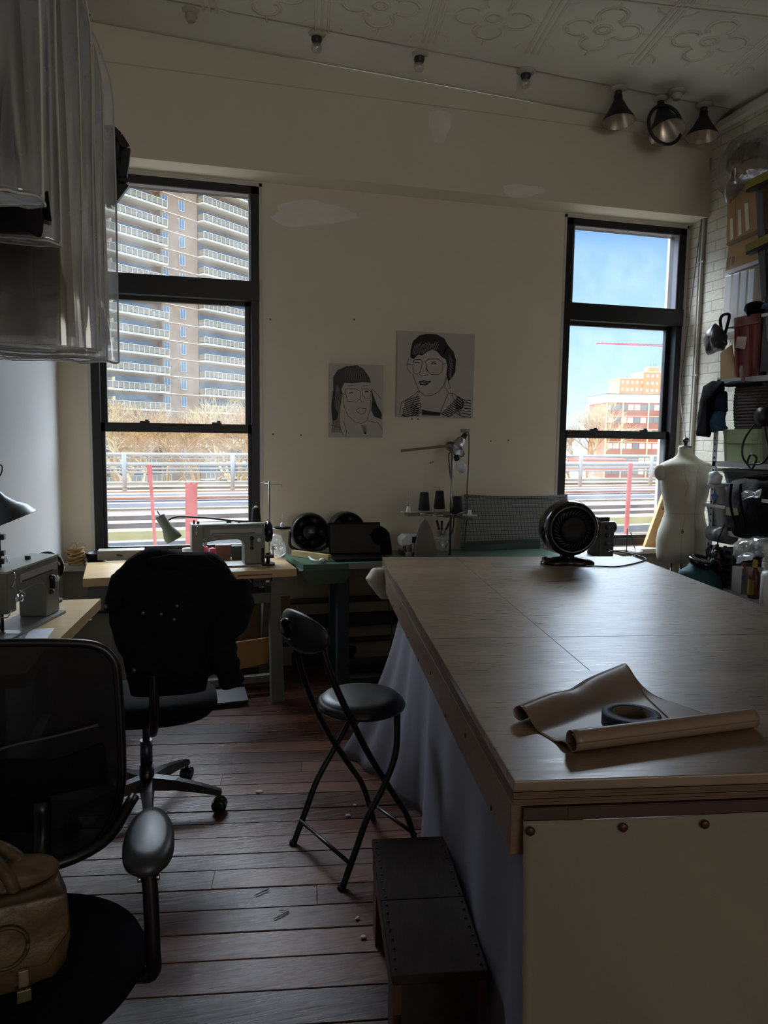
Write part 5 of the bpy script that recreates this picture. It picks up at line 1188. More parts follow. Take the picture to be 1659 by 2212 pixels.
b.lathe([(r*.2, -.04), (r*.2, .04), (0, .045)], (0, 0, zc), (0, -1, 0), 20); b.build('blade', BLACKP, vf)
b = MB(); b.lathe([(r*.74, .0), (r*.74, .012), (0, .03)], (0, .03, zc), (0, 1, 0), 40); b.build('motor_cover', BLACKP, vf)
b = MB(); b.lathe([(.055, -.02), (.036, .0), (.034, .02), (.05, .04)], (0, 0, .022), n=28); b.build('neck', BLACKG, vf)
b = MB(); rl = []
for sc, z in ((0, .002), (1, .002), (1, .010), (.9, .02), (.6, .032), (.3, .036), (0, .036)):
    rl.append([(.130*sc*math.cos(t)*(1-.25*abs(math.sin(2*t))*0), -.01+.075*sc*math.sin(t)*(1-.45*(1-abs(math.cos(t)))), z) for t in [2*PI*i/48 for i in range(48)]])
b.rings(rl, cap=False); b.build('base', BLACKG, vf)
for s in (-1,): b = MB(); b.lathe([(.022, 0), (.022, .012), (.018, .016), (0, .017)], (s*.10, .0, .016), n=20); b.build('speed_knob', BLACKG, vf)
b = MB(); pts = [onz(x, y, ZT+.004) for x, y in ((1262, 1222), (1290, 1223), (1330, 1224), (1362, 1219), (1385, 1213), (1395, 1209))]+[onz(1392, 1205, ZT+.004), onz(1370, 1198, ZT+.004), onz(1345, 1193, ZT+.004), onz(1325, 1190, ZT+.006), onz(1314, 1193, ZT+.004)]
b.tube(curve(pts, 6), .0035, 6); one(b, 'power_cord', BLACKP, 'black power cord trailing right from the round fan', 'cord')
# roll of kraft paper: a sheet curled along two edges
KR = mat('brown_kraft_plastic', (120, 98, 82), .36, var=.04, vs=3)
P00 = onz(1245, 1632, ZT); P10 = onz(1640, 1578, ZT); PB = onz(1332, 1450, ZT); PC = onz(1118, 1570, ZT); PD_ = onz(1500, 1530, ZT)
kr = thing('kraft_paper_roll', 'brown kraft paper sheet rolled along its front edge and folded over at left', 'paper roll', V((P00.x+P10.x)/2, P00.y+.05, ZT))
e1 = (P10-P00); ln_ = e1.length; e1.normalize(); e2 = Vector((-e1.y, e1.x, 0))
rr_ = .021
def roll(u, v):
    # v: 0..1 spiral from inside to tangent, then flat towards the back
    base = P00+e1*(u*ln_)
    a = v*PI*2.6
    rad = rr_*(.8+.2*v)*(1-.05*u)
    return base+e2*(rad+rad*math.sin(a+PI*.9)*1.0)+V(0, 0, rad-rad*math.cos(a+PI*.9)+.001)
b = MB(); b.grid(roll, 30, 40); o = b.build('rolled_edge', KR, kr, world=True); md = o.modifiers.new('s', 'SOLIDIFY'); md.thickness = .0008
# sheet from the roll running back, wavy, folded back on itself at left
A1 = onz(1165, 1600, ZT); A2 = onz(1360, 1545, ZT)
def sheet(u, v):
    # u along the roll direction from left(0) to right(1), v from roll (0) to back (1)
    f = P00.lerp(P10, .0+u*.62)+e2*.02; bk = PC.lerp(PB, 0)
    back = onz(1122, 1560, ZT).lerp(onz(1350, 1462, ZT), u) if True else bk
    p = f.lerp(back, v)
    p = p + V(0, 0, .001)
    s = max(0, (v-.55)/.45)
    z = .034*math.sin(min(1, s*1.0)*PI*.5)**2 + .010*math.exp(-((v-.12)/.12)**2)*(1-u)
    z += .014*s*math.sin(u*PI)**2*0 - .010*math.exp(-((u-.45)/.12)**2)*s
    return V(p.x, p.y, ZT+.0015+z)
b = MB(); b.grid(sheet, 44, 30); o = b.build('sheet', KR, kr, world=True); md = o.modifiers.new('s', 'SOLIDIFY'); md.thickness = .0008
def lip(u, v):     # the edge curled under along the back left
    a = v*PI*1.25; p = sheet(u, 1.0); d = Vector((-(PB-PC).y, (PB-PC).x, 0)).normalized(); rad = .016*(1-.35*u)
    return p + d*(rad*math.sin(a)) + V(0, 0, -rad+rad*math.cos(a))
b = MB(); b.grid(lip, 44, 14); o = b.build('curled_lip', KR, kr, world=True); md = o.modifiers.new('s', 'SOLIDIFY'); md.thickness = .0008
def rflap(u, v):   # flat right part lying on the table under the tape
    a0 = sheet(1, v); a1 = onz(1400, 1500, ZT).lerp(onz(1530, 1545, ZT), 1-v)
    p = a0.lerp(V(a1.x, a1.y, ZT+.0015), u); return V(p.x, p.y, ZT+.0015+(a0.z-ZT-.0015)*(1-u)**2.2)
b = MB(); b.grid(rflap, 24, 24); o = b.build('flat_end', KR, kr, world=True); md = o.modifiers.new('s', 'SOLIDIFY'); md.thickness = .0008
tp_ = onz(1363, 1558, ZT+.02)
tt = thing('masking_tape', 'dark blue roll of masking tape lying on the kraft paper', 'tape', V(tp_.x, tp_.y, ZT+.010))
b = MB(); b.lathe([(.037, 0), (.0585, 0), (.059, .001), (.059, .027), (.058, .028), (.037, .028), (.037, 0)], n=64); b.build('tape_body', mat('navy_tape', (22, 31, 62), .55), tt)
b = MB(); b.lathe([(.0345, -.001), (.0368, -.001), (.0368, .0285), (.0345, .0285), (.0345, -.001)], n=64); b.build('cardboard_core', mat('core_brown', (90, 70, 54), .8), tt)
# white cloth poking out at the table's far left corner
q = [ony(x, y, 3.45) for x, y in ((832, 1226), (806, 1230), (791, 1249), (799, 1268), (822, 1292), (838, 1293), (846, 1268))]
b = MB(); b.puff(q, (0, -1, 0), .05, .012, 12, 4); one(b, 'ironing_pad', mat('cream_pad', (196, 190, 174), .85), 'cream padded cloth end sticking out left of the cutting table', 'pad')
b = MB(); b.tube(curve([ony(x, y, 4.3) for x, y in ((838, 1290), (842, 1330), (846, 1360), (845, 1395))]+[onz(838, 1430, .01), onz(870, 1432, .01)], 6), .004, 6); one(b, 'loose_cable', BLACKP, 'black cord hanging down behind the cutting table corner', 'cord')
b = MB(); q = [ony(x, y, 4.5) for x, y in ((740, 1400), (752, 1392), (770, 1398), (772, 1415), (760, 1425), (742, 1420))]; b.puff(q, (0, -1, 0), .05, .02, 12, 4, N=30); one(b, 'dark_rag', BLACKF, 'dark crumpled rag on the floor below the green table', 'rag')
b = MB(); q = [ony(x, y, 4.55) for x, y in ((630, 1412), (700, 1406), (705, 1436), (632, 1440))]; b.puff(q, (0, -1, 0), .05, .012, 12, 4, N=40); one(b, 'dark_rag', mat('navy_cloth', (22, 26, 40), .9), 'dark navy cloth heap on the floor between the two tables', 'rag')

# ---------------------------------------------------------------- dress form
FY = 4.28; 
def fx(px, y=1100): return ony(px, y, FY).x
FXc = (ony(1476, 1100, FY).x)
LIN = mat('linen_form', (186, 180, 164), .8, var=.03, vs=5, bump=.12, bs=500)
df = thing('dress_form', 'cream linen dress form marked 6 standing before the right window', 'dress form', V(FXc, FY, 0))
rows = [(1211, 1423, 1526), (1195, 1421, 1527.5), (1165, 1421, 1528), (1145, 1426, 1525), (1125, 1434, 1519), (1107, 1440, 1516), (1090, 1438, 1519), (1065, 1433, 1526), (1045, 1430, 1530), (1030, 1430, 1531), (1018, 1429, 1534), (1007, 1428, 1536), (1001, 1433, 1530), (996, 1443, 1519), (990, 1456, 1507), (982, 1465, 1498), (974, 1466.5, 1496), (966, 1466, 1497)]
b = MB(); rl = []
for y, xa, xb in rows:
    a, c_ = ony(xa, y, FY), ony(xb, y, FY); cx, hw = (a.x+c_.x)/2, (c_.x-a.x)/2*.97; z = (a.z+c_.z)/2
    dep = min(hw*.78, .128) if y > 1110 else (min(hw*.78, .115) if y > 1010 else hw*.72)
    ring = []
    for i in range(48):
        t = 2*PI*i/48; X = cx+hw*math.cos(t); Y = FY+dep*math.sin(t)
        if 1020 < y < 1075: # bust
            k = math.exp(-((y-1047)/16)**2); Y -= .05*k*(math.exp(-((math.cos(t)-.45)/.25)**2)+math.exp(-((math.cos(t)+.45)/.25)**2))*(1 if math.sin(t) < 0 else 0)
        ring.append((X, Y, z+(0 if y > 1012 or y < 975 else 0)))
    rl.append(ring)
b.rings(rl); o = b.build('torso', LIN, df, world=True)
for s, xe_, xi in ((-1, 1418, 1431), (1, 1546, 1532)):
    c0 = ony((xe_+xi)/2, 1020, FY); b = MB(); hw = abs(ony(xe_, 1018, FY).x-ony(xi, 1018, FY).x)/2
    b.lathe([(0, -.056), (.022, -.050), (.036, -.03), (.040, 0), (.036, .025), (.022, .045), (0, .052)], V(c0.x-s*.004, FY, c0.z), (s*.25, 0, 1), 24, sx=.8); b.build('arm_cap', LIN, df, world=True)
zt_ = ony(1481, 966, FY).z; cxn = ony(1481, 966, FY).x
b = MB(); b.lathe([(0, -.002), (.050, -.002), (.050, .008), (0, .010)], V(cxn, FY, zt_), n=32, sy=.8); b.build('neck_plate', STEEL, df, world=True)
b = MB(); b.lathe([(.014, 0), (.012, .02), (.016, .022), (0, .024)], V(cxn, FY, zt_+.008), n=20); b.ball(V(cxn, FY, zt_+.045), .021, 20); b.build('neck_knob', mat('dark_chrome', (90, 92, 96), .25, metal=1), df, world=True)
SEAM = mat('seam_line', (150, 144, 130), .9)
for f_ in (-.5, 0, .5):
    b = MB(); pts = []
    for (y, xa, xb), ring in zip(rows, rl):
        if 1000 <= y: 
            i = min(range(48), key=lambda k: abs(math.cos(2*PI*k/48)-f_)+(0 if math.sin(2*PI*k/48) < 0 else 9)); pts.append(Vector(ring[i])+V(0, -.0005, 0))
    b.tube(curve(pts, 3), .0009, 4); b.build('seam', SEAM, df, world=True)
b = MB(); ring = rl[5]; b.tube([Vector(p)*1.0 for p in ring]+[Vector(ring[0])], .0016, 4); b.build('waist_tape', SEAM, df, world=True)
b = MB(); pz = onz(1450, 1330, .0); b.cyl((FXc+.01, FY, 0.03), (FXc+.01, FY, .80), .012); b.build('pole', STEEL, df, world=True)
b = MB(); b.cyl((FXc-.07, FY, 0.03), (FXc-.07, FY, .74), .006); b.build('release_rod', STEEL, df, world=True)
b = MB(); b.lathe([(0, 0), (.18, 0), (.18, .01), (.05, .03), (0, .035)], V(FXc, FY, 0), n=32); b.build('base', BLACKM, df, world=True)
def text(s, name, size, m, loc, rot, ext=.0006, parent=None):
    cu = bpy.data.curves.new(name, 'FONT'); cu.body = s; cu.size = size; cu.extrude = ext; cu.align_x = 'CENTER'; cu.align_y = 'CENTER'; cu.materials.append(m)
    o = bpy.data.objects.new(name, cu); C.objects.link(o)
    M = Matrix.Translation(loc) @ rot.to_4x4()
    dg = bpy.context.evaluated_depsgraph_get(); me = bpy.data.meshes.new_from_object(o.evaluated_get(dg)); bpy.data.objects.remove(o)
    me.transform(M if not parent else wm(parent).inverted() @ M); o = bpy.data.objects.new(name, me); C.objects.link(o)
    if parent: o.parent = parent
    return o
p6 = ony(1475, 1148, FY-.128); text('6', 'size_number', .042, mat('ink_black', (20, 20, 22), .6), V(p6.x, p6.y+.004, p6.z), Matrix.Rotation(PI/2, 3, 'X'), .0015, df)
# plank leaning in the window
q = [ony(x, y, 4.78) for x, y in ((1392, 1183), (1434, 1068), (1448, 1050), (1452, 1183))]
b = MB(); b.prism(q, (0, .03, 0)); pl_ = one(b, 'pine_board', mat('pine_board_wood', (200, 156, 104), .6, var=.12, vs=5, stretch=(8, 1, 1)), 'angled pine board leaning in the right window behind the dress form', 'board')
b = MB(); kn = ony(1433, 1098, 4.779)-pl_.location; b.lathe([(.014, 0), (.008, .001), (0, .0012)], kn, (0, -1, 0), 16); b.build('knot', mat('pine_knot', (128, 78, 44), .6), pl_)
# conduits on the brick in the corner
for x, r_, lb in ((1524, .011, 'thicker painted conduit running down the brick near the corner'), (1518, .006, 'thin painted conduit beside the thicker one')):
    p = onx(x, 400, XR-.02); b = MB(); 
    b.tube([(XR-.015, p.y, .3), (XR-.015, p.y, 1.9), (XR-.015, p.y+.0, 3.12), (XR-.015, p.y-.03, 3.5)], r_, 8)
    for z in (1.2, 2.0, 2.8): b.box((XR-.012, p.y, z), (.024, .04, .012))
    one(b, 'wall_conduit', mat('conduit_paint', (176, 170, 160), .5), lb, 'conduit')
b = MB(); p = onx(1478, 940, XR-.02); b.tube(curve([(XR-.03, onx(1521, 430, XR-.03).y, 3.25), (XR-.03, 4.78, 2.4), (XR-.04, 4.82, 1.9), ony(1482, 955, 4.4)], 6), .003, 6); one(b, 'loose_cable', mat('mauve_cord', (84, 72, 100), .6), 'thin dark cord hanging down the brick to the dress form', 'cord')
b = MB(); b.tube(curve([(XR-.02, 4.70+.02*math.sin(k*2), 3.6-k*.12) for k in range(5)], 4), .010, 6); one(b, 'pipe_stub', mat('conduit_paint', (0, 0, 0)), 'short crooked pipe stub in the top right corner by the soffit', 'pipe')

# ---------------------------------------------------------------- shelving on the right wall
SX = 3.20; SY1 = 3.99; SY0 = 2.9
WS = mat('white_shelf_steel', (178, 180, 182), .45)
sh = thing('shelving_unit', 'white slotted-angle shelving unit along the brick wall', 'shelf', V((SX+XR)/2, (SY0+SY1)/2, 0))
for z in (1.40, 1.905, .62, .16, .98):
    b = MB(); b.span((SX, SY0, z-.018), (XR-.02, SY1, z)); b.span((SX-.002, SY0, z-.03), (SX+.002, SY1, z+.002)); b.build('shelf_board', WS, sh, world=True)
for x, y in ((SX, SY1), (XR-.05, SY1), (SX, SY0), (XR-.05, SY0)):
    b = MB(); b.span((x, y, 0), (x+.03, y+.002, 1.92)); b.span((x-.002, y-.03, 0), (x, y+.002, 1.92)); up_ = b.build('upright', WS, sh, world=True)
    if y == SY1 and x == SX:
        b = MB()
        for k in range(46): b.span((x-.0035, y-.019, .06+k*.04), (x-.0015, y-.010, .072+k*.04))
        b.build('slot', BLACKP, up_, world=True)
def yx(px, py, X=SX): return onx(px, py, X).y
def crate(name, label, cat, m, y0, y1, z0, z1, x0=SX+.01, x1=XR-.04, tap=.88, lid=None, lidm=None, group=None):
    r = thing(name, label, cat, V((x0+x1)/2, (y0+y1)/2, z0), 0, group); w_, d_, h = x1-x0, abs(y1-y0), z1-z0
    b = MB(); t = .005; rl = []
    for z, s in ((0, tap), (h*.86, 1-.14*(1-tap)), (h*.86, 1.0), (h, 1.02), (h, .96), (.02, tap-.05)):
        rl.append([(w_/2*s*math.copysign(min(1, abs(math.cos(q_))**.35), math.cos(q_)), d_/2*s*math.copysign(min(1, abs(math.sin(q_))**.35), math.sin(q_)), z) for q_ in [2*PI*(i+.5)/32 for i in range(32)]])
    b.rings(rl); b.build('body', m, r, smooth=False)
    if lid:
        b = MB(); b.box((0, 0, h+.008), (w_*1.04, d_*1.04, .02), bev=.006); b.build('lid', lidm or m, r)
    return r
zr0 = 1.908
rb = crate('storage_bin', 'dusty red plastic bin on the upper shelf', 'bin', mat('dusty_red_plastic', (126, 64, 62), .4), yx(1632, 760), yx(1570, 760), zr0, onx(1568, 690, SX).z, tap=.86)
h = onx(1568, 690, SX).z-zr0; w_ = (XR-.04-SX-.01); d_ = abs(yx(1570, 760)-yx(1632, 760))
b = MB(); b.span((-w_/2*1.05, -d_/2*1.06, h*.84), (w_/2, d_/2*1.06, h*.86)); b.build('rim_band', mat('dusty_red_plastic', (0, 0, 0)), rb)
for yy in (-.055, .045): b = MB(); b.prism([(-w_/2*.90-.008, yy, .01), (-w_/2*.9-.008, yy+.02, .01), (-w_/2*1.0-.012, yy+.02, h*.82), (-w_/2*1.0-.012, yy, h*.82)], (.02, 0, 0)); b.build('rib', mat('dusty_red_plastic', (0, 0, 0)), rb)
b = MB(); b.poly([(-w_/2-.010, .05, h*.5), (-w_/2-.008, -.03, h*.45), (-w_/2-.008, -.04, h*.65), (-w_/2-.010, .04, h*.68)]); b.build('tape_patch', mat('clear_tape_white', (196, 180, 178), .3), rb)
q = [onx(x, y, SX+.04) for x, y in ((1612, 672), (1622, 655), (1640, 650), (1658, 655), (1660, 672), (1640, 680), (1622, 690))]
b = MB(); b.puff(q, (-1, 0, 0), .06, .015, 14, 4); one(b, 'black_cloth', BLACKF, 'black crumpled cloth on top of the red bin', 'cloth')
crate('storage_bin', 'clear grey bin at the right edge beside the red bin', 'bin', clearmat('clear_bin', .35, diff=(.45, .5, .52), rough=.2, gloss=.12), yx(1690, 760), yx(1639, 760), zr0, onx(1640, 685, SX).z, lid=True, lidm=WHITEP)
q = [onx(x, y, SX+.03) for x, y in ((1650, 668), (1656, 655), (1680, 655), (1690, 670))]; b = MB(); b.puff(q, (-1, 0, 0), .05, .01, 14, 4, N=30); one(b, 'blue_cloth', mat('blue_cloth', (44, 70, 104), .9), 'blue cloth on top of the clear grey bin', 'cloth')
q = [onx(x, y, SX-.03) for x, y in ((1534, 712), (1545, 698), (1556, 705), (1566, 722), (1570, 742), (1562, 755), (1530, 768), (1522, 745), (1518, 732))]
b = MB(); b.puff(q, (-1, -.3, 0), .05, .012, 16, 8); one(b, 'black_bag', mat('black_shiny_nylon', (40, 42, 48), .35, var=.2), 'shiny black nylon bag hanging left of the red bin', 'bag')
b = MB(); b.tube(curve([onx(x, y, SX-.02) for x, y in ((1558, 710), (1556, 690), (1563, 680), (1575, 680), (1572, 700), (1566, 720))], 5), .009, 8); one(b, 'webbing_belt', BLACKF, 'black strap looped beside the red bin handle', 'strap')
q = [onx(x, y, SX+.05) for x, y in ((1556, 762), (1580, 745), (1590, 815), (1556, 818))]; q[2].z = q[3].z = 1.906; b = MB(); b.prism(q, (.008, 0, 0)); one(b, 'cardboard_piece', mat('cardboard', (164, 130, 92), .8, var=.06), 'cardboard piece on the shelf behind the black bag', 'cardboard')
# rattan basket
RT_ = mat('dark_rattan', (66, 60, 56), .7, var=.3, vs=60)
y0, y1 = yx(1660, 880), yx(1566, 880); z0, z1 = 1.605, 1.862
ba = thing('rattan_basket', 'dark woven rattan basket between the two white shelves', 'basket', V((SX+XR-.02)/2, (y0+y1)/2, z0))
b = MB(); rx, ry = (XR-.04-SX)/2, (y1-y0)/2; n = 15
for k in range(n):
    z = (z1-z0)*k/(n-1); s = .93+.07*math.sin(PI*k/(n-1)*.8); pts = [(rx*s*math.copysign(abs(math.cos(t))**.6, math.cos(t)), ry*s*math.copysign(abs(math.sin(t))**.6, math.sin(t)), z+.002*math.sin(t*40+k*PI)) for t in [2*PI*i/96 for i in range(97)]]
    b.tube(pts, .0105, 6, cap=False)
b.build('weave', RT_, ba)
b = MB(); b.rings([[(rx*.93*math.cos(t), ry*.93*math.sin(t), z) for t in [2*PI*i/32 for i in range(32)]] for z in (0, .02)]); b.build('bottom', RT_, ba)
# basket rests on the green bin
q = [onx(x, y, SX+.02) for x, y in ((1560, 830), (1600, 822), (1650, 824), (1650, 834), (1565, 836))]; b = MB(); b.puff(q, (-1, 0, 0), .05, .01, 14, 5, N=36); one(b, 'dark_fabric', BLACKF, 'dark fabric filling the top of the rattan basket', 'fabric')
b = MB(); b.puff([onx(x, y, SX-.02) for x, y in ((1597, 800), (1600, 790), (1606, 790), (1610, 803), (1609, 826), (1601, 826))], (-1, 0, 0), .005, .0, 5, 1, N=30); one(b, 'wooden_paddle', mat('brown_paddle', (110, 84, 66), .6), 'rounded brown wooden handle sticking up in front of the red bin', 'handle')
q = [onx(x, y, SX-.02) for x, y in ((1520, 832), (1540, 823), (1565, 822), (1566, 840), (1548, 850), (1540, 890), (1532, 946), (1503, 940), (1508, 900), (1516, 860))]
b = MB(); b.puff(q, (-1, -.2, 0), .035, .008, 12, 6, N=80); one(b, 'black_trousers', BLACKF, 'black trouser leg hanging beside the rattan basket', 'trousers')
q = [onx(x, y, SX+.02) for x, y in ((1540, 850), (1566, 845), (1568, 890), (1540, 892))]; b = MB(); b.puff(q, (-1, 0, 0), .04, .006, 12, 7, N=50); one(b, 'dark_jeans', mat('dark_navy_denim', (26, 34, 52), .9), 'folded dark navy jeans left of the rattan basket', 'jeans')
q = [onx(x, y, SX+.01) for x, y in ((1536, 888), (1563, 886), (1562, 922), (1570, 928), (1538, 934), (1531, 924))]; b = MB(); b.puff(q, (-1, 0, 0), .04, .012, 22, 8, N=60); one(b, 'blue_jeans', mat('blue_denim', (46, 92, 124), .9, var=.2, vs=20), 'crumpled blue jeans hanging over the green bin corner', 'jeans')
gbn = crate('storage_bin', 'pale green plastic bin under the rattan basket', 'bin', mat('sage_green_plastic', (168, 182, 138), .45), yx(1650, 965), yx(1546, 965), 1.403, 1.60, tap=.93)
d_ = abs(yx(1546, 965)-yx(1650, 965)); b = MB(); b.span((-w_/2*.985-.004, -d_/2*.97, .11), (-w_/2*.97, d_/2*.97, .114)); b.build('groove', mat('sage_dark', (96, 110, 76), .5), gbn)
b = MB(); b.tube(curve([onx(x, y, SX-.05) for x, y in ((1640, 905), (1620, 930), (1606, 955), (1604, 985), (1616, 1005), (1625, 1012), (1634, 990), (1622, 982), (1615, 1000), (1630, 1003), (1650, 998), (1662, 975), (1655, 940), (1650, 905))], 6), .006, 7); one(b, 'cable_loop', BLACKP, 'black cable hanging in loops in front of the green bin', 'cable')
b = MB(); p = onx(1655, 900, SX-.05); b.lathe([(0, 0), (.052, 0), (.058, .008), (.056, .03), (.0, .035)], p, (-1, -.3, 0), 28); b.build; one(b, 'cable_reel', BLACKP, 'round black disc at the right edge above the cable loops', 'reel')
b = MB(); q = [onx(x, y, SX-.03) for x, y in ((1646, 915), (1700, 905), (1700, 1000), (1648, 1000))]; b.prism(q, (.01, 0, 0)); one(b, 'smoked_board', mat('grey_smoke_panel', (104, 104, 100), .4), 'grey panel at the right edge beside the green bin', 'panel')
# lower bins
WB = clearmat('milky_plastic', .12, diff=(.72, .74, .76), rough=.3, gloss=.08)
WB2 = mat('milky_bin', (176, 178, 180), .4)
zb1 = onx(1527, 1086, SX).z; zb2 = onx(1520, 1130, SX).z
tub = crate('storage_bin', 'large smoky grey lidded tote under the white shelf', 'bin', mat('smoky_tote', (84, 86, 86), .35), yx(1648, 1030, SX+.05), yx(1552, 1030, SX+.05), onx(1550, 1052, SX).z, onx(1550, 1018, SX).z, x0=SX+.05, lid=True, lidm=mat('tote_lid', (120, 122, 122), .4))
for px, lb in ((1565, 'white folded carton on the smoky tote lid, left one'), (1598, 'white folded carton on the smoky tote lid, right one')):
    p = onx(px, 1006, SX+.1); b = MB(); b.box((SX+.12, p.y, onx(1550, 1018, SX).z+.045), (.12, .07, .035), taper=1.1); one(b, 'small_carton', WHITEP, lb, 'carton')
wlb = crate('storage_bin', 'milky white lidded bin with a blue label on the lowest stack', 'bin', WB2, yx(1561, 1065), yx(1528, 1065), zb1, onx(1530, 1048, SX).z, x0=SX, x1=SX+.3, lid=True, lidm=WHITEP, tap=.9)
p = onx(1543, 1073, SX-.006); b = MB(); b.box(p, (.001, .04, .035)); b.build('label', mat('blue_label', (52, 82, 140), .4), wlb, world=True)
crate('storage_bin', 'wider milky white lidded bin below the blue-labelled one', 'bin', WB2, yx(1566, 1110), yx(1519, 1110), zb2, onx(1520, 1093, SX).z, x0=SX, x1=SX+.32, lid=True, lidm=WHITEP, tap=.9)
crate('storage_bin', 'narrow white bin between the white stack and the backpack', 'bin', WB2, yx(1578, 1078), yx(1565, 1078), onx(1565, 1095, SX).z, onx(1560, 1056, SX).z, x0=SX-.0, x1=SX+.2, lid=True, lidm=WHITEP, tap=.9)
q = [onx(x, y, SX-.02) for x, y in ((1530, 1020), (1550, 1018), (1558, 1030), (1556, 1046), (1532, 1046))]; b = MB(); b.puff(q, (-1, 0, 0), .02, .008, 22, 5, N=30); one(b, 'white_bag', mat('white_poly', (190, 194, 196), .4), 'crumpled white bag above the blue-labelled bin', 'bag')
def puffy(name, label, cat, m, pts, X=SX, dep=.05, amp=.012, fr=14, sd=1, N=56):
    b = MB(); b.puff([onx(x, y, X) for x, y in pts], (-1, -.2, 0), dep, amp, fr, sd, N=N); return one(b, name, m, label, cat)
bkp = puffy('black_backpack', 'black backpack with webbing straps on the right shelves', 'backpack', mat('black_nylon', (12, 13, 16), .7, spec=.2, var=.2, bump=.3, bs=60), ((1574, 1060), (1582, 1040), (1600, 1032), (1630, 1030), (1690, 1035), (1700, 1100), (1690, 1160), (1640, 1166), (1590, 1160), (1572, 1120)), X=SX+.02, dep=.09)
for k in (0, 1): b = MB(); b.tube(curve([onx(x, y, SX-.1)-bkp.location for x, y in ((1580+k*20, 1045), (1577+k*22, 1080), (1582+k*22, 1110), (1590+k*22, 1140))], 5), .008, 6); b.build('strap', BLACKF, bkp)
puffy('plastic_bag', 'silvery plastic bag lying on the black backpack', 'plastic bag', FILM, ((1598, 1064), (1610, 1058), (1630, 1066), (1648, 1056), (1640, 1072), (1620, 1074), (1602, 1078)), X=SX-.09, dep=.02, sd=4)
puffy('padded_bag', 'slim black padded bag lying above the backpack', 'bag', BLACKF, ((1606, 1030), (1625, 1024), (1660, 1028), (1700, 1032), (1660, 1038), (1620, 1036)), X=SX-.06, dep=.02, N=36)
b = MB(); b.prism([onx(x, y, SX-.08) for x, y in ((1568, 1096), (1592, 1098), (1595, 1112), (1582, 1115), (1568, 1112))], (.004, 0, 0)); one(b, 'paper_tag', mat('tan_tag', (150, 136, 104), .7), 'tan paper tag hanging below the narrow white bin', 'tag')
b = MB(); b.span((SX-.09, yx(1700, 1080, SX-.09), onx(1645, 1085, SX-.09).z), (SX-.07, yx(1645, 1080, SX-.09), onx(1645, 1078, SX-.09).z)); one(b, 'white_rail', WHITEP, 'short white bar at the right edge across the backpack', 'bar')
b = MB(); p0 = V(SX+.03, yx(1530, 1150), onx(1530, 1150, SX).z); p1 = V(SX+.03, yx(1572, 1150), onx(1530, 1150, SX).z); b.cyl(p0, p1, .055, n=28); one(b, 'foil_roll', mat('silver_roll', (140, 142, 146), .3, metal=.7, var=.2, vs=8, stretch=(1, 1, 6)), 'silvery grey roll lying under the milky white bins', 'roll')
# black crate with things
mcb = thing('milk_crate', 'black plastic slatted crate on the low shelf', 'crate', V(SX+.10, (yx(1580, 1210)+yx(1530, 1210))/2, .64))
cy0, cy1 = yx(1582, 1210), yx(1530, 1210); hh = onx(1530, 1172, SX).z-.64; L_ = (cy1-cy0)/2
for k in range(6): b = MB(); z = hh*(k+.5)/6; b.span((-.10, -L_, z-.008), (-.092, L_, z+.008)); b.span((-.10, -L_, z-.008), (.12, -L_+.008, z+.008)); b.build('slat', DGREY, mcb)
for y_ in (-L_, -L_/3, L_/3, L_): b = MB(); b.span((-.102, y_-.008, 0), (-.088, y_+.008, hh)); b.build('slat', DGREY, mcb)
b = MB(); b.span((-.09, -L_, 0), (.12, L_, .01)); b.span((.11, -L_, 0), (.12, L_, hh)); b.build('bottom', BLACKP, mcb)
b = MB(); b.span((-.06, -L_+.02, .012), (.09, L_-.02, hh*.9), bev=.02); one(b, 'dark_bundle', BLACKF, 'dark bundle filling the black slatted crate', 'bundle').location += mcb.location
puffy('tangled_cables', 'tangle of black cables spilling from the slatted crate', 'cables', BLACKP, ((1528, 1190), (1545, 1175), (1556, 1190), (1562, 1225), (1552, 1242), (1534, 1232)), X=SX-.02, dep=.04, amp=.03, fr=30, sd=6)
b = MB(); b.tube(curve([onx(x, y, SX-.04) for x, y in ((1566, 1130), (1558, 1150), (1552, 1165), (1549, 1185))], 5), .004, 6); one(b, 'loose_cable', BLACKP, 'thin black cord hanging down to the slatted crate', 'cord')
puffy('plastic_bag', 'big clear plastic bag bulging over the slatted crate', 'plastic bag', FILM, ((1588, 1175), (1605, 1162), (1635, 1157), (1665, 1160), (1670, 1190), (1650, 1205), (1620, 1205), (1600, 1215), (1584, 1205)), X=SX-.03, dep=.06, amp=.02, sd=7)
puffy('plastic_bag', 'smaller crumpled clear bag below the big clear bag', 'plastic bag', FILM, ((1594, 1200), (1612, 1192), (1628, 1196), (1622, 1212), (1606, 1214), (1594, 1222)), X=SX-.10, dep=.03, amp=.02, sd=8)
b = MB(); y0_, y1_ = yx(1612, 1240), yx(1590, 1240); b.span((SX-.03, y0_, .625), (SX+.12, y1_, onx(1592, 1222, SX).z), bev=.003); wb = one(b, 'white_carton', mat('white_carton', (158, 152, 150), .6), 'white carton with a red flap on the low shelf', 'carton')
b = MB(); b.prism([onx(x, y, SX-.032)-wb.location for x, y in ((1599, 1214), (1612, 1214), (1612, 1236))], (.001, 0, 0)); b.build('red_flap', mat('deep_red', (120, 30, 36), .6), wb)
b = MB(); b.prism([onx(x, y, SX-.032)-wb.location for x, y in ((1602, 1243), (1610, 1243), (1610, 1254), (1602, 1254))], (.001, 0, 0)); b.build('dark_print', DGREY, wb)
bt = thing('spray_bottle', 'amber bottle with yellow cap and yellow label on the low shelf', 'bottle', V(SX-.03, yx(1629, 1260, SX-.03), .622))
hb = onx(1628, 1210, SX-.03).z-.622
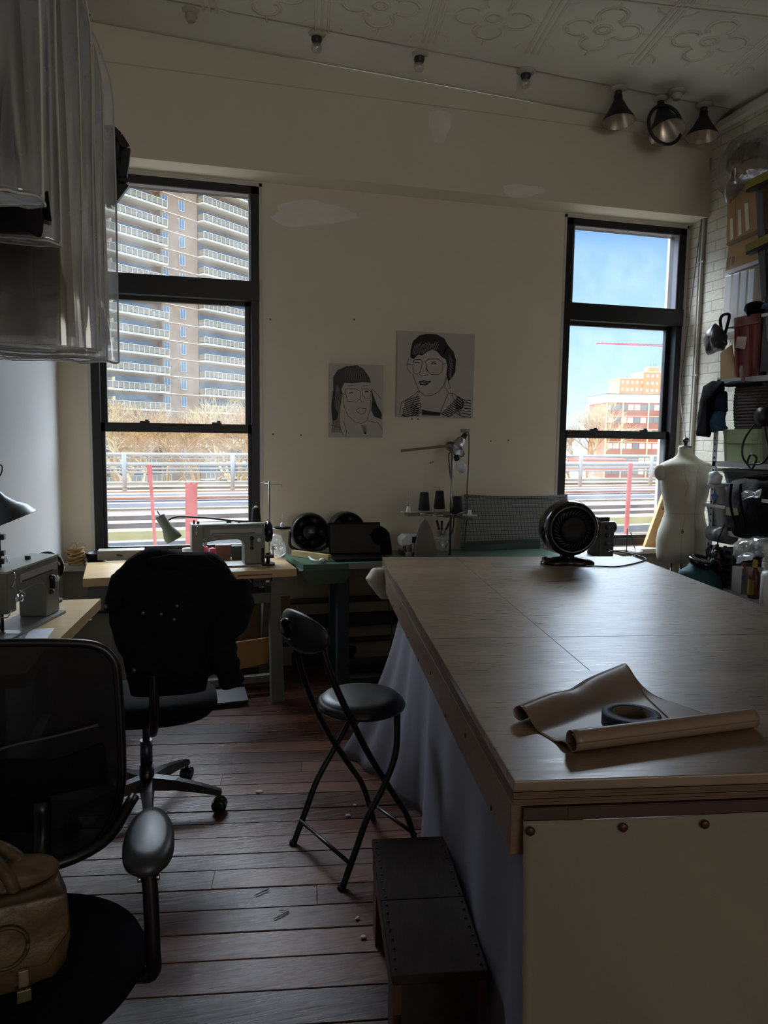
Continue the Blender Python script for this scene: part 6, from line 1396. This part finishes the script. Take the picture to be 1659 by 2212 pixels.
b = MB(); b.lathe([(0, 0), (.030, 0), (.033, .006), (.033, hb*.55), (.026, hb*.68), (.012, hb*.78), (.012, hb*.85), (0, hb*.85)], n=28); b.build('body', mat('amber_plastic', (74, 34, 20), .3), bt)
b = MB(); b.lathe([(.015, hb*.82), (.015, hb), (.010, hb*1.03), (0, hb*1.03)], n=20); b.build('cap', mat('yellow_plastic', (140, 120, 36), .4), bt)
b = MB(); b.rings([[(.0338*math.cos(t), .0338*math.sin(t), z) for t in [PI+(-.9+1.8*i/14) for i in range(15)]] for z in (hb*.1, hb*.5)], closed=False, cap=False); b.build('label', mat('yellow_label', (120, 106, 40), .5), bt)
puffy('black_bottle', 'black trigger head of a bottle above the yellow cap', 'bottle', BLACKP, ((1628, 1195), (1640, 1190), (1652, 1200), (1642, 1212), (1632, 1208)), X=SX-.02, dep=.02, N=24)
crate('storage_bin', 'translucent blue tub below the slatted crate', 'bin', mat('blue_tub_plastic', (58, 84, 118), .35), yx(1612, 1275, SX-.06), yx(1562, 1275, SX-.06), .40, .58, x0=SX-.06, x1=SX+.2, lid=True, lidm=mat('blue_lid', (70, 96, 132), .35))
b = MB(); p = onx(1662, 1270, SX-.1); b.lathe([(0, 0), (.05, 0), (.05, .20), (.045, .22), (0, .22)], V(SX-.12, yx(1664, 1270, SX-.12), .60), n=24); one(b, 'white_canister', WHITEP, 'white cylinder at the right edge on the low shelf', 'canister')
# teal duffel by the dress form
b = MB(); tb = [ony(x, y, 3.95) for x, y in ((1470, 1232), (1490, 1222), (1495, 1212), (1530, 1216), (1545, 1235), (1562, 1262), (1566, 1300), (1560, 1345), (1480, 1345), (1462, 1290))]
b.puff(tb, (0, -1, 0), .13, .012, 7, 3, N=60, back=.7); db = one(b, 'teal_duffel', mat('teal_canvas', (22, 72, 74), .7, var=.1), 'teal canvas sack on the floor right of the dress form', 'sack')
b = MB(); q = ony(1515, 1215, 3.9)-db.location; b.lathe([(.06, -.02), (.075, 0), (.078, .02), (.06, .03), (.055, .02), (0, .01)], q, (.1, -.25, 1), 28, sx=1.15); b.build('black_collar', BLACKG, db)

# high up on the brick
CD = mat('cardboard', (0, 0, 0)); 
p = [onx(x, y, XR-.10) for x, y in ((1572, 390), (1622, 355), (1640, 360), (1640, 500), (1570, 525))]
cbx = thing('cardboard_box', 'large flattened cardboard box with tape strips high on the brick wall', 'cardboard box', p[4])
b = MB(); b.prism(p, (.06, 0, 0)); b.build('panel', CD, cbx, world=True)
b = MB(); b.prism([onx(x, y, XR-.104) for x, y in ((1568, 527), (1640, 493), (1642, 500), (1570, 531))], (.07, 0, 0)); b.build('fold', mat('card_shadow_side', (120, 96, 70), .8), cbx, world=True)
for pts in (((1577, 473), (1583, 470), (1584, 515), (1577, 519)), ((1594, 455), (1601, 451), (1602, 506), (1595, 510)), ((1608, 440), (1616, 437), (1619, 495), (1611, 499))):
    b = MB(); b.prism([onx(x, y, XR-.102) for x, y in pts], (.001, 0, 0)); b.build('tape_strip', mat('white_tape', (204, 198, 184), .5), cbx, world=True)
b = MB(); b.prism([onx(x, y, XR-.101) for x, y in ((1588, 385), (1589, 384), (1589, 512), (1588, 513))], (.001, 0, 0)); b.build('crease', mat('card_crease', (140, 108, 74), .8), cbx, world=True)
cb2 = thing('cardboard_box', 'second cardboard piece with printed bars below the taped box', 'cardboard box', onx(1566, 585, XR-.08))
b = MB(); b.prism([onx(x, y, XR-.08) for x, y in ((1574, 530), (1640, 500), (1640, 562), (1566, 588))], (.03, 0, 0)); b.build('panel', CD, cb2, world=True)
for pts in (((1570, 558), (1577, 556), (1575, 578), (1569, 581)), ((1581, 555), (1587, 553), (1584, 572), (1579, 574))):
    b = MB(); b.prism([onx(x, y, XR-.081) for x, y in pts], (.001, 0, 0)); b.build('print', mat('print_brown', (112, 92, 84), .7), cb2, world=True)
b = MB(); b.prism([onx(x, y, XR-.09) for x, y in ((1566, 586), (1640, 560), (1640, 568), (1574, 592))], (.03, 0, 0)); one(b, 'white_ledge_strip', mat('mauve_white', (188, 178, 188), .5), 'narrow white strip shelf below the printed cardboard', 'shelf')
TUBE = clearmat('clear_tube', .35, diff=(.74, .70, .66), rough=.2, gloss=.12)
for k, lb in enumerate(('leftmost of the clear upright plastic sleeves', 'second from left of the clear upright plastic sleeves', 'second from right of the clear upright plastic sleeves', 'rightmost of the clear upright plastic sleeves')):
    x = 1575+k*17; a = onx(x, 594-k*5, XR-.07); c_ = onx(x+14, 594-k*5, XR-.07); zb_ = 2.262
    b = MB(); b.span((XR-.10, c_.y, zb_), (XR-.03, a.y, a.z-.01), bev=.006); one(b, 'plastic_sleeve', TUBE, lb, 'sleeve', 'clear plastic sleeves')
b = MB(); b.span((XR-.14, 3.0, 2.24), (XR-.005, onx(1570, 680, XR).y, 2.26)); one(b, 'narrow_wall_shelf', WS, 'narrow wall shelf under the clear sleeves, above the red bin', 'shelf')
b = MB(); ol = [onx(x, y, XR-.24) for x, y in ((1545, 372), (1560, 335), (1585, 305), (1615, 285), (1660, 270), (1700, 275), (1700, 340), (1660, 380), (1625, 400), (1612, 345), (1600, 360), (1572, 385), (1571, 440), (1560, 420), (1548, 395))]
b.puff([onx(x, y, XR-.2) for x, y in ((1545, 372), (1560, 335), (1585, 305), (1615, 285), (1660, 270), (1700, 275), (1700, 380), (1625, 395), (1590, 400), (1571, 440), (1552, 405))], (-1, -.2, 0), .08, .018, 12, 6, N=80)
bagh = one(b, 'plastic_bag', clearmat('grey_film', .5, diff=(.30, .28, .28), rough=.12, gloss=.22, streak=.25), 'big clear plastic bag of brown stuffing at the top right corner', 'plastic bag')
b = MB(); b.puff([onx(x, y, XR-.17)-bagh.location for x, y in ((1570, 365), (1585, 330), (1610, 310), (1640, 300), (1660, 320), (1640, 370), (1590, 385))], (-1, 0, 0), .06, .02, 18, 3); b.build('brown_stuffing', mat('brown_stuffing', (92, 66, 58), .8, var=.3, vs=20), bagh)
# dark rack post with yellow clamps at the frame edge
dk = thing('black_rack', 'tall black rack post with yellow bracket arms at the right edge', 'rack', V(SX+.02, yx(1655, 500), 1.9))
yk = yx(1655, 500); b = MB(); b.span((SX+.02, yk-.14, 1.93), (SX+.30, yk, 3.62)); b.build('post', mat('black_rack_metal', (14, 16, 22), .5), dk, world=True)
for v in (402, 538):
    q0 = onx(1618, v, SX-.02); q1 = onx(1668, v-24, SX-.02); b = MB(); b.bar(q0, q1+V(0, 0, 0), .05, .045); br_ = b.build('bracket_arm', mat('olive_yellow', (132, 124, 52), .45), dk, world=True)
    b = MB(); b.bar(q0+V(.0, 0, -.03), q1+V(0, 0, -.03), .04, .012); b.build('bracket_pad', BLACKP, br_, world=True)
q = [onx(x, y, SX+.02) for x, y in ((1634, 410), (1646, 408), (1656, 640), (1648, 652), (1640, 520))]; b = MB(); b.puff(q, (-1, 0, 0), .02, .004, 10, 3, N=60); one(b, 'grey_garment_bag', mat('grey_cloth', (92, 98, 110), .7), 'narrow grey cloth strip hanging in front of the black rack', 'cloth')
b = MB(); b.span((XR-.05, 2.0, 3.655), (XR, YB-.2, 3.70)); struct(b.build('trim_brick_ledge', CEIL))

# ---------------------------------------------------------------- ceiling fittings
POR = mat('porcelain_socket', (172, 168, 158), .4); SHD = mat('dark_shade_enamel', (24, 25, 30), .5)
def socket(lb, px, py, bulb=True, lamp=False):
    Z = ceil_z(onz(px, py, 3.8).x); p = onz(px, py, Z)
    r = thing('ceiling_socket', lb, 'lamp holder', p, 0, None)
    b = MB(); b.lathe([(.06, 0), (.058, -.008), (.045, -.016), (.036, -.018), (0, -.018)], n=32); b.build('ceiling_rose', POR, r)
    b = MB(); b.lathe([(.030, -.016), (.032, -.03), (.026, -.045), (.024, -.052), (0, -.052)], n=24); b.build('holder', DGREY if bulb else POR, r)
    if bulb: b = MB(); b.lathe([(.022, -.052), (.03, -.065), (.031, -.08), (.024, -.095), (.012, -.101), (0, -.102)], n=20); b.build('bulb', clearmat('clear_bulb', .6, diff=(.6, .6, .58), rough=.1, gloss=.15), r)
    return r
socket('empty white ceiling socket nearest the hanging garments', 412, 24, False)
socket('ceiling socket with clear bulb, second from the left', 684, 74)
socket('ceiling socket with clear bulb right of the patch line', 906, 117)
socket('ceiling socket with clear bulb left of the three spot lamps', 1136, 154)
socket('open ceiling socket behind the middle spot lamp', 1463, 197, False)
def spot(lb, px, py, ax, r_=.10, L_=.17, ring=False):
    Z = ceil_z(onz(px, py, 3.8).x); p = onz(px, py, Z); r = thing('spot_lamp', lb, 'spot lamp', p, 0, None); ax = Vector(ax).normalized()
    b = MB(); b.lathe([(.055, 0), (.05, -.01), (.03, -.02), (0, -.02)], n=28); b.build('ceiling_rose', POR, r)
    b = MB(); b.cyl((0, 0, -.015), (0, 0, -.05), .022); b.build('holder', DGREY, r)
    o_ = Vector((0, 0, -.045)); b = MB(); b.lathe([(.026, .0), (.028, .03), (.036, .045), (r_*.62, L_*.6), (r_*.92, L_*.88), (r_, L_)], o_, ax, 40); b.build('shade', SHD, r)
    b = MB(); b.lathe([(r_*.985, L_*.995), (r_*.89, L_*.88), (r_*.59, L_*.60), (.01, L_*.40)], o_, ax, 40); b.build('reflector', mat('reflector', (196, 186, 170), .3, metal=.85, var=.1), r)
    if ring:
        c_ = o_+ax*(L_*.72); x_, y_ = frame((0, -1, .1)); b = MB(); b.tube([c_+x_*.125*math.cos(t)+y_*.125*math.sin(t) for t in [2*PI*i/40 for i in range(41)]], .011, 8, cap=False); b.build('guard_ring', SHD, r)
    return r
spot('dark cone spot lamp, left of the three', 1336, 190, (0, -.10, -1), .105, .17)
spot('dark spot lamp with a round guard ring, middle of the three', 1428, 212, (0, -.42, -1), .118, .22, True)
spot('dark cone spot lamp, right of the three', 1521, 226, (-.05, -.05, -1), .105, .165)

# ---------------------------------------------------------------- hanging garments in clear covers
RX_ = -.50; ZR = 3.18
gr = thing('garment_rail', 'dark garment rail on the left wall holding covered clothes', 'rail', V(RX_, 2.2, ZR))
b = MB(); b.cyl((RX_, .9, ZR), (RX_, 3.25, ZR), .014, n=12); b.build('tube', BLACKM, gr, world=True)
for y in (1.1, 3.2): b = MB(); b.bar((RX_, y, ZR), (XL, y, ZR), .02, .02); b.build('bracket', BLACKM, gr, world=True)
COV = clearmat('clear_garment_cover', .74, diff=(.85, .88, .95), rough=.07, gloss=.16, streak=.14, back=.85)
COVE = mat('cover_piping', (190, 188, 180), .3)
def cover(y, zb, cl, lb, xr=-.245, xl=-.735, cloth=None, czb=None, sd=0, zt=ZR-.06, cxr=None, w_=.035):
    r = thing('garment_cover', lb, 'garment cover', V(RX_, y, zb), 0, None); hw = (xr-xl)/2; cx = (xr+xl)/2
    def ring(z, s, w):
        q = []
        for i in range(64):
            t = 2*PI*i/64; X = cx+hw*s*math.copysign(abs(math.cos(t))**.5, math.cos(t)); Y = y+w*math.copysign(abs(math.sin(t))**.8, math.sin(t))
            n_ = noise.noise(Vector((X*9+sd, z*1.1, sd*3.3+(5 if math.sin(t) > 0 else 0))))
            n2 = noise.noise(Vector((X*26+sd, z*2.5, sd)))
            q.append((X+.006*n2, Y+.030*n_+.008*n2, z+.008*n2)) 
        return q
    zs = [zb, zb+.01]+[zb+(zt-zb)*k/14 for k in range(1, 11)]; rl = [ring(z, 1-.0*(k/12), w_) for k, z in enumerate(zs)]
    zt0 = zs[-1]
    for k in range(1, 6): t = k/5; rl.append(ring(zt0+(zt-zt0)*t, math.sqrt(max(.02, 1-t**1.6)), w_*(1-.6*t)))
    b = MB(); b.rings(rl); b.build('cover', COV, r, world=True)
    b = MB(); e = [Vector(g[0]) for g in rl]; b.tube(e, .0035, 5); e = [Vector(p) for p in rl[0]]; b.tube(e+[e[0]], .003, 5, cap=False); b.build('piping', COVE, r, world=True)
    b = MB(); b.tube(curve([(RX_, y, ZR+.03), (RX_+.02, y, ZR+.02), (RX_, y, ZR-.03), (RX_, y, ZR-.07)], 5), .003, 6); b.tube(curve([(RX_-.18, y, ZR-.16), (RX_, y, ZR-.07), (RX_+.18, y, ZR-.16)], 5), .008, 6); b.build('hanger', BLACKM, r, world=True)
    if cloth:
        b = MB(); g = []
        czb = czb or zb+.05; hw2 = hw*.88; c2 = cx
        for k in range(14):
            t = k/13; z = czb+(ZR-.12-czb)*t; s = 1-.10*t if t < .8 else .92*math.sqrt(max(.03, 1-((t-.8)/.21)**2))
            g.append([(c2+hw2*s*math.cos(a), y+w_*.7*math.sin(a)+.02*noise.noise(Vector((math.cos(a)*3, z*2, sd))), z+.01*noise.noise(Vector((a*3, 0, sd)))) for a in [2*PI*i/40 for i in range(40)]])
        b.rings(g); b.build('garment', cloth, r, world=True)
    return r
G1 = mat('brown_black_garment', (40, 36, 34), .85, var=.3, vs=6); G2 = mat('taupe_garment', (92, 86, 78), .85, var=.1)
G3 = mat('white_garment', (176, 178, 184), .8, var=.05); G4 = mat('patterned_garment', (88, 84, 78), .7, var=.7, vs=16); G5 = mat('black_garment', (12, 13, 18), .9)
cover(3.02, 1.795, None, 'clear garment cover farthest along the rail, over a pale dress', cloth=G3, czb=1.86, sd=1)
cover(2.84, 1.79, None, 'clear garment cover second from the window, over a patterned top', xr=-.27, cloth=G4, czb=2.45, sd=2)
cover(2.66, 1.80, None, 'clear garment cover over a black pointed-hem dress', xr=-.275, cloth=G5, czb=2.30, sd=3)
cover(2.48, 1.775, None, 'clear garment cover in the middle of the rail', xr=-.265, cloth=None, sd=4)
cover(2.30, 1.765, None, 'wide cloudy garment cover over a taupe coat', xr=-.275, cloth=G2, czb=1.80, sd=5)
cover(1.98, 1.98, None, 'garment cover over a dark brown coat, second from the camera', xr=-.285, cloth=G1, czb=2.0, sd=6)
cover(1.62, 1.975, None, 'garment cover nearest the camera with a navy garment inside', xr=-.262, cloth=mat('navy_garment', (22, 24, 36), .9), czb=2.03, sd=7, w_=.05)
b = MB(); b.puff([ony(x, y, 1.9) for x, y in ((0, 440), (88, 440), (96, 476), (92, 505), (88, 512), (60, 500), (0, 500), (-40, 500), (-40, 440))], (0, -1, 0), .02, .006, 10, 3); one(b, 'dark_skirt', G5, 'black garment hem showing below the nearest cover', 'skirt')
b = MB(); b.puff([ony(x, y, 1.93) for x, y in ((50, 430), (92, 425), (90, 482), (50, 478))], (0, -1, 0), .02, .006, 10, 5, N=40); one(b, 'taupe_trousers', mat('taupe_trouser', (70, 64, 56), .85), 'taupe trouser cuff hanging below the nearest cover', 'trousers')
b = MB(); b.puff([ony(x, y, 1.95) for x, y in ((93, 415), (104, 412), (112, 478), (92, 472))], (0, -1, 0), .01, .003, 10, 6, N=40); one(b, 'webbing_belt', BLACKF, 'black hanging strap right of the taupe trouser cuff', 'strap')
# angular black object by the left window top
YO = 3.30
b = MB(); ol = [(228, 282), (243, 281), (258, 296), (274, 322), (266, 385), (272, 398), (240, 440), (230, 440)]
q = [ony(x, y, YO) for x, y in ol]; c_ = sum(q, Vector())/len(q)
oc = thing('folded_softbox', 'angular black framed softbox hanging beside the garment covers', 'softbox', c_)
b = MB(); n = len(q)
for i in range(n):
    b.bar(q[i], q[(i+1) % n], .03, .03, up=(0, 1, 0))
b.build('frame', BLACKP, oc, world=True)
b = MB(); b.rings([[p.lerp(c_, .1)+V(0, .02, 0) for p in q], [p.lerp(c_, .45)+V(-.01, .10, 0) for p in q]], cap=True); b.build('fabric_panel', mat('dark_grey_nylon', (34, 35, 38), .7), oc, world=True)
b = MB(); b.bar(q[0], q[4], .014, .014, up=(0, 1, 0)); b.bar(q[2], q[6], .014, .014, up=(0, 1, 0)); b.build('brace', BLACKP, oc, world=True)
b = MB(); b.tube([q[0]+V(0, 0, 0), V(RX_, 3.22, ZR)], .006, 6); b.build('hook_cord', BLACKP, oc, world=True)

# ---------------------------------------------------------------- portraits
INK = mat('drawing_ink', (20, 20, 24), .7); PEN = mat('pencil_grey', (34, 34, 36), .8); PEN2 = mat('pencil_mid', (66, 65, 64), .8); CAN = mat('gesso_canvas', (172, 166, 160), .8, var=.03, bump=.1, bs=300)
def canvas_art(lb, x0, x1, z0, z1, pxf, lines, fills, lights, ink, dep=.035):
    r = thing('portrait_canvas', lb, 'portrait', V((x0+x1)/2, YB, z0))
    b = MB(); b.span((x0, YB-dep, z0), (x1, YB-.001, z1), bev=.003); b.build('canvas', CAN, r, world=True)
    yy = YB-dep-.0012
    def m_(p, e=0): x, y = pxf(p); return V(min(x1-.002, max(x0+.002, x)), yy-e, min(z1-.002, max(z0+.002, y)))
    for f in fills: b = MB(); b.poly([m_(p) for p in f]); b.build('hair_shading', ink, r, world=True)
    b = MB()
    for wdt, l in lights: b.ribbon([m_(p, .0006) for p in l], wdt, (0, -1, 0))
    if lights: b.build('hair_highlights', CAN, r, world=True)
    b = MB()
    for wdt, l in lines: b.ribbon([m_(p, .0010) for p in l], wdt*1.25, (0, -1, 0))
    b.build('line_drawing', INK if ink is INK else PEN, r, world=True)
    return r
def mk(px0, py0, sc):
    def f(p):
        q = ony(px0+p[0]/sc, py0+p[1]/sc, YB-.036); return q.x, q.z
    return f
pf = mk(680, 680, 4.366)
rr = random.Random(5)
fills = [[(900, 400), (905, 330), (925, 250), (985, 195), (1060, 177), (1150, 185), (1220, 222), (1255, 285), (1240, 330), (1200, 400), (1150, 345), (1110, 330), (1060, 350), (1010, 385), (975, 375), (930, 420)], [(1255, 285), (1310, 350), (1332, 430), (1325, 540), (1290, 600), (1262, 625), (1240, 560), (1250, 480), (1235, 420), (1200, 400), (1225, 330)], [(1010, 892), (1060, 905), (1120, 915), (1190, 922), (1180, 952), (1010, 948)]]
lights = []
for k in range(16): x = 930+k*14; lights.append((.0018, [(x+30, 250+rr.uniform(0, 30)), (x+8, 310), (x-8, 360+rr.uniform(0, 20))]))
for k in range(9): y = 380+k*24; lights.append((.0018, [(1262+rr.uniform(0, 10), y), (1285, y+30), (1280+rr.uniform(0, 25), y+60)]))
lines = [(.0025, l) for l in ([(925, 560), (950, 640), (985, 720), (1040, 765), (1100, 762), (1170, 725), (1215, 665), (1235, 590)], [(935, 425), (925, 480), (930, 545), (965, 563), (995, 540), (1015, 450), (1000, 420), (935, 425)], [(1045, 440), (1058, 520), (1095, 562), (1165, 566), (1203, 530), (1205, 450), (1150, 408), (1080, 408), (1045, 440)], [(1205, 470), (1250, 452)], [(862, 475), (930, 462)], [(885, 420), (865, 475), (880, 520), (905, 555)], [(985, 560), (1010, 576), (1045, 570), (1070, 562)], [(1050, 480), (1055, 540)], [(1220, 690), (1245, 580)], [(1240, 560), (1262, 640), (1280, 690), (1255, 700)], [(985, 712), (930, 760), (815, 830), (800, 930)], [(1230, 690), (1260, 740), (1300, 740), (1400, 800), (1475, 850)], [(990, 715), (900, 880)], [(1255, 745), (1180, 930)], [(1290, 745), (1370, 950)])]
lines += [(.005, [(945, 452), (965, 445), (985, 455)]), (.005, [(1100, 458), (1120, 452), (1145, 462)]), (.008, [(988, 625), (995, 655), (1040, 660), (1065, 655)]), (.006, [(990, 632), (1030, 622), (1045, 630), (1095, 630), (1070, 645), (1000, 640)])]
for k in range(9): y = 790+k*20; lines.append((.0045, [(845-k*4+rr.uniform(0, 8), y+30), (880, y+10), (930-k*2, y-4), (990-k*1, y-25+k*3)]))
for k in range(6): y = 850+k*18; lines.append((.004, [(905, y+30), (950, y), (1003, y-18)]))
for k in range(12): t = k*22; lines.append((.0055, [(1190+t*.65, 930-t*.65), (1230+t*.7, 950-t*.55), (1275+min(t, 180)*.7, 965-t*.5)]))
for k in range(7): y = 800+k*26; lines.append((.004, [(1330, y-30), (1380, y), (1472, y+10)]))
x0 = ony(855, 800, YB).x; x1 = ony(1020, 800, YB).x; z0 = ony(930, 901, YB).z; z1 = ony(930, 719, YB).z
canvas_art('larger upper portrait drawing of a person with short dark hair and striped jacket', x0, x1, z0, z1, pf, lines, fills, lights, INK)
fills = [[(172, 590), (215, 520), (300, 485), (400, 475), (460, 510), (515, 590), (530, 640), (450, 635), (350, 645), (280, 640), (250, 700), (262, 760), (240, 880), (205, 990), (165, 1000), (155, 860), (175, 720)], [(530, 690), (560, 780), (590, 860), (632, 930), (630, 985), (560, 960), (530, 900), (540, 800)]]
lights = []
for k in range(14): x = 190+k*4; lights.append((.0014, [(x+20, 660+k*8), (x, 760+k*6), (x-5, 860+k*8)]))
for k in range(10): lights.append((.0011, [(300+k*20, 500), (290+k*20, 560), (285+k*21, 620)]))
lines = [(.002, l) for l in ([(268, 760), (275, 860), (310, 950), (380, 1010), (440, 1025), (490, 1000), (520, 900), (525, 800)], [(290, 700), (295, 760), (310, 815), (390, 825), (430, 790), (425, 720), (370, 690), (290, 700)], [(445, 700), (450, 760), (480, 790), (520, 790), (530, 720), (490, 695), (445, 700)], [(240, 740), (290, 750)], [(430, 800), (440, 825), (470, 820)], [(390, 900), (420, 878), (480, 885), (480, 915), (440, 940), (400, 915), (390, 900)], [(270, 1000), (300, 1100), (290, 1150)], [(460, 1040), (480, 1130)], [(500, 1000), (600, 1020), (638, 1090)], [(310, 675), (360, 665)], [(450, 670), (500, 668)], [(150, 1040), (230, 1060), (270, 1140)], [(540, 700), (600, 760), (625, 800)])]
lines += [(.005, [(325, 738), (345, 730), (360, 738)]), (.005, [(475, 725), (490, 720), (505, 727)])]
for k in range(10): lines.append((.0018, [(165+k*9, 720), (158+k*9, 860), (170+k*7, 1000), (160+k*10, 1110)]))
for k in range(7): lines.append((.0016, [(535+k*5, 820), (560+k*8, 900), (575+k*9, 970)]))
for k in range(5): lines.append((.0018, [(440+k*10, 1040), (455+k*8, 1085), (470+k*3, 1125)]))
x0 = ony(710, 865, YB).x; x1 = ony(825, 865, YB).x; z0 = ony(768, 944, YB).z; z1 = ony(768, 788, YB).z
canvas_art('smaller lower portrait drawing of a long-haired person with glasses', x0, x1, z0, z1, pf, lines, fills, lights, PEN2)
